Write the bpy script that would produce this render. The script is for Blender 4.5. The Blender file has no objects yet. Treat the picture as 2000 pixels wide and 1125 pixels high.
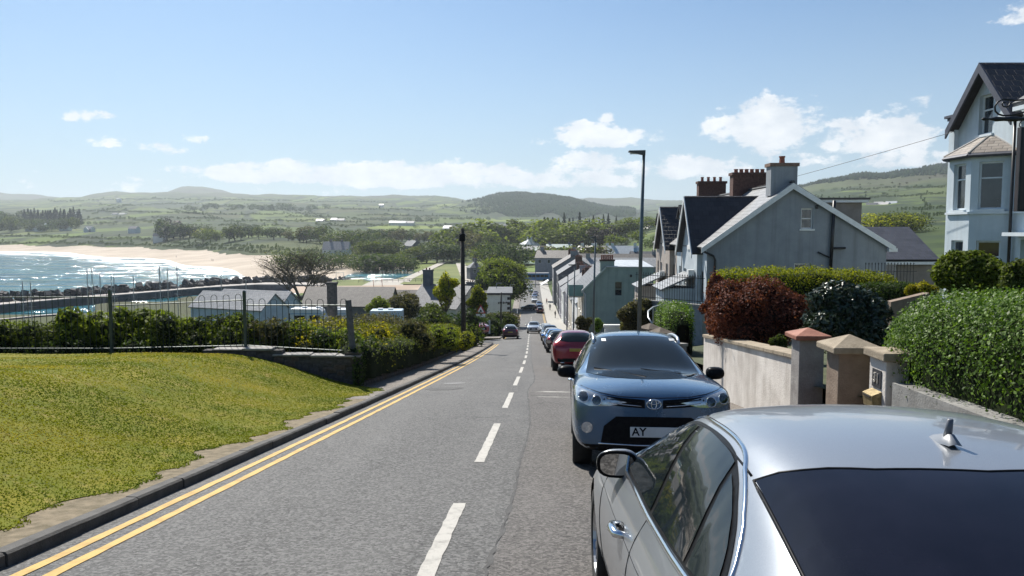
import bpy, bmesh, math, random
import numpy as np
from mathutils import Vector, Matrix
from mathutils.bvhtree import BVHTree

R = math.radians
SC = bpy.context.scene
COL = SC.collection

# ------------------------------------------------------------------ camera
F = 1511.0                     # focal length in photograph pixels (2000 wide)
PITCH = R(4.24)                # looking slightly down
CH = 25.0                      # lens height above the sea
cam_d = bpy.data.cameras.new('camera')
cam_d.sensor_width = 36.0
cam_d.lens = F / 2000.0 * 36.0
cam_d.clip_start = 0.05
cam_d.clip_end = 30000
cam = bpy.data.objects.new('camera', cam_d)
COL.objects.link(cam)
cam.location = (0, 0, CH)
cam.rotation_euler = (R(90) - PITCH, 0, 0)
SC.camera = cam

# ------------------------------------------------------------------ sun, sky, exposure
SUN_AZ = R(-25)                # from straight ahead (+Y), negative = to the left
SUN_EL = R(47)
sd = bpy.data.lights.new('sun', 'SUN')
sd.energy = 4.9
sd.angle = R(0.53)
sd.color = (1.0, 0.95, 0.87)
sun = bpy.data.objects.new('sun', sd)
COL.objects.link(sun)
sun_dir = Vector((math.sin(SUN_AZ) * math.cos(SUN_EL), math.cos(SUN_AZ) * math.cos(SUN_EL), math.sin(SUN_EL)))
sun.rotation_euler = sun_dir.to_track_quat('Z', 'Y').to_euler()
sun.location = (0, 0, 60)

world = bpy.data.worlds.new('World')
SC.world = world
world.use_nodes = True

class NT:
 """small helper for building node trees"""
 def __init__(s, tree):
  s.t = tree
  s.n = tree.nodes
  s.l = tree.links

 def add(s, typ, **kw):
  n = s.n.new(typ)
  for k, v in kw.items():
   if k.startswith('i_'):
    n.inputs[k[2:].replace('_', ' ')].default_value = v
   else:
    setattr(n, k, v)
  return n

 def link(s, a, b):
  s.l.new(a, b)

 def math(s, op, a, b=None, c=None, clamp=False):
  n = s.n.new('ShaderNodeMath')
  n.operation = op
  n.use_clamp = clamp
  for i, x in enumerate((a, b, c)):
   if x is None:
    continue
   if isinstance(x, (int, float)):
    n.inputs[i].default_value = x
   else:
    s.l.new(x, n.inputs[i])
  return n.outputs[0]

 def mix(s, fac, a, b, blend='MIX'):
  n = s.n.new('ShaderNodeMix')
  n.data_type = 'RGBA'
  n.blend_type = blend
  n.clamp_factor = True
  for sock, x in ((n.inputs[0], fac), (n.inputs[6], a), (n.inputs[7], b)):
   if isinstance(x, (int, float)):
    sock.default_value = x
   elif isinstance(x, tuple):
    sock.default_value = x if len(x) == 4 else (*x, 1)
   else:
    s.l.new(x, sock)
  return n.outputs[2]

 def noise(s, vec, scale, detail=4, rough=0.55, out='Fac', dist=0.0):
  n = s.n.new('ShaderNodeTexNoise')
  n.inputs['Scale'].default_value = scale
  n.inputs['Detail'].default_value = detail
  n.inputs['Roughness'].default_value = rough
  n.inputs['Distortion'].default_value = dist
  if vec is not None:
   s.l.new(vec, n.inputs['Vector'])
  return n.outputs[out]

 def ramp(s, fac, stops, interp='LINEAR'):
  n = s.n.new('ShaderNodeValToRGB')
  cr = n.color_ramp
  cr.interpolation = interp
  while len(cr.elements) < len(stops):
   cr.elements.new(0.5)
  for e, (p, c) in zip(cr.elements, stops):
   e.position = p
   e.color = c if len(c) == 4 else (*c, 1)
  s.l.new(fac, n.inputs[0])
  return n.outputs[0]

 def remap(s, x, a, b, c=0.0, d=1.0, smooth=False):
  n = s.n.new('ShaderNodeMapRange')
  n.clamp = True
  if smooth:
   n.interpolation_type = 'SMOOTHSTEP'
  s.l.new(x, n.inputs[0])
  for i, v in enumerate((a, b, c, d)):
   n.inputs[i + 1].default_value = v
  return n.outputs[0]

def build_world():
 w = NT(world.node_tree)
 for n in list(w.n):
  w.n.remove(n)
 out = w.add('ShaderNodeOutputWorld')
 bg = w.add('ShaderNodeBackground')
 bg.inputs['Strength'].default_value = 0.067
 w.link(bg.outputs[0], out.inputs[0])
 sky = w.add('ShaderNodeTexSky')
 sky.sky_type = 'NISHITA'
 sky.sun_disc = False
 sky.sun_elevation = SUN_EL
 sky.sun_rotation = SUN_AZ
 sky.altitude = 20
 sky.air_density = 1.0
 sky.dust_density = 0.8
 sky.ozone_density = 2.5
 # clouds as part of the sky dome: azimuth / elevation of the view direction
 tc = w.add('ShaderNodeTexCoord')
 sep = w.add('ShaderNodeSeparateXYZ')
 w.link(tc.outputs['Generated'], sep.inputs[0])
 x, y, z = sep.outputs
 az = w.math('ARCTAN2', x, y)
 el = w.math('ARCSINE', z)
 comb = w.add('ShaderNodeCombineXYZ')
 w.link(az, comb.inputs[0])
 w.link(w.math('MULTIPLY', el, 1.7), comb.inputs[1])
 vec = comb.outputs[0]
 n1 = w.noise(vec, 15.0, 8, 0.6)
 n2 = w.noise(vec, 5.0, 3, 0.5)
 n3 = w.noise(vec, 46.0, 6, 0.62)
 # each cloud: centre azimuth, centre elevation, half widths, density
 dens = None
 for (u, v, ru, rv, k) in CLOUDS:
  a0 = math.atan((u - 1000) / F)
  e0 = math.atan((450 - v) / F * math.cos(a0))
  da = w.math('MULTIPLY', w.math('SUBTRACT', az, a0), F / ru)
  de = w.math('MULTIPLY', w.math('SUBTRACT', el, e0), F / rv)
  # flat bottoms: distances below the centre count more
  low = w.math('LESS_THAN', de, 0.0)
  de = w.math('MULTIPLY', de, w.math('ADD', 1.0, w.math('MULTIPLY', low, 0.9)))
  r2 = w.math('ADD', w.math('MULTIPLY', da, da), w.math('MULTIPLY', de, de))
  m = w.math('MULTIPLY', w.math('SUBTRACT', 1.0, w.math('MULTIPLY', r2, 0.5)), k)
  dens = m if dens is None else w.math('MAXIMUM', dens, m)
 # a thin bank of far cloud along the whole horizon
 band = w.math('SUBTRACT', 0.28, w.math('MULTIPLY', w.math('ABSOLUTE', w.math('SUBTRACT', el, 0.052)), 22.0))
 band = w.math('SUBTRACT', band, w.math('MULTIPLY', w.remap(n2, 0.35, 0.62, 1.0, 0.0), 0.55))
 dens = w.math('MAXIMUM', dens, band)
 # billows
 cover = w.math('ADD', dens, w.math('MULTIPLY', w.math('SUBTRACT', n1, 0.53), 4.2))
 cover = w.math('ADD', cover, w.math('MULTIPLY', w.math('SUBTRACT', n3, 0.5), 2.7))
 fac = w.remap(cover, 0.25, 0.95, 0.0, 0.95, True)
 shade = w.remap(w.math('ADD', w.noise(vec, 22.0, 5, 0.55), w.math('MULTIPLY', n1, 0.5)), 0.55, 0.95)
 ccol = w.mix(shade, (7.6, 8.2, 8.9), (10.6, 10.8, 11.0))
 # pale air low down on every side
 pale = w.remap(el, -0.02, 0.34, 0.62, 0.0, True)
 tint = w.mix(1.0, sky.outputs[0], (0.69, 0.905, 1.05), 'MULTIPLY')
 base = w.mix(pale, tint, (5.6, 7.0, 8.2))
 final = w.mix(fac, base, ccol)
 w.link(final, bg.inputs['Color'])

# clouds seen in the photograph (centre u, v, half width, half height, weight)
CLOUDS = [
 (1495, 260, 92, 54, 1.7), (1555, 243, 46, 40, 1.5), (1705, 272, 100, 44, 1.25), (1750, 245, 50, 34, 1.4),
 (1175, 274, 98, 28, 1.6), (1140, 268, 46, 24, 1.5), (1182, 236, 16, 11, 1.2), (1165, 322, 90, 24, 1.1),
 (1350, 335, 105, 28, 1.3), (1480, 318, 80, 22, 0.9), (1780, 318, 110, 20, 1.1), (1958, 44, 34, 22, 1.0),
 (1790, 202, 28, 10, 0.75), (180, 232, 42, 15, 0.95), (212, 230, 20, 10, 0.9), (220, 281, 36, 14, 0.9), (325, 295, 40, 13, 0.95),
 (375, 335, 34, 13, 0.9), (395, 276, 40, 12, 0.65), (490, 326, 50, 10, 1.2), (620, 346, 190, 26, 1.6),
 (830, 352, 200, 30, 1.6), (760, 336, 70, 14, 1.5), (940, 338, 80, 18, 1.6), (1090, 354, 130, 26, 1.35),
]
build_world()

SC.view_settings.view_transform = 'Standard'
SC.view_settings.look = 'None'
SC.view_settings.gamma = 1.0
SC.view_settings.use_curve_mapping = False
SC.view_settings.exposure = 0.6
SC.cycles.max_bounces = 5
SC.cycles.diffuse_bounces = 3
SC.cycles.glossy_bounces = 3
world.cycles.sampling_method = 'MANUAL'
world.cycles.sample_map_resolution = 256
SC.cycles.transparent_max_bounces = 8
SC.cycles.volume_bounces = 0
SC.cycles.caustics_reflective = False
SC.cycles.caustics_refractive = False
SC.cycles.sample_clamp_indirect = 6

# ------------------------------------------------------------------ materials
MATS = {}

def mat(name, c1, c2=None, rough=0.6, metal=0.0, nscale=6.0, ndetail=5, bump=0.0, bscale=None, spec=0.5, coat=0.0,
  lo=0.35, hi=0.65, streak=0.0):
 """principled material whose colour wanders between two close tones, with fine relief"""
 if name in MATS:
  return MATS[name]
 m = bpy.data.materials.new(name)
 m.use_nodes = True
 w = NT(m.node_tree)
 p = w.n['Principled BSDF']
 p.inputs['Roughness'].default_value = rough
 p.inputs['Metallic'].default_value = metal
 p.inputs['Specular IOR Level'].default_value = spec
 if coat:
  p.inputs['Coat Weight'].default_value = coat
  p.inputs['Coat Roughness'].default_value = 0.04
 tc = w.add('ShaderNodeTexCoord')
 if c2 is None:
  c2 = tuple(min(1, x * 1.12 + 0.004) for x in c1)
 n = w.noise(tc.outputs['Object'], nscale, ndetail, 0.6)
 col = w.mix(w.remap(n, lo, hi), c1, c2)
 if streak:
  # rain streaks and damp patches run down the wall
  mp = w.add('ShaderNodeMapping')
  mp.inputs['Scale'].default_value = (2.6, 2.6, 0.14)
  w.link(tc.outputs['Object'], mp.inputs[0])
  col = w.mix(w.math('MULTIPLY', w.remap(w.noise(mp.outputs[0], 1.0, 6, 0.65), 0.48, 0.72), streak), col, tuple(x * y for x, y in zip(c1, (0.50, 0.47, 0.42))))
  col = w.mix(w.math('MULTIPLY', w.remap(w.noise(tc.outputs['Object'], 0.7, 6, 0.65), 0.52, 0.72), streak * 0.7), col, tuple(min(1, x * 1.3) for x in c2))
 w.link(col, p.inputs['Base Color'])
 if bump:
  b = w.add('ShaderNodeBump')
  b.inputs['Strength'].default_value = min(1.0, bump)
  b.inputs['Distance'].default_value = 0.02
  w.link(w.noise(tc.outputs['Object'], bscale or nscale * 6, 6, 0.65), b.inputs['Height'])
  w.link(b.outputs[0], p.inputs['Normal'])
 MATS[name] = m
 return m

def leaf_mat(name, dark, mid, light, trans=0.45, rough=0.6, spec=0.12):
 """leaf shader: tone per leaf from the 'rnd' attribute, light passing through the blade"""
 dark, mid, light = (tuple(min(1.0, x * k) for x in c) for c, k in ((dark, 1.2), (mid, 1.35), (light, 1.35)))
 if name in MATS:
  return MATS[name]
 m = bpy.data.materials.new(name)
 m.use_nodes = True
 w = NT(m.node_tree)
 p = w.n['Principled BSDF']
 p.inputs['Roughness'].default_value = rough
 p.inputs['Specular IOR Level'].default_value = spec
 at = w.add('ShaderNodeAttribute')
 at.attribute_name = 'rnd'
 oi = w.add('ShaderNodeObjectInfo')
 f = w.math('ADD', at.outputs['Fac'], w.math('MULTIPLY', w.math('SUBTRACT', oi.outputs['Random'], 0.5), 0.35))
 col = w.ramp(f, [(0.0, dark), (0.5, mid), (1.0, light)])
 w.link(col, p.inputs['Base Color'])
 tr = w.add('ShaderNodeBsdfTranslucent')
 w.link(w.mix(1.0, col, (1.15, 1.2, 0.55), 'MULTIPLY'), tr.inputs[0])
 mx = w.add('ShaderNodeMixShader')
 mx.inputs[0].default_value = trans
 w.link(p.outputs[0], mx.inputs[1])
 w.link(tr.outputs[0], mx.inputs[2])
 w.link(mx.outputs[0], w.n['Material Output'].inputs[0])
 MATS[name] = m
 return m

# ------------------------------------------------------------------ geometry helpers
def at(u, v, Y):
 """the world point that lies Y metres ahead on the sight line through photograph pixel (u, v)"""
 a = (u - 1000.0) / F
 b = (562.5 - v) / F
 dy = math.cos(PITCH) + b * math.sin(PITCH)
 dz = -math.sin(PITCH) + b * math.cos(PITCH)
 s = Y / dy
 return Vector((a * s, Y, CH + dz * s))

class MB:
 """collects vertices and faces, then links them as one mesh object"""
 def __init__(s):
  s.v = []
  s.f = []
  s.m = Matrix.Identity(4)

 def add(s, vs, fs):
  o = len(s.v)
  s.v += [tuple(s.m @ Vector(p)) for p in vs]
  s.f += [tuple(o + i for i in f) for f in fs]
  return s

 def box(s, x0, x1, y0, y1, z0, z1):
  return s.add([(x0, y0, z0), (x1, y0, z0), (x1, y1, z0), (x0, y1, z0), (x0, y0, z1), (x1, y0, z1), (x1, y1, z1), (x0, y1, z1)],
      [(0, 3, 2, 1), (4, 5, 6, 7), (0, 1, 5, 4), (1, 2, 6, 5), (2, 3, 7, 6), (3, 0, 4, 7)])

 def cbox(s, c, sx, sy, sz, rz=0.0):
  """box of size sx, sy, sz standing on point c, turned by rz"""
  cs, sn = math.cos(rz), math.sin(rz)
  vs = []
  for z in (0, sz):
   for (x, y) in ((-sx / 2, -sy / 2), (sx / 2, -sy / 2), (sx / 2, sy / 2), (-sx / 2, sy / 2)):
    vs.append((c[0] + x * cs - y * sn, c[1] + x * sn + y * cs, c[2] + z))
  return s.add(vs, [(0, 3, 2, 1), (4, 5, 6, 7), (0, 1, 5, 4), (1, 2, 6, 5), (2, 3, 7, 6), (3, 0, 4, 7)])

 def prism(s, poly, h, axis='z', o=0.0):
  """extrude a 2D polygon; axis z: (x,y), axis y: (x,z), axis x: (y,z)"""
  n = len(poly)
  def P(p, t):
   if axis == 'z':
    return (p[0], p[1], t)
   if axis == 'y':
    return (p[0], t, p[1])
   return (t, p[0], p[1])
  vs = [P(p, o) for p in poly] + [P(p, o + h) for p in poly]
  fs = [tuple(range(n))[::-1], tuple(range(n, 2 * n))] + [(i, (i + 1) % n, n + (i + 1) % n, n + i) for i in range(n)]
  return s.add(vs, fs)

 def tube(s, pts, rad, n=6, cap=True):
  pts = [Vector(p) for p in pts]
  if isinstance(rad, (int, float)):
   rad = [rad] * len(pts)
  vs = []
  prev = None
  for i, p in enumerate(pts):
   d = (pts[min(i + 1, len(pts) - 1)] - pts[max(i - 1, 0)])
   d = d.normalized() if d.length > 1e-9 else Vector((0, 0, 1))
   ref = prev if prev is not None else (Vector((1, 0, 0)) if abs(d.x) < 0.8 else Vector((0, 1, 0)))
   a = (ref - d * ref.dot(d))
   a = a.normalized() if a.length > 1e-6 else d.orthogonal().normalized()
   prev = a
   b = d.cross(a)
   for k in range(n):
    t = 2 * math.pi * k / n
    vs.append(p + (a * math.cos(t) + b * math.sin(t)) * rad[i])
  fs = []
  for i in range(len(pts) - 1):
   for k in range(n):
    fs.append((i * n + k, i * n + (k + 1) % n, (i + 1) * n + (k + 1) % n, (i + 1) * n + k))
  if cap:
   fs.append(tuple(range(n))[::-1])
   fs.append(tuple(range((len(pts) - 1) * n, len(pts) * n)))
  return s.add(vs, fs)

 def lathe(s, prof, n=12, c=(0, 0, 0)):
  """profile of (radius, height) turned about a vertical axis at c"""
  vs = []
  for (r, z) in prof:
   for k in range(n):
    t = 2 * math.pi * k / n
    vs.append((c[0] + r * math.cos(t), c[1] + r * math.sin(t), c[2] + z))
  fs = []
  for i in range(len(prof) - 1):
   for k in range(n):
    fs.append((i * n + k, i * n + (k + 1) % n, (i + 1) * n + (k + 1) % n, (i + 1) * n + k))
  fs.append(tuple(range(n))[::-1])
  fs.append(tuple(range((len(prof) - 1) * n, len(prof) * n)))
  return s.add(vs, fs)

 def pyramid(s, c, sx, sy, z0, z1, top=0.0):
  x, y = c
  a, b = sx / 2, sy / 2
  return s.add([(x - a, y - b, z0), (x + a, y - b, z0), (x + a, y + b, z0), (x - a, y + b, z0),
      (x - a * top, y - b * top, z1), (x + a * top, y - b * top, z1), (x + a * top, y + b * top, z1), (x - a * top, y + b * top, z1)],
      [(0, 3, 2, 1), (4, 5, 6, 7), (0, 1, 5, 4), (1, 2, 6, 5), (2, 3, 7, 6), (3, 0, 4, 7)])

 def mesh(s, name, m=None, smooth=False):
  me = bpy.data.meshes.new(name)
  me.from_pydata(s.v, [], s.f)
  me.update()
  if m:
   me.materials.append(m)
  if smooth:
   me.shade_smooth()
  return me

 def build(s, name, m, parent=None, smooth=False, bevel=0.0):
  o = bpy.data.objects.new(name, s.mesh(name, m, smooth))
  COL.objects.link(o)
  if parent is not None:
   o.parent = parent
  if bevel:
   b = o.modifiers.new('bevel', 'BEVEL')
   b.width = bevel
   b.segments = 2
   b.limit_method = 'ANGLE'
  return o

def tag(o, label=None, cat=None, group=None, kind=None):
 if label:
  o['label'] = label
 if cat:
  o['category'] = cat
 if group:
  o['group'] = group
 if kind:
  o['kind'] = kind
 return o

def empty(name, loc=(0, 0, 0), rz=0.0, label=None, cat=None, group=None, rx=0.0):
 o = bpy.data.objects.new(name, None)
 COL.objects.link(o)
 o.empty_display_size = 0.2
 o.location = loc
 o.rotation_euler = (rx, 0, rz)
 return tag(o, label, cat, group)

def link_mesh(name, me, parent=None, loc=None, rot=None, scale=None):
 o = bpy.data.objects.new(name, me)
 COL.objects.link(o)
 if parent is not None:
  o.parent = parent
 if loc is not None:
  o.location = loc
 if rot is not None:
  o.rotation_euler = rot
 if scale is not None:
  o.scale = scale if not isinstance(scale, (int, float)) else (scale,) * 3
 return o

def copy_tree(o, parent=None):
 c = o.copy()
 COL.objects.link(c)
 c.parent = parent
 for ch in o.children:
  copy_tree(ch, c)
 return c

def np_mesh(name, verts, faces, m=None, rnd=None, smooth=False, k=4):
 """mesh straight from numpy arrays: verts (n,3), faces (f,k)"""
 me = bpy.data.meshes.new(name)
 verts = np.ascontiguousarray(verts, dtype=np.float32)
 faces = np.ascontiguousarray(faces, dtype=np.int32)
 nf = len(faces)
 me.vertices.add(len(verts))
 me.vertices.foreach_set('co', verts.ravel())
 me.loops.add(nf * k)
 me.loops.foreach_set('vertex_index', faces.ravel())
 me.polygons.add(nf)
 me.polygons.foreach_set('loop_start', np.arange(0, nf * k, k, dtype=np.int32))
 me.update(calc_edges=True)
 if rnd is not None:
  a = me.attributes.new('rnd', 'FLOAT', 'FACE')
  a.data.foreach_set('value', np.ascontiguousarray(rnd, dtype=np.float32))
 if m:
  me.materials.append(m)
 if smooth:
  me.shade_smooth()
 return me

def leaves_np(P, N, size, rng, rnd=None, jitter=0.7, aspect=0.55, flat=0.0):
 """rhombic leaves at points P facing roughly along N; returns verts, faces, rnd"""
 n = len(P)
 D = N + rng.normal(0, jitter, (n, 3))
 D /= np.linalg.norm(D, axis=1)[:, None] + 1e-9
 T = rng.normal(0, 1, (n, 3))
 T -= D * (T * D).sum(1)[:, None]
 T /= np.linalg.norm(T, axis=1)[:, None] + 1e-9
 B = np.cross(D, T)
 s = (size * rng.uniform(0.6, 1.3, n))[:, None]
 V = np.empty((n, 4, 3))
 V[:, 0] = P - T * s * 0.5
 V[:, 1] = P + B * s * 0.5 * aspect + D * s * 0.06
 V[:, 2] = P + T * s * 0.5
 V[:, 3] = P - B * s * 0.5 * aspect + D * s * 0.06
 faces = np.arange(n * 4).reshape(n, 4)
 if rnd is None:
  rnd = rng.uniform(0, 1, n)
 return V.reshape(-1, 3), faces, rnd

def sm(a, b, x):
 t = min(1.0, max(0.0, (x - a) / (b - a)))
 return t * t * (3 - 2 * t)

# ================================================================== the lie of the land
def lerp_tab(tab, x):
 if x <= tab[0][0]:
  (x0, y0), (x1, y1) = tab[0], tab[1]
  return y0 + (y1 - y0) * (x - x0) / (x1 - x0)
 for (x0, y0), (x1, y1) in zip(tab, tab[1:]):
  if x <= x1:
   return y0 + (y1 - y0) * (x - x0) / (x1 - x0)
 return tab[-1][1]

ROAD_Z = [(-60, CH + 4.6), (0, CH - 1.68), (40, CH - 6.7), (60, CH - 9.08), (82, CH - 11.55), (105, CH - 14.0), (130, CH - 16.55),
   (155, CH - 18.6), (175, CH - 19.75), (192, CH - 20.3), (250, CH - 20.7), (300, CH - 21.05), (360, CH - 21.1)]
ROAD_X = [(-60, -3.1), (0, -0.79), (20, 0.03), (42, 0.77), (60, 1.23), (90, 1.96), (140, 3.4), (190, 4.8), (228, 5.6), (290, 7.2), (340, 8.6)]

def smooth_tab(tab, w):
 """piecewise-linear table, rounded by averaging over +-w"""
 def f(x):
  return sum(lerp_tab(tab, x + w * k) for k in (-1, -0.5, 0, 0.5, 1)) / 5.0
 return f

_rz = smooth_tab(ROAD_Z, 7)
_rx = smooth_tab(ROAD_X, 8)

def rz(y):
 return lerp_tab(ROAD_Z, y) if y < 25 else _rz(y)

def rx(y):
 return lerp_tab(ROAD_X, y) if y < 10 else _rx(y)

HALF_L, HALF_R = 3.12, 3.15       # centre line to the two kerbs

def on_road(u, v):
 """where the sight line through a photograph pixel meets the road surface"""
 lo, hi = 2.0, 340.0
 for _ in range(50):
  m = (lo + hi) / 2
  if at(u, v, m).z > rz(m):
   lo = m
  else:
   hi = m
 return lo

def on_land(u, v, y0=600.0, y1=5000.0):
 """distance at which the sight line through a photograph pixel meets the open country"""
 y = y0
 while y < y1:
  p = at(u, v, y)
  if p.z <= ground_z(p.x, y):
   return y
  y *= 1.012
 return None

# land heights (distance ahead, height above the sea) along eleven bearings
LAND = [
 (-400, [(20, 20), (60, 10), (110, 4), (150, -3), (880, -4), (960, 0), (1090, 4), (1140, 13), (1400, 26), (2000, 62), (3000, 120), (4300, 200), (5200, 170), (8200, 470), (9500, 420), (12000, 300)]),
 (0, [(20, 20), (60, 10), (110, 4), (140, 1.4), (226, 1.1), (236, -4), (255, -4), (880, -4), (930, 0), (1040, 4), (1090, 12), (1290, 22), (1420, 29), (1800, 55), (2800, 106), (4200, 186), (5400, 150), (8000, 428), (9500, 380), (12000, 250)]),
 (250, [(20, 20), (60, 10), (110, 4), (140, 1.4), (266, 1.1), (276, -4), (640, -4), (713, 0), (945, 4), (1000, 15), (1150, 23.5), (1350, 34), (2000, 71), (3200, 141), (4500, 246), (5600, 200), (8000, 300), (9500, 280), (12000, 200)]),
 (380, [(25, 18), (60, 10), (110, 5), (140, 1.4), (290, 1.1), (300, -4), (480, -4), (547, 0), (785, 4), (830, 12), (950, 18.5), (1200, 29), (1800, 61), (3000, 124), (4500, 246), (5400, 230), (7000, 423), (8500, 330), (12000, 200)]),
 (500, [(25, 18), (60, 11), (110, 6), (170, 3), (240, 2.5), (320, -2), (350, -2), (397, 0), (630, 4), (675, 10.4), (800, 15.5), (1100, 25), (1700, 53), (2800, 118), (4500, 233), (5400, 220), (7000, 345), (8500, 300), (12000, 200)]),
 (700, [(25, 18), (60, 12), (110, 7), (170, 4), (260, 3), (340, 2.5), (420, 2.0), (500, 2.4), (600, 6), (800, 12), (1200, 25), (1700, 50), (2700, 110), (4500, 224), (6000, 200), (9000, 420), (12000, 200)]),
 (850, [(25, 18.5), (60, 14.5), (110, 8.5), (170, 5), (260, 3.6), (400, 3.2), (500, 4), (600, 7), (750, 11), (1200, 25), (1800, 50), (2700, 105), (4500, 226), (6000, 190), (12000, 200)]),
 (1000, [(25, 20), (60, 15.5), (110, 9.6), (170, 5.2), (260, 4.0), (340, 3.6), (460, 4), (650, 8), (1000, 20), (1500, 30), (2100, 60), (3000, 168), (3500, 120), (4600, 150), (7000, 250), (12000, 200)]),
 (1100, [(25, 20), (60, 15.5), (110, 9.6), (170, 5.2), (260, 4.0), (400, 5), (600, 10), (900, 24), (1500, 30), (2100, 55), (2900, 150), (3500, 100), (4600, 140), (7000, 322), (8500, 260), (12000, 200)]),
 (1200, [(25, 20.5), (60, 16), (110, 11), (170, 7), (260, 7), (400, 11), (600, 20), (900, 32), (1500, 38), (2200, 60), (2900, 112), (3500, 90), (4600, 140), (7000, 316), (8500, 260), (12000, 200)]),
 (1300, [(25, 21), (60, 18), (110, 13), (170, 10), (260, 12), (400, 19), (600, 28), (900, 36), (1500, 46), (2500, 70), (4000, 140), (7000, 303), (8500, 260), (12000, 200)]),
 (1500, [(25, 22), (60, 20), (110, 17), (170, 16), (260, 20), (400, 26), (600, 32), (1000, 45), (1600, 90), (2500, 169), (3200, 130), (5000, 200), (9000, 250), (12000, 200)]),
 (1700, [(25, 22.5), (60, 20.5), (110, 19), (170, 19), (260, 22), (400, 29), (600, 36), (1000, 62), (1500, 110), (2200, 184), (3000, 150), (5000, 200), (9000, 250), (12000, 200)]),
 (1850, [(25, 23), (60, 21), (110, 20), (170, 21), (260, 24), (400, 29), (600, 40), (900, 62), (1400, 118), (2000, 192), (2700, 160), (5000, 220), (9000, 250), (12000, 200)]),
 (2100, [(25, 23.5), (60, 22), (110, 22), (170, 23), (260, 26), (400, 31), (600, 43), (900, 66), (1400, 120), (1900, 192), (2600, 170), (5000, 230), (9000, 250), (12000, 200)]),
 (2700, [(25, 24.5), (60, 24), (110, 24), (170, 25), (260, 28), (400, 33), (600, 45), (900, 70), (1400, 120), (1900, 190), (2600, 180), (5000, 230), (9000, 250), (12000, 200)]),
]

def _far(p):
 y, z = p
 if y <= 4600:
  return p
 y2 = 4600 + (y - 4600) * 0.42
 return (y2, CH + (z - CH) * y2 / y)

LAND = [(u, [_far(p) for p in tab]) for u, tab in LAND]
LAND_T = [(u - 1000) / F for u, _ in LAND]

def bumpy(x, y):
 return (math.sin(x * 0.0081 + 1.3) * math.cos(y * 0.0067 + 0.4) + 0.6 * math.sin(x * 0.019 + y * 0.013) + 0.35 * math.sin(x * 0.043 - y * 0.037 + 2))

RIV = (at(742, 532, 408).x, 408.0)

def land_z(x, y):
 yy = max(y, 12.0)
 t = x / yy
 i = 0
 while i < len(LAND_T) - 2 and t > LAND_T[i + 1]:
  i += 1
 k = (t - LAND_T[i]) / (LAND_T[i + 1] - LAND_T[i])
 k = min(1.0, max(0.0, k))
 k = k * k * (3 - 2 * k)
 a = lerp_tab(LAND[i][1], yy)
 b = lerp_tab(LAND[i + 1][1], yy)
 z = a + (b - a) * k
 q = ((x - RIV[0]) / 16.0) ** 2 + ((y - RIV[1]) / 58.0) ** 2
 if q < 1.6:
  z = min(z, 1.2 + 1.6 * max(0.0, q - 0.8))
 if y > 700 and z > 8:
  z += bumpy(x, y) * min(6.0, (y - 700) * 0.004)
 return z

def ground_z(x, y):
 """height of the open ground (road corridor sunk a little so that road and pavements lie above it)"""
 if y > 420:
  return land_z(x, y)
 yr = max(y, -60)
 d = x - rx(yr)
 r = rz(yr)
 if d < 0:
  side = r - 0.26 * max(0.0, -d - 5.0)
  if y < 21:
   side = r + 0.7 - 0.02 * max(0.0, -d - 12)
 else:
  side = r + 0.9 * sm(5.0, 9.0, d) + 0.07 * max(0.0, min(d, 30) - 9)
 z = land_z(x, y) if y > 22 else side
 wn = 1 - sm(60, 150, y)
 wd = 1 - sm(9, 40, abs(d))
 k = max(wn * (1 - sm(10, 60, abs(d))), wd) if y > 22 else 1.0
 z = z + (side - z) * k
 if y < 21 and d < -22:
  z = side - 0.3 * (-d - 22)
 z = max(z, -4.0) if y > 22 else z
 cor = 1 - sm(6.0, 8.5, abs(d - 0.3))
 if y < 345:
  z = z - (0.55 if y < 200 else 0.2) * (1 - 0.0 * cor) if cor <= 0 else min(z, z + (r - 0.6 - z) * cor)
 return z

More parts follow.
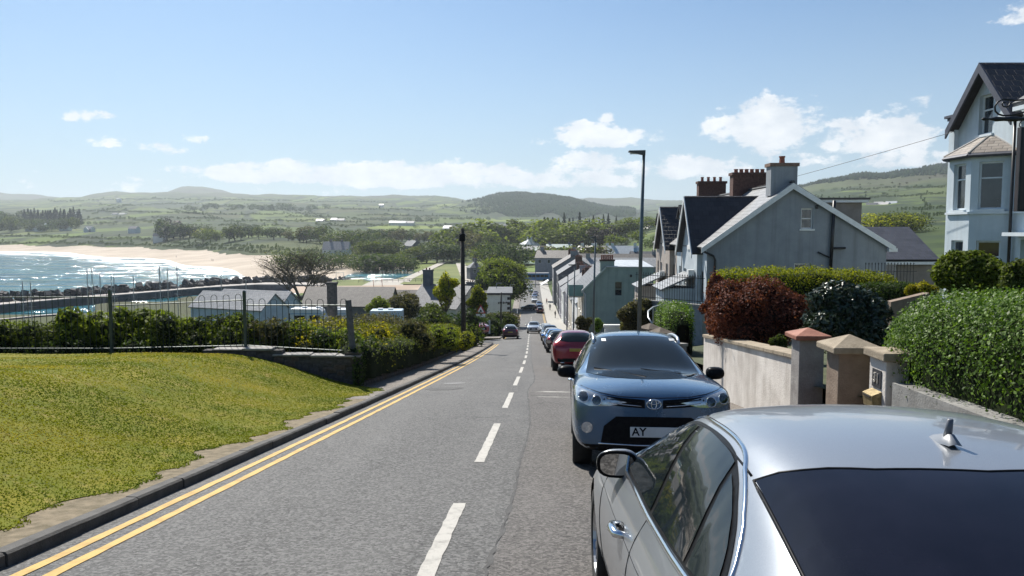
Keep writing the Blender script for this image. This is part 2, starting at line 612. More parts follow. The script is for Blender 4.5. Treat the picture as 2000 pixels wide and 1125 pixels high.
# ------------------------------------------------------------------ the ground sheet
def ground_material():
 m = bpy.data.materials.new('countryside')
 m.use_nodes = True
 w = NT(m.node_tree)
 p = w.n['Principled BSDF']
 p.inputs['Roughness'].default_value = 0.9
 p.inputs['Specular IOR Level'].default_value = 0.15
 g = w.add('ShaderNodeNewGeometry')
 pos = g.outputs['Position']
 # patchwork of fields
 mp = w.add('ShaderNodeMapping')
 mp.inputs['Rotation'].default_value = (0, 0, 0.35)
 mp.inputs['Scale'].default_value = (1.0, 0.62, 0.0)
 w.link(pos, mp.inputs[0])
 wob = w.noise(mp.outputs[0], 0.008, 3, 0.5, 'Color')
 va = w.add('ShaderNodeVectorMath', operation='MULTIPLY_ADD')
 w.link(wob, va.inputs[0])
 va.inputs[1].default_value = (70, 70, 0)
 w.link(mp.outputs[0], va.inputs[2])
 cell = w.add('ShaderNodeTexVoronoi')
 cell.feature = 'F1'
 cell.distance = 'CHEBYCHEV'
 cell.inputs['Scale'].default_value = 0.0075
 w.link(va.outputs[0], cell.inputs['Vector'])
 edge = w.add('ShaderNodeTexVoronoi')
 edge.feature = 'DISTANCE_TO_EDGE'
 edge.inputs['Scale'].default_value = 0.0075
 w.link(va.outputs[0], edge.inputs['Vector'])
 sep = w.add('ShaderNodeSeparateColor')
 w.link(cell.outputs['Color'], sep.inputs[0])
 fld = w.ramp(sep.outputs[0], [(0.0, (0.030, 0.048, 0.014)), (0.3, (0.055, 0.086, 0.016)), (0.55, (0.105, 0.155, 0.026)),
         (0.75, (0.055, 0.062, 0.024)), (1.0, (0.19, 0.245, 0.045))])
 n = w.noise(pos, 0.05, 6, 0.6)
 fld = w.mix(w.math('MULTIPLY', w.remap(n, 0.35, 0.7), 0.4), fld, (0.10, 0.12, 0.045))
 hedge = w.remap(edge.outputs['Distance'], 0.025, 0.06, 1.0, 0.0)
 rough_n = w.noise(pos, 0.011, 6, 0.62)
 hedge = w.math('MULTIPLY', hedge, w.remap(rough_n, 0.30, 0.42))
 fld = w.mix(hedge, fld, (0.022, 0.038, 0.016))
 scrub = w.remap(w.noise(pos, 0.0045, 7, 0.65), 0.50, 0.57)
 fld = w.mix(scrub, fld, w.mix(w.noise(pos, 0.12, 4, 0.6), (0.018, 0.034, 0.014), (0.05, 0.075, 0.025)))
 # cover class painted per vertex: r = wood, g = moor, b = sand
 att = w.add('ShaderNodeAttribute')
 att.attribute_name = 'cover'
 sc = w.add('ShaderNodeSeparateColor')
 w.link(att.outputs['Color'], sc.inputs[0])
 fine = w.noise(pos, 0.035, 7, 0.7)
 wood = w.mix(w.remap(fine, 0.35, 0.65), (0.016, 0.026, 0.013), (0.040, 0.060, 0.024))
 moor = w.mix(w.remap(w.noise(pos, 0.006, 7, 0.65), 0.4, 0.6), (0.055, 0.055, 0.028), (0.075, 0.095, 0.032))
 moor = w.mix(w.remap(fine, 0.55, 0.68), moor, (0.03, 0.045, 0.02))
 sand = w.mix(w.remap(w.noise(pos, 0.03, 6, 0.6), 0.35, 0.65), (0.42, 0.35, 0.275), (0.54, 0.46, 0.37))
 col = w.mix(w.remap(w.math('ADD', sc.outputs[1], w.math('MULTIPLY', w.math('SUBTRACT', rough_n, 0.5), 0.9)), 0.4, 0.6), fld, moor)
 col = w.mix(w.remap(w.math('ADD', sc.outputs[0], w.math('MULTIPLY', w.math('SUBTRACT', rough_n, 0.5), 0.8)), 0.42, 0.58), col, wood)
 dune = w.remap(w.math('ADD', sc.outputs[2], w.math('MULTIPLY', w.math('SUBTRACT', w.noise(pos, 0.06, 6, 0.7), 0.5), 0.5)), 0.45, 0.55)
 col = w.mix(dune, col, sand)
 w.link(col, p.inputs['Base Color'])
 return m

def build_ground():
 ys = [-55, -40, -25, -12, -4, 3, 9, 14, 18, 20.5, 22, 25]
 y = 28.0
 while y < 7200:
  ys.append(y)
  y *= 1.026 if y < 1500 else 1.022
  y += 0.6
 ys.append(7400)
 ss = np.linspace(-1.25, 1.25, 281)
 V = []
 C = []
 for y in ys:
  for s in ss:
   x = s * (y + 70)
   z = ground_z(x, y)
   V.append((x, y, z))
   t = x / max(y, 12)
   u = 1000 + t * F
   wood = moor = sand = 0.0
   if y > 1700 and 930 < u < 1330:
    wood = sm(930, 1010, u) * (1 - sm(1200, 1330, u)) * sm(1700, 2200, y) * (1 - sm(4000, 4600, y))
   if u > 1380 and y > 900:
    moor = max(moor, sm(85, 125, z) * 0.9)
    wood = max(wood, sm(132, 160, z))
   if y > 3600 and u < 1000:
    moor = max(moor, sm(3400, 4600, y) * 0.75)
   if 90 < y < 310 and u < 480:
    moor = 1.0
   if y > 4900:
    moor = 1.0
   if u < 760 and 330 < y < 1300:
    sand = 1 - sm(4.2, 6.2, z)
   if 480 < u < 800 and 330 < y < 560:
    sand = max(sand, (1 - sm(2.6, 3.2, z)))
   C.append((wood, moor, sand, 1))
 nx = len(ss)
 ny = len(ys)
 idx = np.arange(nx * ny).reshape(ny, nx)
 faces = np.stack([idx[:-1, :-1], idx[:-1, 1:], idx[1:, 1:], idx[1:, :-1]], -1).reshape(-1, 4)
 me = np_mesh('ground', np.array(V), faces, ground_material(), smooth=True)
 ca = me.color_attributes.new('cover', 'FLOAT_COLOR', 'POINT')
 ca.data.foreach_set('color', np.array(C, dtype=np.float32).ravel())
 o = link_mesh('ground', me)
 tag(o, kind='structure')

build_ground()

# ------------------------------------------------------------------ sea and river
def water_material():
 m = bpy.data.materials.new('sea_water')
 m.use_nodes = True
 w = NT(m.node_tree)
 p = w.n['Principled BSDF']
 g = w.add('ShaderNodeNewGeometry')
 pos = g.outputs['Position']
 mp = w.add('ShaderNodeMapping')
 mp.inputs['Scale'].default_value = (0.35, 1.0, 1.0)
 mp.inputs['Rotation'].default_value = (0, 0, -0.25)
 w.link(pos, mp.inputs[0])
 pv = mp.outputs[0]
 # breakers near the beach: bands from an attribute that counts metres to the shore
 att = w.add('ShaderNodeAttribute')
 att.attribute_name = 'shore'
 d = att.outputs['Fac']
 foam_n = w.noise(pv, 0.05, 8, 0.68)
 streak = w.noise(pv, 0.018, 7, 0.7)
 wave = w.math('SINE', w.math('ADD', w.math('MULTIPLY', d, 0.16), w.math('MULTIPLY', w.noise(pos, 0.012, 3), 14)))
 near = w.remap(d, 0, 210, 1.0, 0.0)
 f = w.math('ADD', w.math('MULTIPLY', near, 0.60), w.math('MULTIPLY', w.math('MULTIPLY', wave, near), 0.13))
 f = w.math('ADD', f, w.math('ADD', w.math('MULTIPLY', w.math('SUBTRACT', foam_n, 0.5), 1.5), w.math('MULTIPLY', w.math('SUBTRACT', streak, 0.5), 1.3)))
 foam = w.remap(f, 0.34, 0.66)
 deep = w.mix(w.remap(w.noise(pos, 0.02, 5), 0.35, 0.65), (0.010, 0.105, 0.145), (0.025, 0.17, 0.20))
 shal = w.mix(near, deep, (0.10, 0.21, 0.22))
 w.link(w.mix(foam, shal, (0.78, 0.80, 0.80)), p.inputs['Base Color'])
 w.link(w.math('ADD', 0.10, w.math('MULTIPLY', foam, 0.5)), p.inputs['Roughness'])
 b1 = w.add('ShaderNodeBump')
 b1.inputs['Strength'].default_value = 1.0
 b1.inputs['Distance'].default_value = 2.6
 hgt = w.math('ADD', w.math('MULTIPLY', w.noise(pv, 0.45, 3, 0.6), 0.25), w.math('ADD', w.math('MULTIPLY', w.noise(pv, 0.085, 2, 0.5), 2.4), w.math('MULTIPLY', w.noise(pv, 0.03, 3, 0.55), 7.0)))
 w.link(hgt, b1.inputs['Height'])
 w.link(b1.outputs[0], p.inputs['Normal'])
 return m

def build_sea():
 # distance to the far shore, bearing by bearing (first landward crossing of z = 0 beyond 300 m)
 def shore_y(t):
  y = 330.0
  while y < 1400 and land_z(t * y, y) < 0:
   y += 4
  return y
 ss = np.linspace(-1.25, -0.12, 150)
 ys = [140, 180, 220, 260, 300]
 y = 310.0
 while y < 1450:
  ys.append(y)
  y += 12
 V, A = [], []
 sh = {}
 for s in ss:
  sh[s] = shore_y(s)
 for y in ys:
  for s in ss:
   V.append((s * y, y, 0.0))
   dd = sh[s] - y
   tt = abs(s) + 0.0
   A.append(max(0.0, dd * 0.62) if y > 300 else 400.0)
 nx, ny = len(ss), len(ys)
 idx = np.arange(nx * ny).reshape(ny, nx)
 faces = np.stack([idx[:-1, :-1], idx[:-1, 1:], idx[1:, 1:], idx[1:, :-1]], -1).reshape(-1, 4)
 me = np_mesh('sea', np.array(V), faces, water_material(), smooth=True)
 a = me.attributes.new('shore', 'FLOAT', 'POINT')
 a.data.foreach_set('value', np.array(A, dtype=np.float32))
 tag(link_mesh('sea', me), kind='structure')
 # the river mouth beside the park
 mb = MB()
 mb.add([(RIV[0] + 17 * math.cos(t) * (1 + 0.08 * math.sin(3 * t)), RIV[1] + 62 * math.sin(t), 1.75) for t in [2 * math.pi * i / 28 for i in range(28)]], [tuple(range(28))])
 o = mb.build('river', None)
 o.data.materials.append(bpy.data.materials['sea_water'])
 me = o.data
 a = me.attributes.new('shore', 'FLOAT', 'POINT')
 a.data.foreach_set('value', np.full(len(me.vertices), 400.0, dtype=np.float32))
 tag(o, kind='structure')

build_sea()

# ------------------------------------------------------------------ road
def asphalt_material(name, c1, c2, speck=0.5):
 m = bpy.data.materials.new(name)
 m.use_nodes = True
 w = NT(m.node_tree)
 p = w.n['Principled BSDF']
 p.inputs['Roughness'].default_value = 0.72
 p.inputs['Specular IOR Level'].default_value = 0.35
 g = w.add('ShaderNodeNewGeometry')
 pos = g.outputs['Position']
 v1 = w.add('ShaderNodeTexVoronoi')
 v1.inputs['Scale'].default_value = 46.0
 w.link(pos, v1.inputs['Vector'])
 sc = w.add('ShaderNodeSeparateColor')
 w.link(v1.outputs['Color'], sc.inputs[0])
 chip = w.math('MULTIPLY', w.remap(sc.outputs[0], 0.2, 1.0), speck)
 big = w.remap(w.noise(pos, 0.5, 6, 0.62), 0.33, 0.68)
 base = w.mix(big, c1, c2)
 # long wheel tracks and dull patches
 mp = w.add('ShaderNodeMapping')
 mp.inputs['Rotation'].default_value = (0, 0, 0.038)
 mp.inputs['Scale'].default_value = (1.1, 0.06, 1)
 w.link(pos, mp.inputs[0])
 track = w.remap(w.noise(mp.outputs[0], 1.0, 4, 0.6), 0.38, 0.64)
 base = w.mix(w.math('MULTIPLY', track, 0.7), base, tuple(x * 0.62 for x in c1))
 col = w.mix(chip, base, tuple(min(1, x * 2.7) for x in c2))
 pit = w.remap(w.noise(pos, 26.0, 3, 0.7), 0.34, 0.43, 1.0, 0.0)
 col = w.mix(w.math('MULTIPLY', pit, 0.8), col, tuple(x * 0.22 for x in c1))
 # hairline cracks
 cr = w.add('ShaderNodeTexVoronoi')
 cr.feature = 'DISTANCE_TO_EDGE'
 cr.inputs['Scale'].default_value = 0.8
 wv = w.add('ShaderNodeVectorMath', operation='MULTIPLY_ADD')
 w.link(w.noise(pos, 2.2, 5, 0.7, 'Color'), wv.inputs[0])
 wv.inputs[1].default_value = (0.7, 0.7, 0)
 w.link(pos, wv.inputs[2])
 w.link(wv.outputs[0], cr.inputs['Vector'])
 crack = w.math('MULTIPLY', w.remap(cr.outputs['Distance'], 0.002, 0.012, 1.0, 0.0), w.remap(w.noise(pos, 0.35, 3), 0.5, 0.6))
 col = w.mix(w.math('MULTIPLY', crack, 0.75), col, tuple(x * 0.25 for x in c1))
 w.link(col, p.inputs['Base Color'])
 b = w.add('ShaderNodeBump')
 b.inputs['Strength'].default_value = 0.9
 b.inputs['Distance'].default_value = 0.012
 w.link(w.math('ADD', sc.outputs[0], w.noise(pos, 90, 3)), b.inputs['Height'])
 w.link(b.outputs[0], p.inputs['Normal'])
 return m

M_ROAD = asphalt_material('road_asphalt', (0.068, 0.067, 0.065), (0.10, 0.098, 0.094), 0.52)
M_PAVE = asphalt_material('pavement_asphalt', (0.125, 0.108, 0.092), (0.19, 0.165, 0.14), 0.35)
M_WHITE_LINE = mat('white_road_paint', (0.24, 0.23, 0.205), (0.43, 0.41, 0.37), 0.7, nscale=9, bump=0.5, bscale=60, lo=0.25, hi=0.5)
M_YELLOW_LINE = mat('yellow_road_paint', (0.36, 0.22, 0.045), (0.55, 0.35, 0.085), 0.7, nscale=5, bump=0.5, bscale=60, lo=0.3, hi=0.55)
M_TAR = mat('tar_seam', (0.028, 0.027, 0.026), (0.06, 0.058, 0.056), 0.75, nscale=8, bump=0.4)
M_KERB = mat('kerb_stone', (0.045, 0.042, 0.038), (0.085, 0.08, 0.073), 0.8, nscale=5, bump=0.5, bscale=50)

def ysteps(a, b, step0=0.5):
 ys = [a]
 y = a
 while y < b - 1e-6:
  y = min(b, y + max(step0, 0.02 * abs(y)))
  ys.append(y)
 return ys

def camber(d):
 return -0.08 * (d / 3.1) ** 2

def strip(name, m, y0, y1, x0f, x1f, dz, parent=None, nx=1, step0=0.5, cam_=True, rag=0.0, seed=0):
 """a sheet that follows the road from y0 to y1 between two offsets from the centre line"""
 rng = random.Random(seed)
 ys = ysteps(y0, y1, step0)
 V = []
 for y in ys:
  a = x0f(y) if callable(x0f) else x0f
  b = x1f(y) if callable(x1f) else x1f
  for i in range(nx + 1):
   d = a + (b - a) * i / nx
   if rag and i in (0, nx):
    d += rng.uniform(-rag, rag)
   V.append((rx(y) + d, y, rz(y) + dz + (camber(d) if cam_ else 0)))
 n = nx + 1
 Fc = [(j * n + i, j * n + i + 1, (j + 1) * n + i + 1, (j + 1) * n + i) for j in range(len(ys) - 1) for i in range(nx)]
 mb = MB()
 mb.add(V, Fc)
 return mb.build(name, m, parent, smooth=True)

road = strip('road', M_ROAD, -40, 345, -HALF_L - 0.02, HALF_R + 0.02, 0.0, nx=8, step0=0.4)
tag(road, kind='structure')

# centre line dashes: start and end read off the photograph, then a steady rhythm downhill
dash_v = [(1240, 983.5), (903, 827.5), (797, 767), (753, 735.7), (728, 717)]
spans = []
for v0, v1 in dash_v:
 spans.append((on_road(1000, v0), on_road(1000, v1)))
y = spans[-1][1] + 2.6
while y < 175:
 spans.append((y, y + 3.6))
 y += 6.3
for k, (a, b) in enumerate(spans):
 strip('dash', M_WHITE_LINE, a, b, -0.06, 0.06, 0.005, road, nx=1, step0=0.12, rag=0.006, seed=k)
# give-way dashes across the flat at the foot of the hill
for k in range(7):
 x0 = -2.9 + k * 0.85
 strip('dash', M_WHITE_LINE, 204, 205.2, x0, x0 + 0.5, 0.006, road)
# double yellow lines on the left, the gap is the side turning
for (a, b) in ((-30, 68), (84, 192)):
 strip('yellow_line', M_YELLOW_LINE, a, b, -2.93, -2.83, 0.005, road, step0=0.25, rag=0.008, seed=int(a) + 50)
 strip('yellow_line', M_YELLOW_LINE, a, b, -2.68, -2.58, 0.005, road, step0=0.25, rag=0.008, seed=int(a) + 70)
strip('yellow_line', M_YELLOW_LINE, 118, 190, 2.72, 2.82, 0.005, road)
strip('yellow_line', M_YELLOW_LINE, 118, 190, 2.95, 3.05, 0.005, road)
# the tarred joint that wanders right of the centre line
sx = [(0, 0.60), (5.2, 0.40), (6.5, 0.47), (8, 0.50), (9.5, 0.50), (11.5, 0.55), (13.5, 0.56), (16, 0.50), (18.5, 0.42), (21, 0.40), (23, 0.52), (25, 0.55), (28, 0.50), (33, 0.42),
  (40, 0.30), (60, 0.26), (90, 0.25)]
strip('tar_seam', M_TAR, 2, 88, lambda y: lerp_tab(sx, y) - 0.016, lambda y: lerp_tab(sx, y) + 0.016, 0.004, road, step0=0.10, rag=0.017, seed=3)
# pale ring of an old patch and a manhole cover
def road_patch(u, v, su, sy, m, name, seed, rnd_=0.2):
 Y = on_road(u, v)
 X = at(u, v, Y).x
 rng = random.Random(seed)
 vs = []
 for k in range(14):
  t = 2 * math.pi * k / 14
  q = 1 + rng.uniform(-rnd_, rnd_)
  x, y = X + su * math.cos(t) * q, Y + sy * math.sin(t) * q
  vs.append((x, y, rz(y) + camber(x - rx(y)) + 0.006))
 mb = MB()
 mb.add(vs, [tuple(range(14))])
 return mb.build(name, m, road)

M_PATCH = asphalt_material('patched_asphalt', (0.125, 0.122, 0.116), (0.16, 0.157, 0.148), 0.45)
M_PATCH2 = asphalt_material('dark_patched_asphalt', (0.055, 0.054, 0.052), (0.08, 0.079, 0.076), 0.4)
road_patch(888, 747, 0.34, 0.36, mat('cast_iron_cover', (0.10, 0.095, 0.09), (0.15, 0.145, 0.14), 0.5, 0.4, nscale=20, bump=0.6), 'manhole_cover', 4, 0.02)
road_patch(868, 757, 0.5, 0.5, M_PATCH2, 'road_patch', 6)
road_patch(1085, 765, 0.45, 0.10, M_WHITE_LINE, 'worn_marking', 5, 0.4)
road_patch(1080, 775, 0.4, 0.06, M_WHITE_LINE, 'worn_marking', 8, 0.5)
# resurfaced band along the parking side, a shade browner
strip('parking_band', asphalt_material('parking_asphalt', (0.070, 0.064, 0.059), (0.104, 0.096, 0.089), 0.48), -20, 118,
  lambda y: lerp_tab(sx, y) + 0.02, HALF_R, 0.003, road, nx=5, step0=0.4)

# ------------------------------------------------------------------ kerbs and pavements
KH = 0.11

def kerb_run(side, y0, y1, length, name_parent):
 root = empty(name_parent, (0, 0, 0))
 tag(root, kind='structure')
 y = y0
 rng = random.Random(11 + side)
 while y < y1:
  ln = length if y < 70 else length * 4
  a, b = y + 0.006, min(y1, y + ln) - 0.006
  off = -HALF_L if side < 0 else HALF_R
  mb = MB()
  h = KH + rng.uniform(-0.008, 0.008)
  q = rng.uniform(-0.008, 0.008)
  vs = []
  for yy in (a, b):
   xx = rx(yy) + off + q
   zz = rz(yy) + camber(3.1)
   o = side
   for (dx, dz) in ((0, -0.15), (0, h - 0.02), (0.02, h), (0.125, h + 0.003), (0.125, -0.15)):
    vs.append((xx + o * dx, yy, zz + dz))
  mb.add(vs, [(0, 1, 6, 5), (1, 2, 7, 6), (2, 3, 8, 7), (3, 4, 9, 8), (0, 4, 3, 2, 1), (5, 6, 7, 8, 9)])
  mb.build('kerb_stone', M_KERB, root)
  y += ln
 return root

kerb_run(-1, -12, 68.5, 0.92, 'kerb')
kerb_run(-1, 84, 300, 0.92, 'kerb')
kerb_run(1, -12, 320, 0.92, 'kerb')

def pave_left(y):
 """outer edge of the left pavement (offset from centre line): bare strip below the bank, then the pavement proper"""
 if y < 16:
  return -HALF_L - 0.55
 return -HALF_L - 0.55 - 0.5 * sm(16, 20, y) - 0.35 * sm(24, 50, y)

M_DIRT = mat('bare_verge_earth', (0.13, 0.105, 0.060), (0.25, 0.20, 0.13), 0.95, nscale=7, bump=0.8, bscale=40)
o = strip('verge', M_DIRT, -12, 17.5, lambda y: -HALF_L - 0.95, -HALF_L - 0.122, KH - 0.086, nx=3, step0=0.3, cam_=False, rag=0.01)
tag(o, kind='structure')
o = strip('pavement', M_PAVE, 17.5, 68.5, pave_left, -HALF_L - 0.122, KH - 0.082, nx=3, cam_=False)
tag(o, kind='structure')
o = strip('pavement', M_PAVE, 84, 300, lambda y: -HALF_L - 1.8, -HALF_L - 0.122, KH - 0.082, nx=2, cam_=False)
tag(o, kind='structure')
o = strip('pavement', M_PAVE, -12, 118, HALF_R + 0.122, lambda y: HALF_R + 1.75 + 0.9 * sm(40, 70, y), KH - 0.082, nx=3, cam_=False)
tag(o, kind='structure')
M_PALE_PAVE = mat('pale_paving', (0.30, 0.285, 0.25), (0.40, 0.385, 0.35), 0.8, nscale=3, bump=0.3)
o = strip('pavement', M_PALE_PAVE, 118, 320, HALF_R + 0.122, lambda y: HALF_R + 3.4, KH - 0.082, nx=2, cam_=False)
tag(o, kind='structure')
# side turning on the left (68 to 84 m)
mb = MB()
vs = []
for y in (67, 72, 78, 85):
 for d in (-14, -9, -6, -HALF_L + 0.05):
  vs.append((rx(y) + d, y - (0.25 * (-d - 3) if d < -4 else 0), rz(y) + camber(3.1) * (1 if d > -4 else 1) - (0.06 * (-d - 3.1) if d < -3.2 else 0) - 0.004))
mb.add(vs, [(j * 4 + i, j * 4 + i + 1, (j + 1) * 4 + i + 1, (j + 1) * 4 + i) for j in range(3) for i in range(3)])
o = mb.build('side_road', M_ROAD)
tag(o, kind='structure')

# ================================================================== plants: helpers
G_DARK = leaf_mat('leaf_dark_green', (0.012, 0.022, 0.008), (0.030, 0.052, 0.014), (0.07, 0.10, 0.025))
G_MID = leaf_mat('leaf_mid_green', (0.024, 0.036, 0.010), (0.058, 0.078, 0.016), (0.125, 0.150, 0.032))
G_LIGHT = leaf_mat('leaf_light_green', (0.040, 0.058, 0.010), (0.105, 0.135, 0.017), (0.20, 0.235, 0.036))
G_PRIVET = leaf_mat('leaf_privet', (0.034, 0.066, 0.010), (0.080, 0.140, 0.018), (0.20, 0.29, 0.05), 0.38, 0.45, 0.14)
G_YELLOW = leaf_mat('leaf_yellow_green', (0.05, 0.065, 0.008), (0.15, 0.17, 0.012), (0.33, 0.31, 0.02))
G_GORSE = leaf_mat('leaf_broom_yellow', (0.06, 0.07, 0.008), (0.16, 0.155, 0.012), (0.36, 0.28, 0.02))
G_RED = leaf_mat('leaf_barberry', (0.040, 0.014, 0.011), (0.125, 0.037, 0.024), (0.25, 0.085, 0.045), 0.30)
G_GLOSS = leaf_mat('leaf_camellia', (0.010, 0.017, 0.009), (0.020, 0.034, 0.015), (0.045, 0.062, 0.028), 0.08, 0.28, 0.45)
G_BROWN = leaf_mat('leaf_brown_green', (0.030, 0.028, 0.015), (0.062, 0.058, 0.028), (0.12, 0.11, 0.05))
G_BUD = leaf_mat('leaf_budding', (0.06, 0.045, 0.022), (0.11, 0.085, 0.035), (0.17, 0.14, 0.05))
G_CONIFER = leaf_mat('leaf_conifer', (0.008, 0.014, 0.009), (0.018, 0.030, 0.017), (0.035, 0.052, 0.026), 0.12)
G_COPPER = leaf_mat('leaf_copper', (0.018, 0.014, 0.014), (0.032, 0.026, 0.024), (0.055, 0.045, 0.038), 0.15)
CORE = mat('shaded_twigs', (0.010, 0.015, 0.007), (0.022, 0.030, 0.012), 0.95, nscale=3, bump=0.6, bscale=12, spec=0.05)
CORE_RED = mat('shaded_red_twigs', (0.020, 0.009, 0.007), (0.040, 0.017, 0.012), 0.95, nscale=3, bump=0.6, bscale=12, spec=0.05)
BARK = mat('bark', (0.045, 0.036, 0.027), (0.095, 0.080, 0.062), 0.9, nscale=5, bump=0.9, bscale=25)

def blob_points(rng, n, blobs, up=0.25, inner=0.82):
 """points in the shells of a union of ellipsoids (centre, radii); returns points and outward normals"""
 C = np.array([b[0] for b in blobs], float)
 S = np.array([b[1] for b in blobs], float)
 area = (S[:, 0] * S[:, 1] + S[:, 1] * S[:, 2] + S[:, 0] * S[:, 2])
 pick = rng.choice(len(blobs), int(n * 1.9), p=area / area.sum())
 D = rng.normal(0, 1, (len(pick), 3))
 D /= np.linalg.norm(D, axis=1)[:, None]
 r = (rng.uniform(inner, 1.03, len(pick)) + rng.exponential(0.045, len(pick)))[:, None]
 P = C[pick] + D * S[pick] * r
 keep = np.ones(len(P), bool)
 for c, s in zip(C, S):
  q = (((P - c) / s) ** 2).sum(1)
  keep &= q > (inner - 0.10) ** 2
 P, D = P[keep][:n], D[keep][:n]
 N = D.copy()
 N[:, 2] += up
 return P, N

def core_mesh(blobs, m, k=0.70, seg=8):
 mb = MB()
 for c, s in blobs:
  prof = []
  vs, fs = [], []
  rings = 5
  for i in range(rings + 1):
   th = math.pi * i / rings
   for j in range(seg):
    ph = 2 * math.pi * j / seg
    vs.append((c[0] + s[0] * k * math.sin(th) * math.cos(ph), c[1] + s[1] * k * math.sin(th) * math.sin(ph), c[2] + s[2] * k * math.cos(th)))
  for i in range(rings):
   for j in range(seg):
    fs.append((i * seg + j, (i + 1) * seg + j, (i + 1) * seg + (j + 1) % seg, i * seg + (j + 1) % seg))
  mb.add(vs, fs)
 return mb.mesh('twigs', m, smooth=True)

def plant(name, label, cat, loc, blobs, n, size, m, seed, group=None, core=CORE, jitter=0.75, aspect=0.55, stems=0, inner=0.80, up=0.3, tone=None):
 """a bush: leaves in the shells of several lumps, dark twigs inside, a few stems to the ground"""
 rng = np.random.default_rng(seed)
 root = empty(name, loc, 0, label, cat, group)
 n = int(n * 1.7)
 size = size * 1.18
 P, N = blob_points(rng, n, blobs, up, inner)
 rnd = rng.beta(2, 2, len(P))
 if tone is not None:
  rnd = np.clip(rnd + tone(P), 0, 1)
 V, Fc, rnd = leaves_np(P, N, np.full(len(P), size), rng, rnd, jitter, aspect)
 link_mesh('foliage', np_mesh('foliage', V, Fc, m, rnd), root)
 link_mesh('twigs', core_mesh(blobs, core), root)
 if stems:
  mb = MB()
  r = random.Random(seed)
  zb = min(c[2] - s[2] for c, s in blobs)
  for i in range(stems):
   c, s = blobs[r.randrange(len(blobs))]
   mb.tube([(c[0] * 0.4 + r.uniform(-.1, .1), c[1] * 0.4, min(zb, 0) - 0.05), (c[0] * 0.8, c[1] * 0.8, c[2] * 0.6), c], [0.03, 0.022, 0.012], 5)
  mb.build('stem', BARK, root)
 return root

def lumps(rng, n, ext, rad, z0=0.0):
 """random lumps filling a box ext=(x,y,z) centred on the origin and standing on z0"""
 out = []
 for _ in range(n):
  c = (rng.uniform(-ext[0], ext[0]), rng.uniform(-ext[1], ext[1]), z0 + rng.uniform(0.35, 1.0) * ext[2])
  r = rad * rng.uniform(0.7, 1.25)
  out.append((c, (r, r, r * rng.uniform(0.75, 1.0))))
 return out

def hedge(name, label, path, width, height, n, size, m, seed, rough=0.06, round_=0.25, group=None, core=CORE, cat='hedge', aspect=0.55, jitter=0.6, tone=None):
 """a hedge along a path of (x, y, zbase[, height]) points: leaves over top, sides and ends, a solid dark body inside"""
 rng = np.random.default_rng(seed)
 base = Vector(path[0][:3])
 pts = [Vector(p[:3]) - base for p in path]
 hs = [p[3] if len(p) > 3 else height for p in path]
 root = empty(name, base, 0, label, cat, group)
 seg = [(pts[i + 1] - pts[i]).length for i in range(len(pts) - 1)]
 cum = np.concatenate([[0], np.cumsum(seg)])
 L = cum[-1]
 px = np.array([p.x for p in pts]); py = np.array([p.y for p in pts]); pz = np.array([p.z for p in pts])
 hh = np.array(hs)

 def frame(s):
  x = np.interp(s, cum, px); y = np.interp(s, cum, py); z = np.interp(s, cum, pz); h = np.interp(s, cum, hh)
  x2 = np.interp(s + 0.2, cum, px) - np.interp(s - 0.2, cum, px)
  y2 = np.interp(s + 0.2, cum, py) - np.interp(s - 0.2, cum, py)
  ln = np.sqrt(x2 ** 2 + y2 ** 2) + 1e-9
  return x, y, z, h, x2 / ln, y2 / ln

 def surf(s, a, shrink):
  """a in 0..1 goes round the cross section: left foot, top, right foot"""
  x, y, z, h, tx, ty = frame(s)
  w = width / 2
  end = np.minimum(s, L - s)
  taper = np.sqrt(np.clip(end / max(w * 0.9, 1e-3), 0.06, 1))
  ang = (a - 0.5) * 2                        # -1..1
  e = 0.38
  cx = np.sign(np.sin(ang * np.pi / 2)) * np.abs(np.sin(ang * np.pi / 2)) ** (2 * round_ + 0.1)
  cz = np.abs(np.cos(ang * np.pi / 2)) ** (round_ + 0.06)
  lump = 1 + rough * (np.sin(s * 2.3 + seed) + np.sin(s * 5.1 + a * 9 + seed) + 0.7 * np.sin(s * 9.7 - a * 14))
  wx = w * shrink * lump * (0.35 + 0.65 * taper)
  off = cx * wx
  zz = z + h * shrink * cz * (1 + rough * 0.6 * np.sin(s * 3.7 + seed * 2)) * (0.7 + 0.3 * taper)
  px_ = x - ty * off
  py_ = y + tx * off
  nx, ny, nz = -ty * cx, tx * cx, np.maximum(cz - 0.2, 0) + 0.1
  return np.stack([px_, py_, zz], -1), np.stack([nx, ny, nz], -1)

 s = rng.uniform(0, L, n)
 a = rng.uniform(0.0, 1.0, n)
 depth = rng.uniform(0.86, 1.03, n)
 P, N = surf(s, a, depth)
 P[:, 2] += rng.normal(0, size * 0.4, n)
 rnd = rng.beta(2, 2, n)
 if tone is not None:
  rnd = np.clip(rnd + tone(P), 0, 1)
 V, Fc, rnd = leaves_np(P, N, np.full(n, size), rng, rnd, jitter, aspect)
 link_mesh('foliage', np_mesh('foliage', V, Fc, m, rnd), root)
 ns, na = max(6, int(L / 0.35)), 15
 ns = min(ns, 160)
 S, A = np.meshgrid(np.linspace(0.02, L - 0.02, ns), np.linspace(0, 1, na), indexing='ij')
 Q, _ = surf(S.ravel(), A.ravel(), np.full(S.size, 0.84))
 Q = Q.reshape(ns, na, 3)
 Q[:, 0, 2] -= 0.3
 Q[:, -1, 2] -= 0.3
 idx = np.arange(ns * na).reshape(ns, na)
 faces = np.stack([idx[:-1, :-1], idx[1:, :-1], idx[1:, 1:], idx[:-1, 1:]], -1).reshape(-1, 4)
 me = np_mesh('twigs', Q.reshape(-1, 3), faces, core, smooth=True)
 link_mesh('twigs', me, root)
 return root

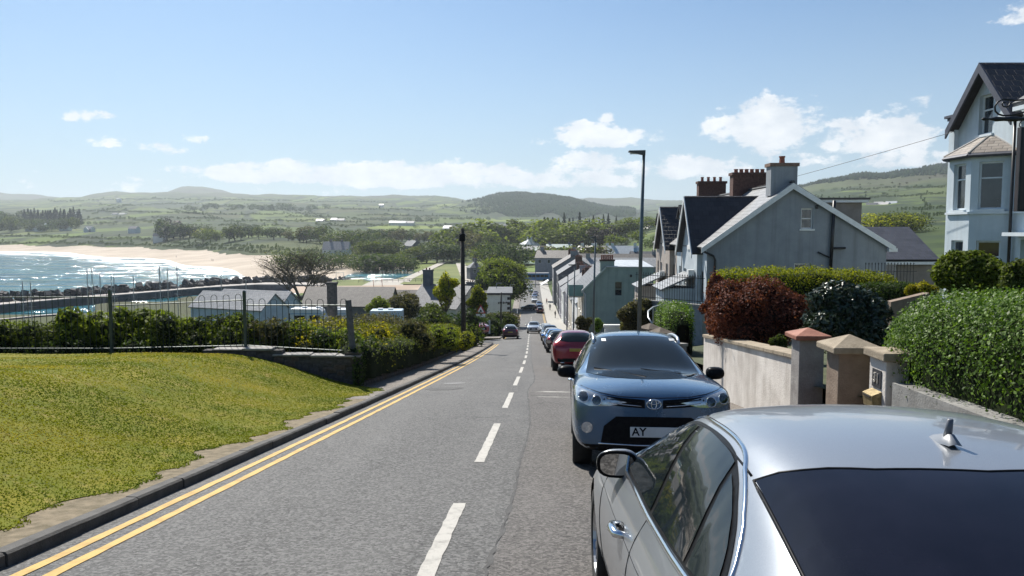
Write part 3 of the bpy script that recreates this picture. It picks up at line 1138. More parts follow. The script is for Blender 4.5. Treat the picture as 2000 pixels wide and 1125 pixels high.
def grow_branches(rnd, base, height, spread, levels=3, kids=(4, 5, 4), r0=0.3, lean=0.0, first=0.3):
 """skeleton of a tree: list of (points, radii) and the tips"""
 out, tips = [], []

 def go(p, d, ln, r, lv):
  n = 4
  pts = [p]
  q = p.copy()
  dd = d.copy()
  for i in range(n):
   dd = (dd + Vector((rnd.uniform(-.18, .18), rnd.uniform(-.18, .18), rnd.uniform(-.05, .16)))).normalized()
   q = q + dd * ln / n
   pts.append(q.copy())
  out.append((pts, [r * (1 - 0.55 * i / n) for i in range(n + 1)]))
  if lv >= levels:
   tips.append(q)
   return
  for k in range(kids[min(lv, len(kids) - 1)]):
   f = rnd.uniform(first if lv == 0 else 0.35, 1.0)
   i = min(n - 1, int(f * n))
   s = pts[i].lerp(pts[i + 1], f * n - i if f < 1 else 1)
   ang = rnd.uniform(0, 2 * math.pi)
   side = Vector((math.cos(ang), math.sin(ang), 0))
   nd = (dd * rnd.uniform(0.45, 0.8) + side * spread * rnd.uniform(0.7, 1.2) + Vector((0, 0, 0.12))).normalized()
   go(s, nd, ln * rnd.uniform(0.48, 0.72), r * 0.5 * rnd.uniform(0.8, 1.1), lv + 1)

 go(Vector(base), Vector((lean, 0, 1)).normalized(), height * 0.55, r0, 0)
 return out, tips

def tree(name, label, loc, height, crown_r, n, size, m, seed, cat='tree', group=None, trunk_h=0.3, levels=2, core=True, blobs_n=9, flat=0.8, lean=0.0):
 """broadleaf tree: tapered trunk with limbs, crown of leaves in uneven lumps with gaps"""
 rng = np.random.default_rng(seed)
 r = random.Random(seed)
 root = empty(name, loc, 0, label, cat, group)
 sk, tips = grow_branches(r, (0, 0, -0.2), height, 0.8, levels, (6, 4, 3), height * 0.022, lean)
 mb = MB()
 for pts, rad in sk:
  mb.tube(pts, rad, 5, cap=False)
 mb.build('trunk', BARK, root)
 zc = height * (trunk_h + (1 - trunk_h) * 0.5)
 rzv = height * (1 - trunk_h) * 0.5
 blobs = []
 for i in range(blobs_n):
  d = rng.normal(0, 1, 3)
  d /= np.linalg.norm(d)
  d[2] = d[2] * 0.9 + 0.1
  k = rng.uniform(0.35, 0.72)
  br = crown_r * rng.uniform(0.34, 0.55)
  blobs.append(((d[0] * crown_r * k, d[1] * crown_r * k, zc + d[2] * rzv * k), (br, br, br * flat)))
 blobs.append(((0, 0, zc + rzv * 0.1), (crown_r * 0.55, crown_r * 0.55, rzv * 0.7)))
 P, N = blob_points(rng, n, blobs, 0.3, 0.66)
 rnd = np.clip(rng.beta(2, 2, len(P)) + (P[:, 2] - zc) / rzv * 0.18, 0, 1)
 V, Fc, rnd = leaves_np(P, N, np.full(len(P), size), rng, rnd, 0.8, 0.7)
 link_mesh('crown', np_mesh('crown', V, Fc, m, rnd), root)
 if core:
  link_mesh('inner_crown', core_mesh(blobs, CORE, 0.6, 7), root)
 return root

# ================================================================== left side: grass bank, rubble wall, railings
def bank_z(x, y):
 d = -(x - rx(y)) - HALF_L - 0.47
 k = sm(0, 4.3, d)
 z = rz(y) + 0.03 + 0.98 * k + 0.02 * math.sin(x * 1.3 + y * 0.7) * k + 0.025 * math.sin(x * 0.5 - y * 1.1) * k
 return z - 0.012 * max(0, d - 5)

M_LAWN = bpy.data.materials.new('lawn')
M_LAWN.use_nodes = True
_w = NT(M_LAWN.node_tree)
_p = _w.n['Principled BSDF']
_p.inputs['Roughness'].default_value = 0.9
_p.inputs['Specular IOR Level'].default_value = 0.1
_g = _w.add('ShaderNodeNewGeometry')
_n1 = _w.remap(_w.noise(_g.outputs['Position'], 0.9, 7, 0.68), 0.34, 0.66)
_c = _w.mix(_n1, (0.100, 0.125, 0.011), (0.20, 0.175, 0.020))
_c = _w.mix(_w.remap(_w.noise(_g.outputs['Position'], 3.5, 5, 0.7), 0.55, 0.7), _c, (0.30, 0.225, 0.075))
_c = _w.mix(_w.remap(_w.noise(_g.outputs['Position'], 7.0, 4, 0.7), 0.56, 0.68), _c, (0.085, 0.10, 0.016))
_w.link(_c, _p.inputs['Base Color'])

def build_bank():
 ys = np.arange(-10, 20.9, 0.3)
 ds = np.concatenate([np.arange(0.0, 6, 0.25), np.arange(6, 26, 0.8)])
 V = []
 rng = random.Random(2)
 for y in ys:
  edge = 0.13 * math.sin(y * 1.7) + 0.1 * math.sin(y * 4.1 + 1) + 0.07 * math.sin(y * 9.3)
  for i, d in enumerate(ds):
   x = rx(y) - HALF_L - 0.47 - d + (edge * max(0, 1 - d / 2))
   V.append((x, y, bank_z(x, y) + (0.0 if d > 0.2 else 0.0)))
 nx, ny = len(ds), len(ys)
 idx = np.arange(nx * ny).reshape(ny, nx)
 faces = np.stack([idx[:-1, :-1], idx[1:, :-1], idx[1:, 1:], idx[:-1, 1:]], -1).reshape(-1, 4)
 o = link_mesh('grass_bank', np_mesh('grass_bank', np.array(V), faces, M_LAWN, smooth=True))
 tag(o, kind='structure')
 # short mown blades
 nrng = np.random.default_rng(5)
 n = 150000
 y = 20.7 - 19.5 * nrng.power(1.15, n)
 y = np.where(nrng.uniform(0, 1, n) < 0.65, nrng.uniform(3.0, 12, n), nrng.uniform(12, 20.7, n))
 d = np.abs(nrng.normal(0, 1, n)) * 4.2 - 0.06
 rxv = np.array([rx(t) for t in np.linspace(0, 22, 221)])
 rzv = np.array([rz(t) for t in np.linspace(0, 22, 221)])
 yy = np.linspace(0, 22, 221)
 edge = 0.13 * np.sin(y * 1.7) + 0.1 * np.sin(y * 4.1 + 1) + 0.07 * np.sin(y * 9.3)
 x = np.interp(y, yy, rxv) - HALF_L - 0.47 - d + edge * np.clip(1 - d / 2, 0, 1)
 dd = -(x - np.interp(y, yy, rxv)) - HALF_L - 0.47
 t = np.clip(dd / 4.3, 0, 1)
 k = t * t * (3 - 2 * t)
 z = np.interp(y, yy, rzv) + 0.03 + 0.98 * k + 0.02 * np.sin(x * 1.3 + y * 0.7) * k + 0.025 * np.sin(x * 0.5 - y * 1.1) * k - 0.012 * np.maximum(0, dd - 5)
 h = nrng.uniform(0.006, 0.018, n) * np.where(nrng.uniform(0, 1, n) < 0.03, 1.8, 1.0)
 w = nrng.uniform(0.004, 0.009, n) * (1 + y / 9)
 a = nrng.uniform(0, np.pi, n)
 lx, ly = nrng.normal(0, 0.016, n), nrng.normal(0, 0.016, n)
 V = np.empty((n, 3, 3))
 V[:, 0] = np.stack([x - w * np.cos(a), y - w * np.sin(a), z - 0.004], -1)
 V[:, 1] = np.stack([x + w * np.cos(a), y + w * np.sin(a), z - 0.004], -1)
 V[:, 2] = np.stack([x + lx, y + ly, z + h], -1)
 patch = 0.5 + 0.22 * np.sin(x * 1.1 + np.sin(y * 0.9) * 2) + 0.2 * np.sin(y * 1.9 + x * 0.6) + 0.2 * np.sin(x * 3.3 - y * 2.7 + 1)
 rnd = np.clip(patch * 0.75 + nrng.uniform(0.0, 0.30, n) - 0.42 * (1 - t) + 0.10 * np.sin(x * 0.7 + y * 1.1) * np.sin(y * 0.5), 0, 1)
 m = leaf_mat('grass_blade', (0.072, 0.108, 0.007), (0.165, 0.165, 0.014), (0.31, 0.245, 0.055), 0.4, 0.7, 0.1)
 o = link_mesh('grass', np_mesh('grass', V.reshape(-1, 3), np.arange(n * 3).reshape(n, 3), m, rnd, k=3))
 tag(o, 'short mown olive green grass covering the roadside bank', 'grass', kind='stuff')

build_bank()

M_RUBBLE = mat('rubble_stone', (0.055, 0.050, 0.048), (0.13, 0.118, 0.108), 0.9, nscale=3, bump=0.9, bscale=18)
M_RUBBLE2 = mat('rubble_stone_brown', (0.085, 0.062, 0.046), (0.15, 0.118, 0.092), 0.9, nscale=3, bump=0.9, bscale=18)
M_MORTAR = mat('old_mortar', (0.055, 0.052, 0.048), (0.10, 0.095, 0.088), 0.95, nscale=8, bump=0.8)
M_COPE_GREY = mat('slab_coping', (0.22, 0.21, 0.19), (0.33, 0.315, 0.29), 0.85, nscale=5, bump=0.5)

def stone_meshes(k=6, seed=1, m=None):
 out = []
 r = random.Random(seed)
 for i in range(k):
  bm = bmesh.new()
  bmesh.ops.create_cube(bm, size=1.0)
  bmesh.ops.bevel(bm, geom=bm.edges[:], offset=0.14, segments=1, affect='EDGES')
  for v in bm.verts:
   v.co += Vector((r.uniform(-.06, .06), r.uniform(-.05, .05), r.uniform(-.06, .06)))
  me = bpy.data.meshes.new('stone')
  bm.to_mesh(me)
  bm.free()
  me.materials.append(m)
  out.append(me)
 return out

STONES = stone_meshes(5, 1, M_RUBBLE) + stone_meshes(3, 2, M_RUBBLE2)

def rubble_wall(name, label, p0, p1, ztop, thick, parent_label, steps=None, group=None, zlow=None):
 """wall from p0 to p1 (x, y); ztop(s), zlow(s) heights along it; stones set proud of a mortar core"""
 a, b = Vector((*p0, 0)), Vector((*p1, 0))
 L = (b - a).length
 d = (b - a).normalized()
 ang = math.atan2(d.y, d.x)
 root = empty(name, (a.x, a.y, zlow(0)), ang, label, 'wall', group)
 z00 = zlow(0)
 mb = MB()
 n = max(2, int(L / 0.5))
 for i in range(n):
  s0, s1 = L * i / n, L * (i + 1) / n
  sm_ = (s0 + s1) / 2
  mb.box(s0, s1 + 0.001, 0.03, thick, zlow(sm_) - 0.4 - z00, ztop(sm_) - z00 - 0.003)
 mb.build('mortar', M_MORTAR, root)
 r = random.Random(int(L * 100))
 for row in range(14):
  s = -r.uniform(0, 0.2)
  hrow = r.uniform(0.13, 0.2)
  z = row * 0.165
  while s < L:
   w = r.uniform(0.18, 0.42)
   sc = s + w / 2
   if 0 <= s and s + w <= L + 0.05:
    zb = zlow(sc) - z00 - 0.05
    zt = ztop(sc) - z00
    zz = zb + z + 0.08
    if zz + 0.06 < zt:
     link_mesh('stone', STONES[r.randrange(len(STONES))], root, (sc, 0.10 + r.uniform(-0.02, 0.02), zz),
        (r.uniform(-.05, .05), r.uniform(-.08, .08), r.uniform(-.04, .04)), (w * 0.95, 0.2, min(hrow, zt - zz + 0.06) * 0.98))
   s += w + 0.012
 return root, z00, L

WY = 20.8
CORNER = at(705, 762, WY)
XL = at(395, 690, WY).x
steps = [(at(395, 0, WY).x, at(516, 0, WY).x, at(455, 681, WY).z), (at(516, 0, WY).x, at(593, 0, WY).x, at(555, 692, WY).z), (at(593, 0, WY).x, CORNER.x, at(650, 694, WY).z)]

def wtop(s):
 x = XL + s
 for a, b, z in steps:
  if x <= b:
   return z - 0.05
 return steps[-1][2] - 0.05

def wlow(s):
 x = XL + s
 return min(bank_z(x, WY - 0.1), rz(WY) + 1.2) - 0.15

wall_root, _z0, _L = rubble_wall('stone_wall', 'dark rubble wall stepping down across the end of the grass bank', (XL, WY), (CORNER.x, WY), wtop, 0.34, None, zlow=wlow)
for a, b, z in steps:
 n = max(2, int((b - a) / 0.62))
 for i in range(n):
  mb = MB()
  q0, q1 = a + (b - a) * i / n - XL, a + (b - a) * (i + 1) / n - XL
  mb.box(q0 + 0.006, q1 - 0.006, -0.05, 0.40, z - 0.05 - _z0, z - _z0 + 0.01 * math.sin(i * 3 + a))
  mb.build('coping_slab', M_COPE_GREY, wall_root, bevel=0.012)

# wall along the pavement, overgrown
def side_x(y):
 return rx(y) + pave_left(y) - 0.02

pts_wall = [(side_x(y), y) for y in (20.9, 30, 40, 50, 60)]
M_IVYWALL = mat('overgrown_wall', (0.040, 0.036, 0.028), (0.095, 0.080, 0.060), 0.95, nscale=4, bump=1.0, bscale=9)
for i in range(1):
 root = empty('roadside_wall', (pts_wall[0][0], pts_wall[0][1], rz(20.9)), 0, 'low ivy grown stone wall running downhill beside the left pavement', 'wall')
 ys = np.arange(20.82, 62.5, 0.8)
 mb = MB()
 o0 = root.location
 for a, b in zip(ys, ys[1:]):
  x0, x1 = side_x(a), side_x(b)
  vs = []
  for (x, y) in ((x0, a), (x1, b)):
   for (dx, dz) in ((0, -0.4), (0, 0.98), (-0.4, 0.98), (-0.4, -0.4)):
    vs.append((x + dx - o0.x, y - o0.y, rz(y) + dz - o0.z))
  mb.add(vs, [(0, 1, 5, 4), (1, 2, 6, 5), (2, 3, 7, 6), (0, 3, 2, 1), (4, 5, 6, 7)])
 mb.build('mortar', M_IVYWALL, root)
 r = random.Random(77)
 for row in range(6):
  y = 21.0 + r.uniform(0, .3)
  while y < 46:
   w = r.uniform(0.25, 0.5) * (1 if y < 32 else 1.6)
   yc = y + w / 2
   ang = math.atan2(side_x(yc + .5) - side_x(yc - .5), 1.0)
   link_mesh('stone', STONES[r.randrange(len(STONES))], root, (side_x(yc) - o0.x - 0.07, yc - o0.y, rz(yc) - o0.z + 0.1 + row * 0.165),
      (-0.12, 0, -ang), (0.2, w * 0.96, 0.155))
   y += w + 0.015

# ------------------------------------------------------------------ bow-top railings
M_IRON = mat('weathered_green_iron', (0.035, 0.055, 0.048), (0.062, 0.085, 0.075), 0.5, 0.3, nscale=12, bump=0.2)
M_IRON_BLK = mat('black_iron', (0.012, 0.012, 0.013), (0.024, 0.024, 0.026), 0.45, 0.3, nscale=12, bump=0.2)

def hoop_mesh(h_leg, span, r):
 mb = MB()
 pts = [(-span / 2, 0, 0), (-span / 2, 0, h_leg)]
 for k in range(1, 8):
  t = math.pi * k / 8
  pts.append((-span / 2 * math.cos(t), 0, h_leg + span / 2 * math.sin(t)))
 pts += [(span / 2, 0, h_leg), (span / 2, 0, 0)]
 mb.tube(pts, r, 5)
 return mb.mesh('hoop', M_IRON, True)

HOOP = {}
RY = 21.25
rail_root = empty('railing', at(0, 688, RY), 0, 'green bow topped iron railing along the back of the grass bank', 'railing')
ro = rail_root.location.copy()
panels = [(-90, 219, 689, 689, 581, 580), (219, 480, 689, 683, 597, 586), (480, 684, 683, 694, 596, 596)]
for (u0, u1, b0, b1, t0, t1) in panels:
 pb0, pb1 = at(u0, b0, RY), at(u1, b1, RY)
 pt0, pt1 = at(u0, t0, RY), at(u1, t1, RY)
 mb = MB()
 mb.tube([pt0 - ro, pt1 - ro], 0.017, 5)
 mb.build('rail', M_IRON, rail_root)
 mb = MB()
 mb.tube([pb0 - ro + Vector((0, 0, 0.12)), pb1 - ro + Vector((0, 0, 0.12))], 0.017, 5)
 mb.build('rail', M_IRON, rail_root)
 L = pb1.x - pb0.x
 n = max(1, round(L / 0.335))
 for i in range(n):
  k = (i + 0.5) / n
  b = pb0.lerp(pb1, k)
  t = pt0.lerp(pt1, k)
  h = round((t.z - b.z) + 0.09, 2)
  if h not in HOOP:
   HOOP[h] = hoop_mesh(h, 0.165, 0.0085)
  link_mesh('hoop', HOOP[h], rail_root, b - ro)
for (u, vb, vt, w, lean) in ((219, 690, 567, 0.075, 0), (480, 690, 570, 0.075, 0), (-90, 690, 567, 0.075, 0)):
 b, t = at(u, vb, RY), at(u, vt, RY)
 mb = MB()
 mb.cbox((b.x - ro.x, b.y - ro.y, b.z - ro.z - 0.1), w, w, t.z - b.z + 0.1)
 mb.pyramid((b.x - ro.x, b.y - ro.y), w * 1.25, w * 1.25, t.z - ro.z, t.z - ro.z + 0.04, 0.3)
 mb.build('post', M_IRON, rail_root)
# the stout leaning end post
b, t = at(690, 700, RY), at(680, 586, RY)
mb = MB()
mb.tube([b - ro, t - ro], [0.095, 0.085], 4)
mb.build('post', mat('grey_timber', (0.075, 0.08, 0.08), (0.13, 0.135, 0.135), 0.8, nscale=8, bump=0.7), rail_root)

# undergrowth behind the railings
rng0 = random.Random(4)

def bush_row(u0, u1, vt0, vt1, Y, du, name, label, m, seed, n, size, zb=None, cat='bush', depth=1.0, group='undergrowth behind the railings'):
 a, b = at(u0, 690, Y), at(u1, 690, Y)
 ta, tb = at(u0, vt0, Y), at(u1, vt1, Y)
 L = b.x - a.x
 k = max(2, int(L / 0.55))
 rng = np.random.default_rng(seed)
 base = Vector(((a.x + b.x) / 2, Y, (a.z + b.z) / 2 if zb is None else zb))
 blobs = []
 for i in range(k):
  q = (i + 0.5) / k
  x = a.x + L * q - base.x
  top = ta.z + (tb.z - ta.z) * q - base.z + rng.uniform(-0.2, 0.08)
  r = rng.uniform(0.32, 0.5)
  z = top - r * 0.8
  while z > -1.0:
   blobs.append(((x + rng.uniform(-.15, .15), rng.uniform(-0.3, 0.5) * depth, z), (r, r * depth, r * 0.9)))
   z -= r * 1.1
   r = rng.uniform(0.36, 0.55)
 return plant(name, label, cat, base, blobs, n, size, m, seed, group=group)

hp = [(at(u, 0, RY + 1.3).x, RY + 1.3, at(u, 712, RY + 1.3).z, at(u, v, RY + 1.3).z - at(u, 712, RY + 1.3).z) for u, v in ((-90, 640), (60, 634), (160, 628), (300, 632), (400, 624), (520, 630), (610, 640), (700, 652))]
hedge('mixed_growth', 'continuous mixed green growth right behind the railings', hp, 1.5, 1.0, 16000, 0.10, G_LIGHT, 27, rough=0.16, round_=0.5, jitter=0.9, cat='undergrowth', tone=lambda P: 0.12 + 0.3 * np.sin(P[:, 0] * 1.9) * np.sin(P[:, 0] * 0.7 + 1))
bush_row(-60, 125, 632, 622, RY + 0.9, 0, 'bramble_bush', 'low dark green undergrowth behind the railings at the left edge', G_MID, 21, 4200, 0.085)
bush_row(118, 330, 598, 600, RY + 1.1, 0, 'sycamore_sapling', 'broad leaved sapling rising above the rail behind the first iron post', G_LIGHT, 22, 3200, 0.15)
bush_row(320, 480, 612, 620, RY + 1.0, 0, 'tall_weeds', 'tall mixed green weeds pressed against the middle railing panel', G_MID, 23, 3600, 0.09)
bush_row(470, 570, 622, 628, RY + 1.0, 0, 'flowering_shrub', 'reddish green shrub behind the railing panel beside the boathouses', G_BROWN, 24, 2600, 0.08)
bush_row(555, 700, 640, 655, RY + 0.9, 0, 'ivy_bush', 'dark ivy bush behind the last railing panel by the leaning post', G_DARK, 25, 3400, 0.085)
bush_row(-60, 700, 668, 668, RY + 0.45, 0, 'ivy', 'dark shaded ivy along the foot of the railings', G_DARK, 26, 7000, 0.075, depth=0.6)

# hedge that overhangs the roadside wall
path = [(side_x(y) - 0.3, y, rz(y) + 0.55, 0.75) for y in (21, 26, 32, 38, 44, 50, 56, 62)]
hedge('ivy_hedge', 'dark green ivy spilling over the wall beside the left pavement', path, 1.15, 0.8, 9000, 0.075, G_MID, 31, rough=0.12, round_=0.4)
# ivy curtain at the near end of the wall
bl = [((0.05 * math.sin(i * 2.1), 0.45 * i - 0.2, 0.55 + 0.18 * math.sin(i * 1.7)), (0.16, 0.4, 0.55)) for i in range(7)]
plant('ivy', 'ivy curtain hanging down the near corner of the roadside wall', 'ivy', (side_x(22) - 0.1, 21.2, rz(21.5)), bl, 2600, 0.075, G_DARK, 32)
# bank of shrubs behind that wall
def yellow_patch(P):
 return -0.42 + 0.10 * np.sin(P[:, 1] * 0.55 + 0.6) + 0.20 * np.sin(P[:, 0] * 2.1 + P[:, 1] * 1.3) * np.sin(P[:, 1] * 0.8) + 0.42 * np.clip(1 - P[:, 1] / 9, 0, 1)

hp = [(side_x(y) - 1.75, y, rz(y) + 0.25, h) for y, h in ((21.6, 1.25), (24, 1.65), (28, 1.5), (33, 1.45), (40, 1.4), (48, 1.45), (56, 1.5), (63, 1.3))]
hedge('broom_hedge', 'long yellow green flowering hedge behind the roadside wall', hp, 3.0, 1.5, 26000, 0.095, G_GORSE, 41, rough=0.16, round_=0.45, jitter=0.8, tone=yellow_patch)
hp = [(side_x(y) - 5.2, y, rz(y) - 0.6, h) for y, h in ((24, 2.0), (30, 2.3), (38, 2.6), (48, 2.9), (58, 3.0))]
hedge('thicket', 'brownish green thicket behind the yellow hedge', hp, 5.0, 2.6, 15000, 0.15, G_BROWN, 45, rough=0.12, round_=0.5, jitter=0.8, cat='thicket')
hp = [(x, 27 + 0.2 * x, land, h) for x, land, h in ((-24, CH - 5.6, 1.6), (-18, CH - 5.7, 1.9), (-12, CH - 5.7, 1.8), (-7, CH - 5.7, 1.6))]
hedge('thicket', 'dark green thicket on the drop behind the railings', hp, 5.0, 2.0, 14000, 0.13, G_MID, 47, rough=0.14, round_=0.5, jitter=0.8, cat='thicket')

for (u, v, Y, w_, h_, m, lab, sd) in ((745, 640, 27, 0.9, 1.0, G_GORSE, 'yellow flowering broom mound just right of the leaning post', 48), (800, 642, 31, 1.0, 1.1, G_BROWN, 'brown green mound rising from the roadside hedge', 49),
         (845, 646, 36, 0.9, 1.0, G_LIGHT, 'fresh green mound in the roadside hedge', 50), (885, 650, 44, 1.0, 1.1, G_YELLOW, 'olive mound beside the telegraph pole', 46)):
 p = at(u, v, Y)
 plant('hedge_mound', lab, 'bush', (p.x, p.y, p.z - h_), lumps(random.Random(sd), 9, (w_, w_, h_), w_ * 0.42), 1500, 0.085, m, sd)

# ================================================================== right side: garden walls, piers, hedges
M_RENDER = mat('pale_wall_render', (0.54, 0.49, 0.44), (0.72, 0.67, 0.61), 0.9, nscale=2.2, ndetail=8, bump=0.5, bscale=30, streak=0.6)
M_SANDSTONE = mat('sandstone_coping', (0.25, 0.20, 0.14), (0.37, 0.305, 0.22), 0.85, nscale=6, bump=0.5, bscale=40)
M_REDCAP = mat('red_pier_cap', (0.24, 0.085, 0.05), (0.36, 0.15, 0.095), 0.7, nscale=5, bump=0.4)
M_PIER_GREY = mat('grey_pier_render', (0.22, 0.20, 0.19), (0.34, 0.32, 0.30), 0.9, nscale=4, bump=0.5, bscale=40)
M_PIER_BROWN = mat('brown_pier_render', (0.20, 0.145, 0.105), (0.29, 0.22, 0.165), 0.9, nscale=4, bump=0.5, bscale=40)
M_BROWNSTONE = mat('weathered_brown_cap', (0.10, 0.078, 0.058), (0.18, 0.145, 0.11), 0.9, nscale=5, bump=0.6)
M_SOIL = mat('garden_soil', (0.035, 0.045, 0.018), (0.075, 0.085, 0.035), 0.95, nscale=2, bump=0.8, bscale=12)

def wall_x(y):
 return rx(y) + HALF_R + 1.75

# garden ground behind the walls
mb = MB()
ys = np.arange(-6, 60, 1.5)
ds = [0.1, 1.0, 2.5, 5, 9, 14, 22, 34]
vs = []
for y in ys:
 for d in ds:
  x = wall_x(y) + d
  vs.append((x, y, rz(y) + 0.72 + 0.9 * sm(1, 10, d) + 0.05 * d + 0.05 * math.sin(x * 2 + y)))
mb.add(vs, [(j * 8 + i, j * 8 + i + 1, (j + 1) * 8 + i + 1, (j + 1) * 8 + i) for j in range(len(ys) - 1) for i in range(7)])
tag(mb.build('garden_ground', M_SOIL, smooth=True), kind='structure')

def garden_z(x, y):
 d = max(0.0, x - wall_x(y))
 return rz(y) + 0.72 + 0.9 * sm(1, 10, d) + 0.05 * d

def garden_wall(name, label, y0, y1, htop, thick, m, cope=None, cope_len=0.6, cope_h=0.075, over=0.05):
 root = empty(name, (wall_x(y0), y0, rz(y0)), 0, label, 'wall')
 o = root.location.copy()
 ys = list(np.arange(y0, y1, 0.6)) + [y1]
 mb = MB()
 n = len(ys)
 vs = []
 for y in ys:
  for (dx, dz) in ((0, -0.3), (0, htop(y)), (thick, htop(y)), (thick, -0.3)):
   vs.append((wall_x(y) + dx - o.x, y - o.y, rz(y) + dz - o.z))
 fs = []
 for j in range(n - 1):
  b = j * 4
  fs += [(b, b + 4, b + 5, b + 1), (b + 1, b + 5, b + 6, b + 2), (b + 2, b + 6, b + 7, b + 3)]
 fs += [(0, 1, 2, 3), ((n - 1) * 4 + 3, (n - 1) * 4 + 2, (n - 1) * 4 + 1, (n - 1) * 4)]
 mb.add(vs, fs)
 mb.build('masonry', m, root)
 if cope:
  y = y0
  while y < y1 - 0.05:
   a, b = y + 0.004, min(y1, y + cope_len) - 0.004
   mb = MB()
   vs = []
   for yy in (a, b):
    for (dx, dz) in ((-over, 0.002), (-over, cope_h), (thick + over, cope_h + 0.02), (thick + over, 0.002)):
     vs.append((wall_x(yy) + dx - o.x, yy - o.y, rz(yy) + htop(yy) + dz - o.z))
   mb.add(vs, [(0, 4, 5, 1), (1, 5, 6, 2), (2, 6, 7, 3), (0, 3, 7, 4), (0, 1, 2, 3), (7, 6, 5, 4)])
   mb.build('coping_stone', cope, root, bevel=0.01)
   y += cope_len
 return root

def topline(u0, v0, y0, u1, v1, y1):
 z0, z1 = at(u0, v0, y0).z - rz(y0), at(u1, v1, y1).z - rz(y1)
 return lambda y: z0 + (z1 - z0) * (y - y0) / (y1 - y0)

YA, YB = 12.35, 19.6
garden_wall('garden_wall', 'pale rendered garden wall with sandstone coping beside the blue car', YA, YB, topline(1545, 702, YA, 1376, 662, 18.7), 0.22, M_RENDER, M_SANDSTONE)
garden_wall('retaining_wall', 'low grey rendered wall sloping under the big clipped hedge', -4, 9.0, topline(1985, 850, 6.35, 1752, 762, 8.5), 0.25, mat('grey_wall_render', (0.17, 0.165, 0.155), (0.27, 0.265, 0.25), 0.9, nscale=2.5, ndetail=8, bump=0.5, bscale=30, streak=0.6))
garden_wall('garden_wall', 'grey garden wall running downhill beyond the stone pier caps', 23.2, 36, lambda y: 1.1, 0.25, M_PIER_GREY, M_COPE_GREY)

def pier(name, label, u0, u1, vtop, Y, m, capm, cap_over, cap_h, slope_h, face_y=None, depth=None):
 """square pier: front face spans u0..u1 at distance Y; cap slab with a shallow pyramid"""
 a, b = at(u0, vtop, Y), at(u1, vtop, Y)
 w = b.x - a.x
 dpt = depth or w
 zb = rz(Y) + 0.02
 root = empty(name, (a.x + w / 2, Y + dpt / 2, zb), -0.03, label, 'gate pier')
 h = a.z - zb
 MB().box(-w / 2, w / 2, -dpt / 2, dpt / 2, -0.3, h).build('shaft', m, root, bevel=0.012)
 mb = MB()
 W, D = w + 2 * cap_over, dpt + 2 * cap_over
 mb.box(-W / 2, W / 2, -D / 2, D / 2, h + 0.002, h + cap_h)
 mb.build('cap', capm, root, bevel=0.012)
 MB().pyramid((0, 0), W - 0.01, D - 0.01, h + cap_h, h + cap_h + slope_h, 0.03).build('cap_top', capm, root)
 return root

pa = pier('gate_pier', 'grey gate pier with a red cap at the end of the pale wall', 1563, 1611, 664, 11.95, M_PIER_GREY, M_REDCAP, 0.085, 0.07, 0.10)
pb = pier('gate_pier', 'brown gate pier with a sandstone pyramid cap', 1640, 1704, 690, 10.25, M_PIER_BROWN, M_SANDSTONE, 0.11, 0.085, 0.14, depth=0.43)
pc = pier('gate_pier', 'pier with a letter box against the clipped hedge', 1733, 1790, 706, 9.15, M_RENDER, M_SANDSTONE, 0.06, 0.10, 0.03, depth=0.46)
# house number and letter box on the road side of that pier
def text_obj(txt, size, m, parent, M, depth=0.006, name='number', align='CENTER'):
 cu = bpy.data.curves.new(name, 'FONT')
 cu.body = txt
 cu.size = size
 cu.extrude = depth
 cu.offset = size * 0.02
 cu.align_x = align
 cu.align_y = 'CENTER'
 tmp = bpy.data.objects.new(name, cu)
 COL.objects.link(tmp)
 dg = bpy.context.evaluated_depsgraph_get()
 me = bpy.data.meshes.new_from_object(tmp.evaluated_get(dg))
 bpy.data.objects.remove(tmp)
 me.materials.clear()
 me.materials.append(m)
 o = link_mesh(name, me, parent)
 o.matrix_local = M
 return o

FACE_W = Matrix(((0, 0, -1, 0), (-1, 0, 0, 0), (0, 1, 0, 0), (0, 0, 0, 1)))   # text plane -> facing -X, upright
w2 = (at(1790, 706, 9.15).x - at(1733, 706, 9.15).x) / 2
hh = at(1733, 706, 9.15).z - rz(9.15) - 0.02
M_NUM = mat('number_metal', (0.45, 0.42, 0.38), (0.6, 0.57, 0.52), 0.35, 0.6)
MB().box(-w2 - 0.012, -w2 + 0.002, -0.12, 0.12, hh - 0.36, hh - 0.14).build('number_plate', mat('dark_plate', (0.03, 0.03, 0.035), (0.05, 0.05, 0.055), 0.4), pc)
text_obj('31', 0.17, M_NUM, pc, Matrix.Translation((-w2 - 0.016, 0, hh - 0.25)) @ FACE_W)
M_BRASS = mat('weathered_brass', (0.20, 0.15, 0.07), (0.32, 0.25, 0.13), 0.5, 0.5, nscale=15, bump=0.3)
mb = MB()
mb.add([(-w2 - 0.10, -0.14, hh - 0.60), (-w2 - 0.10, 0.14, hh - 0.60), (-w2, 0.14, hh - 0.60), (-w2, -0.14, hh - 0.60),
  (-w2 - 0.12, -0.14, hh - 0.44), (-w2 - 0.12, 0.14, hh - 0.44), (-w2, 0.14, hh - 0.39), (-w2, -0.14, hh - 0.39)],
  [(0, 1, 2, 3), (4, 7, 6, 5), (0, 4, 5, 1), (1, 5, 6, 2), (2, 6, 7, 3), (3, 7, 4, 0)])
lb = mb.build('letter_box', M_BRASS, pc, bevel=0.006)
MB().box(-w2 - 0.128, -w2 - 0.118, -0.10, 0.10, hh - 0.47, hh - 0.45).build('slot', mat('slot_shadow', (0.02, 0.018, 0.015), None, 0.6), lb)

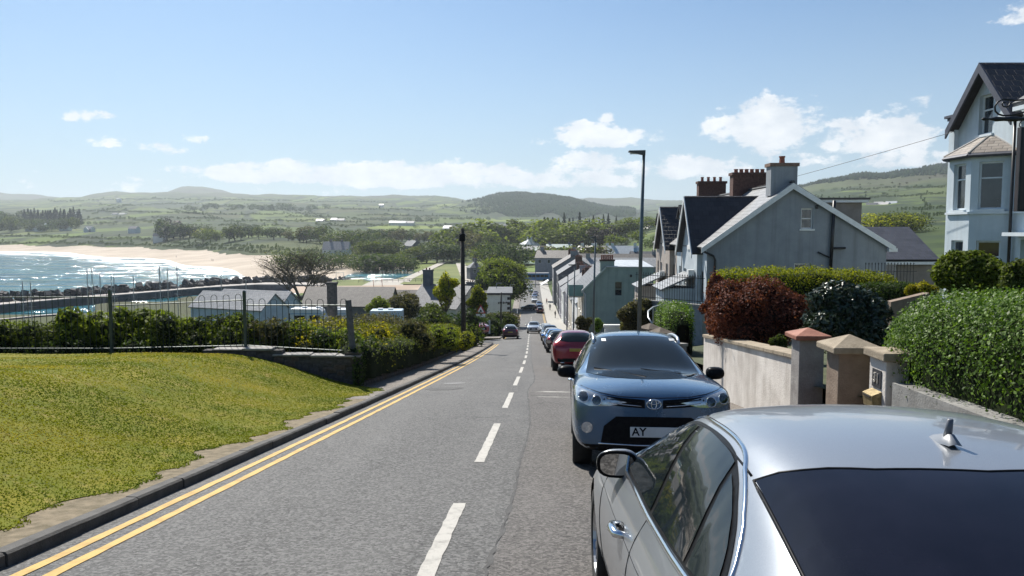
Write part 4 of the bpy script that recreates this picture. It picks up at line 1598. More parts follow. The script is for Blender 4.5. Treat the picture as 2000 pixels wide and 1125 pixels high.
# big clipped hedge behind the low wall
pth = []
for y in (2.5, 4.0, 5.5, 7.0, 8.4, 10.3):
 z = rz(y) + 0.70
 pth.append((wall_x(y) + 1.18, y, z, at(1850, 572, 7.3).z - (rz(7.3) + 0.70) + (7.3 - y) * 0.02 + (y - 7.3) * 0.115 * 0.6))
hedge('clipped_hedge', 'large glossy bright green clipped hedge swelling over the low grey wall', pth, 2.25, 1.3, 60000, 0.043, G_PRIVET, 51, rough=0.025, round_=0.34, jitter=0.55)

# shrubs behind the pale wall
def shrub_at(name, label, u, vtop, vbase, Y, half_u, m, seed, n, size, core=CORE, depth=None, k=16, cat='shrub', aspect=0.55, jitter=0.75):
 top, base = at(u, vtop, Y), at(u, vbase, Y)
 hw = half_u / F * Y
 H = top.z - base.z
 rg = random.Random(seed)
 dp = depth or hw * 0.8
 bl = []
 for i in range(k):
  a = rg.uniform(0, 2 * math.pi)
  q = rg.uniform(0.1, 0.75)
  zc = H * rg.uniform(0.18, 0.82)
  env = math.sqrt(max(0.1, 1 - ((zc / H - 0.42) / 0.62) ** 2))
  r = min(hw, H) * rg.uniform(0.26, 0.40)
  bl.append(((math.cos(a) * hw * q * env, math.sin(a) * dp * q * env, zc), (r, r, r * 0.9)))
 bl.append(((0, 0, H * 0.45), (hw * 0.6, dp * 0.6, H * 0.45)))
 return plant(name, label, cat, base, bl, n, size, m, seed, core=core, stems=3, aspect=aspect, jitter=jitter)

shrub_at('barberry', 'dark red leaved barberry bush behind the pale wall', 1468, 530, 692, 17.6, 122, G_RED, 61, 13000, 0.055, core=CORE_RED, k=22)
shrub_at('barberry_shoots', 'tall dark red barberry shoots at the left of the red bush', 1395, 520, 660, 19.2, 30, G_RED, 62, 2600, 0.06, core=CORE_RED, k=8)
shrub_at('camellia', 'dark glossy leaved camellia behind the red capped pier', 1648, 560, 690, 15.0, 96, G_GLOSS, 63, 7000, 0.085, k=20, aspect=0.5)
shrub_at('young_shrub', 'pale green shrub tucked under the red bush above the wall', 1455, 635, 690, 17.9, 42, G_MID, 64, 1500, 0.06, k=9)
shrub_at('young_shrub', 'small leafy shrub behind the red capped pier by the wall top', 1522, 650, 705, 14.6, 22, G_MID, 65, 900, 0.055, k=6)
# garden hedges further back
hp = [(at(1402, 0, 25.5).x, 25.5, at(1402, 600, 25.5).z, at(0, 525, 25.5).z - at(0, 600, 25.5).z), (at(1600, 0, 26.5).x, 26.5, at(1600, 600, 26.5).z, at(0, 523, 26.5).z - at(0, 600, 26.5).z),
  (at(1765, 0, 27.5).x, 27.5, at(1765, 600, 27.5).z, at(0, 533, 27.5).z - at(0, 600, 27.5).z)]
hedge('garden_hedge', 'long yellow green hedge in front of the grey gable wall', hp, 1.5, 1.2, 11000, 0.075, G_YELLOW, 66, rough=0.05, round_=0.35)
hp = [(at(1690, 0, 23).x, 23, at(1690, 600, 23).z, 0.75), (at(1830, 0, 23).x, 23, at(1830, 600, 23).z, 0.70)]
hedge('garden_hedge', 'dark low hedge between the camellia and the pale blue house', hp, 1.2, 0.9, 4000, 0.075, G_DARK, 67, rough=0.06, round_=0.35)
shrub_at('golden_shrub', 'bright yellow low shrub beside the corner of the pale blue house', 1795, 552, 585, 22.0, 34, G_GORSE, 68, 1400, 0.06, k=8)
shrub_at('laurel', 'loose green laurel bush in front of the pale blue house bay', 1900, 484, 600, 15.5, 75, G_LIGHT, 69, 6500, 0.08, k=20)
shrub_at('laurel', 'green laurel bush at the right edge below the hanging sign', 1985, 500, 610, 14.2, 50, G_MID, 70, 3600, 0.08, k=14)
hp = [(wall_x(25.0) + 0.45, 24.9, rz(24.9) + 0.5, at(1330, 592, 25).z - rz(25) - 0.5), (wall_x(29) + 0.45, 28.5, rz(28.5) + 0.5, at(1310, 590, 28.5).z - rz(28.5) - 0.5)]
hedge('clipped_hedge', 'bright green upright hedge beside the curved handrail', hp, 1.0, 1.6, 6000, 0.06, G_PRIVET, 71, rough=0.04, round_=0.25)
# back wall of the garden
a, b = at(1740, 590, 19.0), at(1815, 572, 19.5)
mb = MB()
root = empty('garden_wall', a, 0, 'short length of brown garden wall left of the clipped hedge', 'wall')
d = b - a
mb.add([(0, 0, -0.8), (d.x, d.y, -0.8), (d.x, d.y, d.z), (0, 0, 0), (0, 0.25, -0.8), (d.x, d.y + 0.25, -0.8), (d.x, d.y + 0.25, d.z), (0, 0.25, 0)],
  [(0, 1, 2, 3), (5, 4, 7, 6), (3, 2, 6, 7), (0, 3, 7, 4), (1, 5, 6, 2)])
mb.build('masonry', M_PIER_BROWN, root)

# piers with brown caps, handrail, white wall by the steps further down
for (u, v, Y, w, nm) in ((1270, 633, 24.0, 0.5, 'brown capped stone pier at the top of the steps'), (1290, 641, 22.4, 0.5, 'brown capped stone pier nearest the blue car')):
 p = at(u, v, Y)
 zb = rz(Y) + 0.02
 root = empty('stone_pier', (p.x, p.y, zb), 0.5, nm, 'pier')
 h = p.z - zb
 MB().box(-0.2, 0.2, -0.2, 0.2, -0.3, h - 0.2).build('shaft', M_BROWNSTONE, root)
 mb = MB()
 mb.box(-0.29, 0.29, -0.29, 0.29, h - 0.198, h - 0.12)
 mb.pyramid((0, 0), 0.57, 0.57, h - 0.12, h + 0.02, 0.1)
 mb.build('cap', M_BROWNSTONE, root)
pp = [(1274, 632, 25.5), (1266, 620, 26), (1266, 608, 26.5), (1276, 600, 27), (1292, 596, 28), (1310, 592, 29.5)]
root = empty('handrail', at(1274, 640, 25.5), 0, 'pale curved metal handrail rising from the brown pier caps', 'handrail')
mb = MB()
mb.tube([at(*q) - root.location for q in pp], 0.03, 6)
mb.build('rail', mat('galvanised_rail', (0.35, 0.36, 0.36), (0.5, 0.51, 0.51), 0.4, 0.6), root, smooth=True)
for q in (pp[0], pp[3], pp[5]):
 p = at(*q) - root.location
 mb = MB()
 mb.tube([p, p - Vector((0, 0, 1.0))], 0.022, 6)
 mb.build('post', MATS['galvanised_rail'], root)

# terrace wall with spiked railing below the terrace houses
M_BLUEGREY = mat('blue_grey_render', (0.19, 0.215, 0.24), (0.27, 0.30, 0.325), 0.85, nscale=2, bump=0.35, bscale=25)
a, b = at(1238, 584, 36.0), at(1372, 586, 33.0)
root = empty('terrace_wall', (a.x, a.y, a.z - 2.2), math.atan2(b.y - a.y, b.x - a.x), 'blue grey retaining wall below the spiked railing', 'wall')
L = (b - a).length
MB().box(0, L, 0, 0.25, -0.8, 2.12).build('masonry', M_BLUEGREY, root)
MB().box(-0.04, L + 0.04, -0.05, 0.30, 2.122, 2.2).build('coping', M_COPE_GREY, root)
rail = empty('spiked_railing', a, math.atan2(b.y - a.y, b.x - a.x), 'black spiked iron railing on the blue grey wall before the terrace', 'railing')
H = at(1300, 528, 34.5).z - at(1300, 584, 34.5).z
mbar = MB()
mbar.tube([(0, 0, 0), (0, 0, H - 0.1)], 0.012, 4)
mbar.tube([(0, 0, H - 0.1), (0, 0, H - 0.06), (0, 0, H)], [0.012, 0.026, 0.002], 4)
bar_me = mbar.mesh('bar', M_IRON_BLK)
n = int(L / 0.135)
for i in range(n):
 link_mesh('bar', bar_me, rail, (0.06 + i * L / n, 0.12, 0))
for z in (0.12, H - 0.16):
 MB().box(0, L, 0.105, 0.135, z, z + 0.03).build('rail', M_IRON_BLK, rail)
# railing along the back behind the long hedge
a2, b2 = at(1690, 545, 31.5), at(1790, 545, 31.5)
rail2 = empty('spiked_railing', a2, 0, 'black spiked railing end behind the long yellow green hedge', 'railing')
for i in range(16):
 link_mesh('bar', bar_me, rail2, (i * (b2.x - a2.x) / 16, 0, -0.6))
MB().box(0, b2.x - a2.x, -0.015, 0.015, 0.3, 0.33).build('rail', M_IRON_BLK, rail2)

# bush and small things beside the steps, lower down
shrub_at('escallonia', 'dusky brown green bush beside the lamp post', 1243, 582, 665, 35.0, 46, G_BROWN, 72, 5200, 0.10, k=14)
shrub_at('box_ball', 'small bright lime clipped bush below the green gable', 1167, 619, 648, 48.0, 15, G_PRIVET, 73, 1500, 0.08, k=6)
shrub_at('grass_tuft', 'brown and red leaved shrub left of the lime clipped bush', 1138, 618, 650, 55.0, 20, G_BROWN, 74, 1300, 0.10, k=8)
p = at(1200, 634, 40)
root = empty('white_porch_wall', (p.x, p.y, p.z - 2.0), -0.03, 'white capped garden wall behind the roof of the blue car', 'wall')
MB().box(-0.5, 0.42, -0.12, 0.12, -0.5, 1.9).build('masonry', mat('white_masonry', (0.62, 0.61, 0.58), (0.75, 0.74, 0.71), 0.7, nscale=3, bump=0.2), root)
MB().box(-0.56, 0.5, -0.18, 0.18, 1.902, 2.0).build('coping', MATS['white_masonry'], root)
MB().box(-0.5, -0.22, -2.4, -0.122, -0.5, 1.55).build('side_masonry', MATS['white_masonry'], root)
# low fence beside the lime bush
p0, p1 = at(1142, 640, 60), at(1215, 632, 52)
rail3 = empty('dark_fence', (p0.x, p0.y, p0.z - 0.9), math.atan2(p1.y - p0.y, p1.x - p0.x), 'dark upright bar fence below the green gable', 'fence')
L3 = (p1 - p0).length
me = MB().box(-0.02, 0.02, -0.02, 0.02, -0.5, 1.6).mesh('bar', M_IRON_BLK)
for i in range(26):
 link_mesh('bar', me, rail3, (L3 * i / 25, 0, 0.3 * i / 25))
mb = MB()
mb.tube([(0, 0, 1.3), (L3, 0, 1.6)], 0.03, 4)
mb.build('rail', M_IRON_BLK, rail3)

# ================================================================== buildings
from mathutils.geometry import tessellate_polygon
M_GLASS = mat('window_glass', (0.018, 0.024, 0.030), (0.04, 0.05, 0.06), 0.06, nscale=1.2, spec=0.9)
M_WHITE = mat('white_paint', (0.70, 0.70, 0.68), (0.80, 0.80, 0.78), 0.5, nscale=4, bump=0.1)
M_SLATE = None

def slate_material(name, c1, c2, rows=3.3, rough=0.55, spec=0.5):
 if name in MATS:
  return MATS[name]
 m = bpy.data.materials.new(name)
 m.use_nodes = True
 w = NT(m.node_tree)
 p = w.n['Principled BSDF']
 p.inputs['Roughness'].default_value = rough
 p.inputs['Specular IOR Level'].default_value = spec
 tc = w.add('ShaderNodeTexCoord')
 br = w.add('ShaderNodeTexBrick')
 br.inputs['Scale'].default_value = 1.0
 br.inputs['Brick Width'].default_value = 0.33
 br.inputs['Row Height'].default_value = 1.0 / rows
 br.inputs['Mortar Size'].default_value = 0.018
 br.inputs['Mortar Smooth'].default_value = 0.4
 br.inputs['Color1'].default_value = (*c1, 1)
 br.inputs['Color2'].default_value = (*c2, 1)
 br.inputs['Mortar'].default_value = (*[x * 0.35 for x in c1], 1)
 w.link(tc.outputs['UV'], br.inputs['Vector'])
 n = w.noise(tc.outputs['Object'], 1.3, 6, 0.65)
 w.link(w.mix(w.math('MULTIPLY', w.remap(n, 0.4, 0.7), 0.35), br.outputs['Color'], tuple(min(1, x * 1.5) for x in c2)), p.inputs['Base Color'])
 b = w.add('ShaderNodeBump')
 b.inputs['Strength'].default_value = 0.8
 b.inputs['Distance'].default_value = 0.02
 b.invert = True
 w.link(br.outputs['Fac'], b.inputs['Height'])
 w.link(b.outputs[0], p.inputs['Normal'])
 MATS[name] = m
 return m

M_SLATE = slate_material('blue_slate', (0.030, 0.033, 0.045), (0.052, 0.056, 0.072))
M_SLATE_GREY = slate_material('grey_slate', (0.085, 0.088, 0.095), (0.13, 0.135, 0.145))
M_SLATE_PALE = slate_material('pale_slate', (0.20, 0.205, 0.21), (0.27, 0.275, 0.28), rough=0.4)
M_SLATE_BROWN = slate_material('brown_tiles', (0.085, 0.072, 0.062), (0.13, 0.112, 0.096))
M_SLATE_DARK = slate_material('black_slate', (0.018, 0.017, 0.021), (0.032, 0.030, 0.036))
M_BRICK = mat('red_brick', (0.085, 0.042, 0.032), (0.145, 0.075, 0.056), 0.9, nscale=9, bump=0.7, bscale=30)
M_POT = mat('terracotta_pot', (0.22, 0.075, 0.045), (0.34, 0.13, 0.085), 0.8, nscale=6)
M_PIPE = mat('black_pipe', (0.012, 0.012, 0.014), (0.022, 0.022, 0.025), 0.4)

def slab(mb, pts, th):
 """a roof plane given by its four corners (counter-clockwise from above), th thick, below the surface"""
 p = [Vector(q) for q in pts]
 n = (p[1] - p[0]).cross(p[2] - p[0]).normalized()
 q = [a - n * th for a in p]
 mb.add([tuple(a) for a in p] + [tuple(a) for a in q], [(0, 1, 2, 3), (7, 6, 5, 4), (0, 4, 5, 1), (1, 5, 6, 2), (2, 6, 7, 3), (3, 7, 4, 0)])

def roof_obj(name, pts, th, m, parent):
 """roof plane with UVs in metres: u along the first edge, v up the slope"""
 mb = MB()
 slab(mb, pts, th)
 o = mb.build(name, m, parent)
 p = [Vector(q) for q in pts]
 ux = (p[1] - p[0]).normalized()
 nrm = (p[1] - p[0]).cross(p[2] - p[0]).normalized()
 vx = nrm.cross(ux)
 uv = o.data.uv_layers.new(name='UVMap')
 for l in o.data.loops:
  c = o.data.vertices[l.vertex_index].co - p[0]
  uv.data[l.index].uv = (c.dot(ux), c.dot(vx))
 return o

def face_m(origin, a_dir):
 """matrix of a wall face: (a along the wall, b up, c outward)"""
 a = Vector((a_dir[0], a_dir[1], 0)).normalized()
 b = Vector((0, 0, 1))
 c = a.cross(b)
 M = Matrix.Identity(4)
 for i, v in enumerate((a, b, c)):
  for j in range(3):
   M[j][i] = v[j]
 M.translation = Vector(origin)
 return M

def facade(mb, M, poly, holes=(), depth=0.12):
 """a wall face with real openings and their reveals"""
 loops = [[Vector((x, y, 0)) for x, y in poly]]
 for (a0, a1, b0, b1) in holes:
  loops.append([Vector((a0, b0, 0)), Vector((a0, b1, 0)), Vector((a1, b1, 0)), Vector((a1, b0, 0))])
 flat = [v for l in loops for v in l]
 tris = tessellate_polygon(loops)
 fixed = []
 for t in tris:
  a, b, c = (flat[i] for i in t)
  fixed.append(t if (b - a).cross(c - a).z > 0 else t[::-1])
 mb.add([M @ Vector((v.x, v.y, 0)) for v in flat], fixed)
 for (a0, a1, b0, b1) in holes:
  q = [(a0, b0), (a1, b0), (a1, b1), (a0, b1)]
  vs = [M @ Vector((x, y, 0)) for x, y in q] + [M @ Vector((x, y, -depth)) for x, y in q]
  mb.add(vs, [(0, 1, 5, 4), (1, 2, 6, 5), (2, 3, 7, 6), (3, 0, 4, 7)])

def window(root, M, a0, a1, b0, b1, depth=0.12, fw=0.06, rail=0.55, mull=0, sill=True, frame=None, glass=None, name='window', sill_m=None, surround=False):
 """sash window set into an opening: frame, meeting rail, pane, sill"""
 frame = frame or M_WHITE
 mb = MB()
 mb.m = M
 c0, c1 = -depth + 0.005, -depth + 0.055
 mb.box(a0, a0 + fw, b0, b1, c0, c1)
 mb.box(a1 - fw, a1, b0, b1, c0, c1)
 mb.box(a0 + fw, a1 - fw, b0, b0 + fw, c0, c1 - 0.002)
 mb.box(a0 + fw, a1 - fw, b1 - fw, b1, c0, c1 - 0.002)
 if rail:
  r = b0 + (b1 - b0) * rail
  mb.box(a0 + fw, a1 - fw, r - fw * 0.4, r + fw * 0.4, c0, c1 + 0.01)
 for k in range(mull):
  x = a0 + (a1 - a0) * (k + 1) / (mull + 1)
  mb.box(x - fw * 0.35, x + fw * 0.35, b0 + fw, b1 - fw, c0, c1 - 0.004)
 w = mb.build(name, frame, root)
 mb = MB()
 mb.m = M
 mb.box(a0 + 0.01, a1 - 0.01, b0 + 0.01, b1 - 0.01, c0 - 0.02, c0 + 0.015)
 mb.build('pane', glass or M_GLASS, w)
 if sill:
  mb = MB()
  mb.m = M
  mb.box(a0 - 0.08, a1 + 0.08, b0 - 0.09, b0 - 0.002, -depth + 0.01, 0.08)
  mb.build('sill', sill_m or frame, w)
 return w

def chimney(root, x, y, z0, z1, sx, sy, m, pots=1, potm=None, pot_h=0.3, capm=None, axis='x', pot_r=0.11):
 mb = MB()
 mb.box(x - sx / 2, x + sx / 2, y - sy / 2, y + sy / 2, z0, z1 - 0.16)
 c = mb.build('chimney', m, root)
 MB().box(x - sx / 2 - 0.07, x + sx / 2 + 0.07, y - sy / 2 - 0.07, y + sy / 2 + 0.07, z1 - 0.158, z1).build('chimney_cap', capm or m, c)
 for i in range(pots):
  k = (i + 0.5) / pots - 0.5
  px, py = (x + k * sx * 0.9, y) if axis == 'x' else (x, y + k * sy * 0.9)
  mb = MB()
  mb.lathe([(pot_r * 1.1, z1), (pot_r, z1 + pot_h * 0.2), (pot_r * 0.9, z1 + pot_h * 0.8), (pot_r * 1.15, z1 + pot_h * 0.85), (pot_r * 1.1, z1 + pot_h)], 8, (px, py, 0))
  mb.build('chimney_pot', potm or M_POT, c)
 return c

def pipe(root, pts, r=0.05, m=None, name='drainpipe'):
 mb = MB()
 mb.tube(pts, r, 6)
 return mb.build(name, m or M_PIPE, root, smooth=True)

# ------------------------------------------------------------------ terrace with the grey gable end
def terrace():
 Y = 38.0
 zb = rz(38) - 0.6
 L, Rr, apx = at(1381, 480, Y), at(1727, 478, Y), at(1545, 362, Y)
 m_gable = mat('grey_blue_render', (0.255, 0.275, 0.295), (0.32, 0.34, 0.36), 0.9, nscale=1.2, ndetail=8, bump=0.5, bscale=35, streak=0.45)
 m_front = mat('pale_blue_render', (0.42, 0.47, 0.50), (0.52, 0.57, 0.60), 0.8, nscale=2, bump=0.3, bscale=30)
 m_tan = mat('tan_render', (0.34, 0.29, 0.25), (0.43, 0.375, 0.33), 0.85, nscale=2, bump=0.3, bscale=30)
 m_brownish = mat('brown_render', (0.22, 0.19, 0.165), (0.29, 0.255, 0.225), 0.85, nscale=2, bump=0.3)
 for hi, (y0, dep, fm, lab) in enumerate(((0.0, 8.0, m_front, 'grey gabled end house with white bargeboards and a single red chimney pot'),
            (8.0, 8.0, m_tan, 'tan fronted terrace house behind the grey gabled end house'))):
  root = empty('terrace_house', (L.x, Y, zb), -0.03, lab, 'house')
  o = root.location
  W = Rr.x - L.x
  xa = apx.x - L.x
  ze, za = L.z - zb, apx.z - zb
  zr = Rr.z - zb
  mb = MB()
  if hi == 0:
   wu = [at(1562, 447, Y), at(1586, 407, Y)]
   wl = [at(1549, 535, Y), at(1581, 514, Y)]
   h1 = (wu[0].x - o.x, wu[1].x - o.x, wu[0].z - zb, wu[1].z - zb)
   h2 = (wl[0].x - o.x, wl[1].x - o.x, wl[0].z - zb, wl[1].z - zb)
   Mg = face_m((0, y0, 0), (1, 0))
   facade(mb, Mg, [(0, 0), (W, 0), (W, zr), (xa, za), (0, ze)], [h1, h2], 0.14)
   mb.build('gable_wall', m_gable, root)
   window(root, Mg, *h1, 0.14, rail=0.5)
   window(root, Mg, *h2, 0.14, rail=0)
   mb = MB()
   # louvre vent and its shadow gap near the apex
   MB().box(at(1595, 405, Y).x - o.x, at(1602, 0, Y).x - o.x, -0.05, 0, at(0, 408, Y).z - zb, at(0, 401, Y).z - zb).build('vent', M_PIPE, root)
  Mf = face_m((0, y0 + dep, 0), (0, -1))
  wins = []
  for (c, w_, b0, b1) in ((1.1, 0.9, 0.9, 2.7), (5.6, 1.1, 0.9, 2.8), (7.0, 0.8, 0.4, 2.6), (1.1, 0.8, 3.5, 5.0), (5.4, 0.9, 3.5, 5.2), (6.9, 0.8, 3.5, 5.0)):
   wins.append((dep - c - w_ / 2, dep - c + w_ / 2, b0, min(b1, ze - 0.25)))
  wins = [w for w in wins if w[3] > w[2] + 0.4]
  facade(mb, Mf, [(0, 0), (dep, 0), (dep, ze), (0, ze)], wins, 0.14)
  Mb = face_m((W, y0, 0), (0, 1))
  facade(mb, Mb, [(0, 0), (dep, 0), (dep, zr), (0, zr)])
  Mk = face_m((W, y0 + dep, 0), (-1, 0))
  facade(mb, Mk, [(0, 0), (W, 0), (W, ze), (W - xa, za), (0, zr)])
  mb.build('wall', fm, root)
  for w in wins:
   window(root, Mf, *w, 0.14, rail=0.5, mull=0)
  # main roof
  ov = 0.28
  sl = (za - ze) / xa
  sr = (za - zr) / (W - xa)
  ya, yb = y0 - (0.22 if hi == 0 else 0), y0 + dep
  roof_obj('roof', [(-ov, yb, ze - sl * ov + 0.13), (-ov, ya, ze - sl * ov + 0.13), (xa, ya, za + 0.13), (xa, yb, za + 0.13)], 0.12, M_SLATE_PALE if hi == 0 else M_SLATE_GREY, root)  # end house: sun glare on this slope is painted in as pale slate
  roof_obj('roof', [(W + ov, ya, zr - sr * ov + 0.13), (W + ov, yb, zr - sr * ov + 0.13), (xa, yb, za + 0.13), (xa, ya, za + 0.13)], 0.12, M_SLATE, root)
  mb = MB()
  mb.tube([(xa, ya, za + 0.15), (xa, yb, za + 0.15)], 0.09, 6)
  mb.build('ridge_tile', M_SLATE_GREY, root)
  if hi == 0:
   # white bargeboards, boxed eaves
   for (x0, z0, x1, z1) in ((-ov - 0.05, ze - sl * ov, xa, za), (W + ov + 0.05, zr - sr * ov, xa, za)):
    mb = MB()
    t = 0.26
    mb.prism([(x0, z0 + 0.10), (x0, z0 + 0.10 - t), (x1, z1 + 0.10 - t * 1.15), (x1, z1 + 0.10)], 0.045, 'y', ya - 0.05)
    mb.build('bargeboard', M_WHITE, root)
   MB().box(W + 0.02, W + ov + 0.15, ya - 0.02, yb, zr - sr * ov - 0.16, zr - sr * ov + 0.0).build('gutter', M_WHITE, root)
   # pipes on the gable
   p0, p1 = at(1627, 392, Y - 0.15), at(1619, 535, Y - 0.15)
   pipe(root, [p0 - o, p1 - o], 0.085)
   q = [at(1648, 484, Y - 0.1), at(1621, 485, Y - 0.1)]
   pipe(root, [a - o for a in q], 0.06)
   q = [at(1595, 492, Y - 0.1), at(1618, 503, Y - 0.1)]
   pipe(root, [a - o for a in q], 0.04)
   pipe(root, [(-0.25, -0.1, ze - 0.25), (0.3, -0.1, ze - 0.5), (0.38, -0.1, ze - 0.7), (0.36, -0.1, 0)], 0.06)
   cz = at(1545, 318, Y).z - zb
   chimney(root, at(1541, 0, Y).x - o.x, 0.55, za - 0.5, cz, 1.28, 0.8, m_gable, 1, pot_h=0.36, capm=mat('brown_cap', (0.16, 0.10, 0.07), (0.24, 0.155, 0.115), 0.85), pot_r=0.14)
   chimney(root, xa + 0.1, 8.0, za - 0.6, at(1470, 338, 46).z - zb, 2.05, 0.8, M_BRICK, 6, pot_h=0.22, pot_r=0.12)
  else:
   chimney(root, xa - 0.35, 15.8, za - 0.6, at(1412, 355, 54).z - zb, 1.85, 0.7, M_BRICK, 4, pot_h=0.3, pot_r=0.1)
  # projecting front gable
  gy0, gy1 = y0 + 1.1, y0 + 5.1
  zg = (at(1345, 383, 41.3).z if hi == 0 else at(1291, 404, 49.5).z) - zb
  zge = ze - 0.15
  ym = (gy0 + gy1) / 2
  pr = 0.25
  mbg = MB()
  Mfg = face_m((-pr, gy1, 0), (0, -1))
  gw = gy1 - gy0
  hw = [(0.5, 1.3, 3.4, 5.0), (gw - 1.35, gw - 0.5, 3.4, 5.0), (0.5, 1.3, 0.7, 2.6), (gw - 1.35, gw - 0.5, 0.7, 2.6)]
  hw = [h for h in hw if h[3] < ze - 0.1]
  facade(mbg, Mfg, [(0, 0), (gw, 0), (gw, zge), (gw / 2, zg - 0.15), (0, zge)], hw, 0.14)
  for (ya_, d_) in ((gy0, 1), (gy1, -1)):
   Ms = face_m((-pr, ya_, 0) if d_ > 0 else (0, ya_, 0), (1, 0) if d_ > 0 else (-1, 0))
   facade(mbg, Ms, [(0, 0), (pr, 0), (pr, zge), (0, zge)])
  mbg.build('front_gable', fm, root)
  for h in hw:
   window(root, Mfg, *h, 0.14, rail=0.5)
  xr = (zg - ze) / sl + 0.4
  x_e = 0.6
  roof_obj('front_gable_roof', [(-pr - 0.3, gy0 - 0.25, zge - 0.25), (x_e, gy0 - 0.25, zge - 0.25), (xr + 0.4, ym, zg), (-pr - 0.3, ym, zg)], 0.1, M_SLATE_DARK, root)
  roof_obj('front_gable_roof', [(x_e, gy1 + 0.25, zge - 0.25), (-pr - 0.3, gy1 + 0.25, zge - 0.25), (-pr - 0.3, ym, zg), (xr + 0.4, ym, zg)], 0.1, M_SLATE_DARK, root)
  for s in (-1, 1):
   yy = gy0 - 0.25 if s < 0 else gy1 + 0.25
   mb = MB()
   mb.prism([(yy, zge - 0.27), (yy, zge - 0.5), (ym, zg - 0.27), (ym, zg - 0.02)], 0.05, 'x', -pr - 0.355)
   mb.build('bargeboard', M_WHITE, root)
  MB().box(-pr - 0.06, -pr + 0.0, ym - 0.35, ym + 0.35, zge - 0.1, zge + 0.12).build('gable_shelf', M_WHITE, root)
  # small wall dormer between the gables
  dy = y0 + 6.7
  dz = zg - 0.35
  mb = MB()
  mb.box(-0.05, 0.9, dy - 0.55, dy + 0.55, ze - 0.3, dz - 0.55)
  d = mb.build('dormer', fm, root)
  roof_obj('dormer_roof', [(-0.2, dy - 0.75, dz - 0.75), (1.6, dy - 0.75, dz - 0.75), (1.6, dy, dz), (-0.2, dy, dz)], 0.07, M_SLATE_DARK, d)
  roof_obj('dormer_roof', [(1.6, dy + 0.75, dz - 0.75), (-0.2, dy + 0.75, dz - 0.75), (-0.2, dy, dz), (1.6, dy, dz)], 0.07, M_SLATE_DARK, d)
  MB().box(-0.08, -0.052, dy - 0.35, dy + 0.35, ze + 0.05, dz - 0.75).build('dormer_pane', M_GLASS, d)
  pipe(root, [(-0.12, y0 + 5.7, ze - 0.1), (-0.12, y0 + 5.7, 0)], 0.06)
  # bay window porch with a pale lean-to roof on the ground floor
  bz = at(1330, 545, 35.5).z - zb if hi == 0 else at(1270, 545, 44).z - zb
  by = y0 + 3.0 if hi == 0 else y0 + 4.0
  mb = MB()
  mb.box(-1.8, -0.02, by - 1.3, by + 1.3, 0, bz - 0.75)
  pch = mb.build('porch', fm, root)
  roof_obj('porch_roof', [(-2.0, by + 1.5, bz - 0.8), (-2.0, by - 1.5, bz - 0.8), (-0.27, by - 1.5, bz), (-0.27, by + 1.5, bz)], 0.08, M_SLATE_PALE, pch)
  MB().box(-0.6, -0.3, by - 1.55, by - 1.2, bz - 0.1, bz + 0.22).build('porch_finial', M_WHITE, pch)
  if hi == 0:
   # tan box dormer on the back slope with a dark flat roof
   dx0, dx1 = at(1606, 0, 40).x - o.x, at(1690, 0, 40).x - o.x
   dz1, dz0 = at(0, 396, 40).z - zb, at(0, 470, 40).z - zb
   MB().box(dx0, dx1, 2.0, 6.0, dz0, dz1).build('box_dormer', m_brownish, root)
   MB().box(dx0 - 0.1, dx1 + 0.25, 1.75, 6.2, dz1 + 0.002, dz1 + 0.14).build('dormer_fascia', M_WHITE, root)
   MB().box(dx0 - 0.15, dx1 + 0.3, 1.7, 6.25, dz1 + 0.142, dz1 + 0.24).build('dormer_roof', M_PIPE, root)
   # return wing with a slated roof behind
   rx0 = W + 0.02
   ez, rz_ = at(0, 503, 40.5).z - zb, at(0, 443, 44).z - zb
   x1 = at(1850, 0, 40.5).x - o.x
   mbw = MB()
   Mw = face_m((rx0, 3.0, 0), (1, 0))
   hwn = (at(1734, 0, 41).x - o.x - rx0, at(1761, 0, 41).x - o.x - rx0, ez - 1.2, ez - 0.3)
   facade(mbw, Mw, [(0, 0), (x1 - rx0, 0), (x1 - rx0, ez), (0, ez)], [hwn])
   mbw.build('wing_wall', m_brownish, root)
   window(root, Mw, *hwn, rail=0)
   roof_obj('wing_roof', [(rx0 - 0.9, 2.65, ez - 0.1), (x1, 2.65, ez - 0.1), (x1, 6.2, rz_), (rx0 - 1.9, 6.2, rz_)], 0.1, M_SLATE, root)
   MB().box(rx0, x1, 2.66, 2.8, ez - 0.36, ez - 0.215).build('wing_fascia', M_WHITE, root)
   pipe(root, [(rx0 + 0.25, 2.7, ez - 0.3), (rx0 + 0.12, 2.9, ez - 0.6), (rx0 + 0.12, 2.9, 0)], 0.06)

terrace()

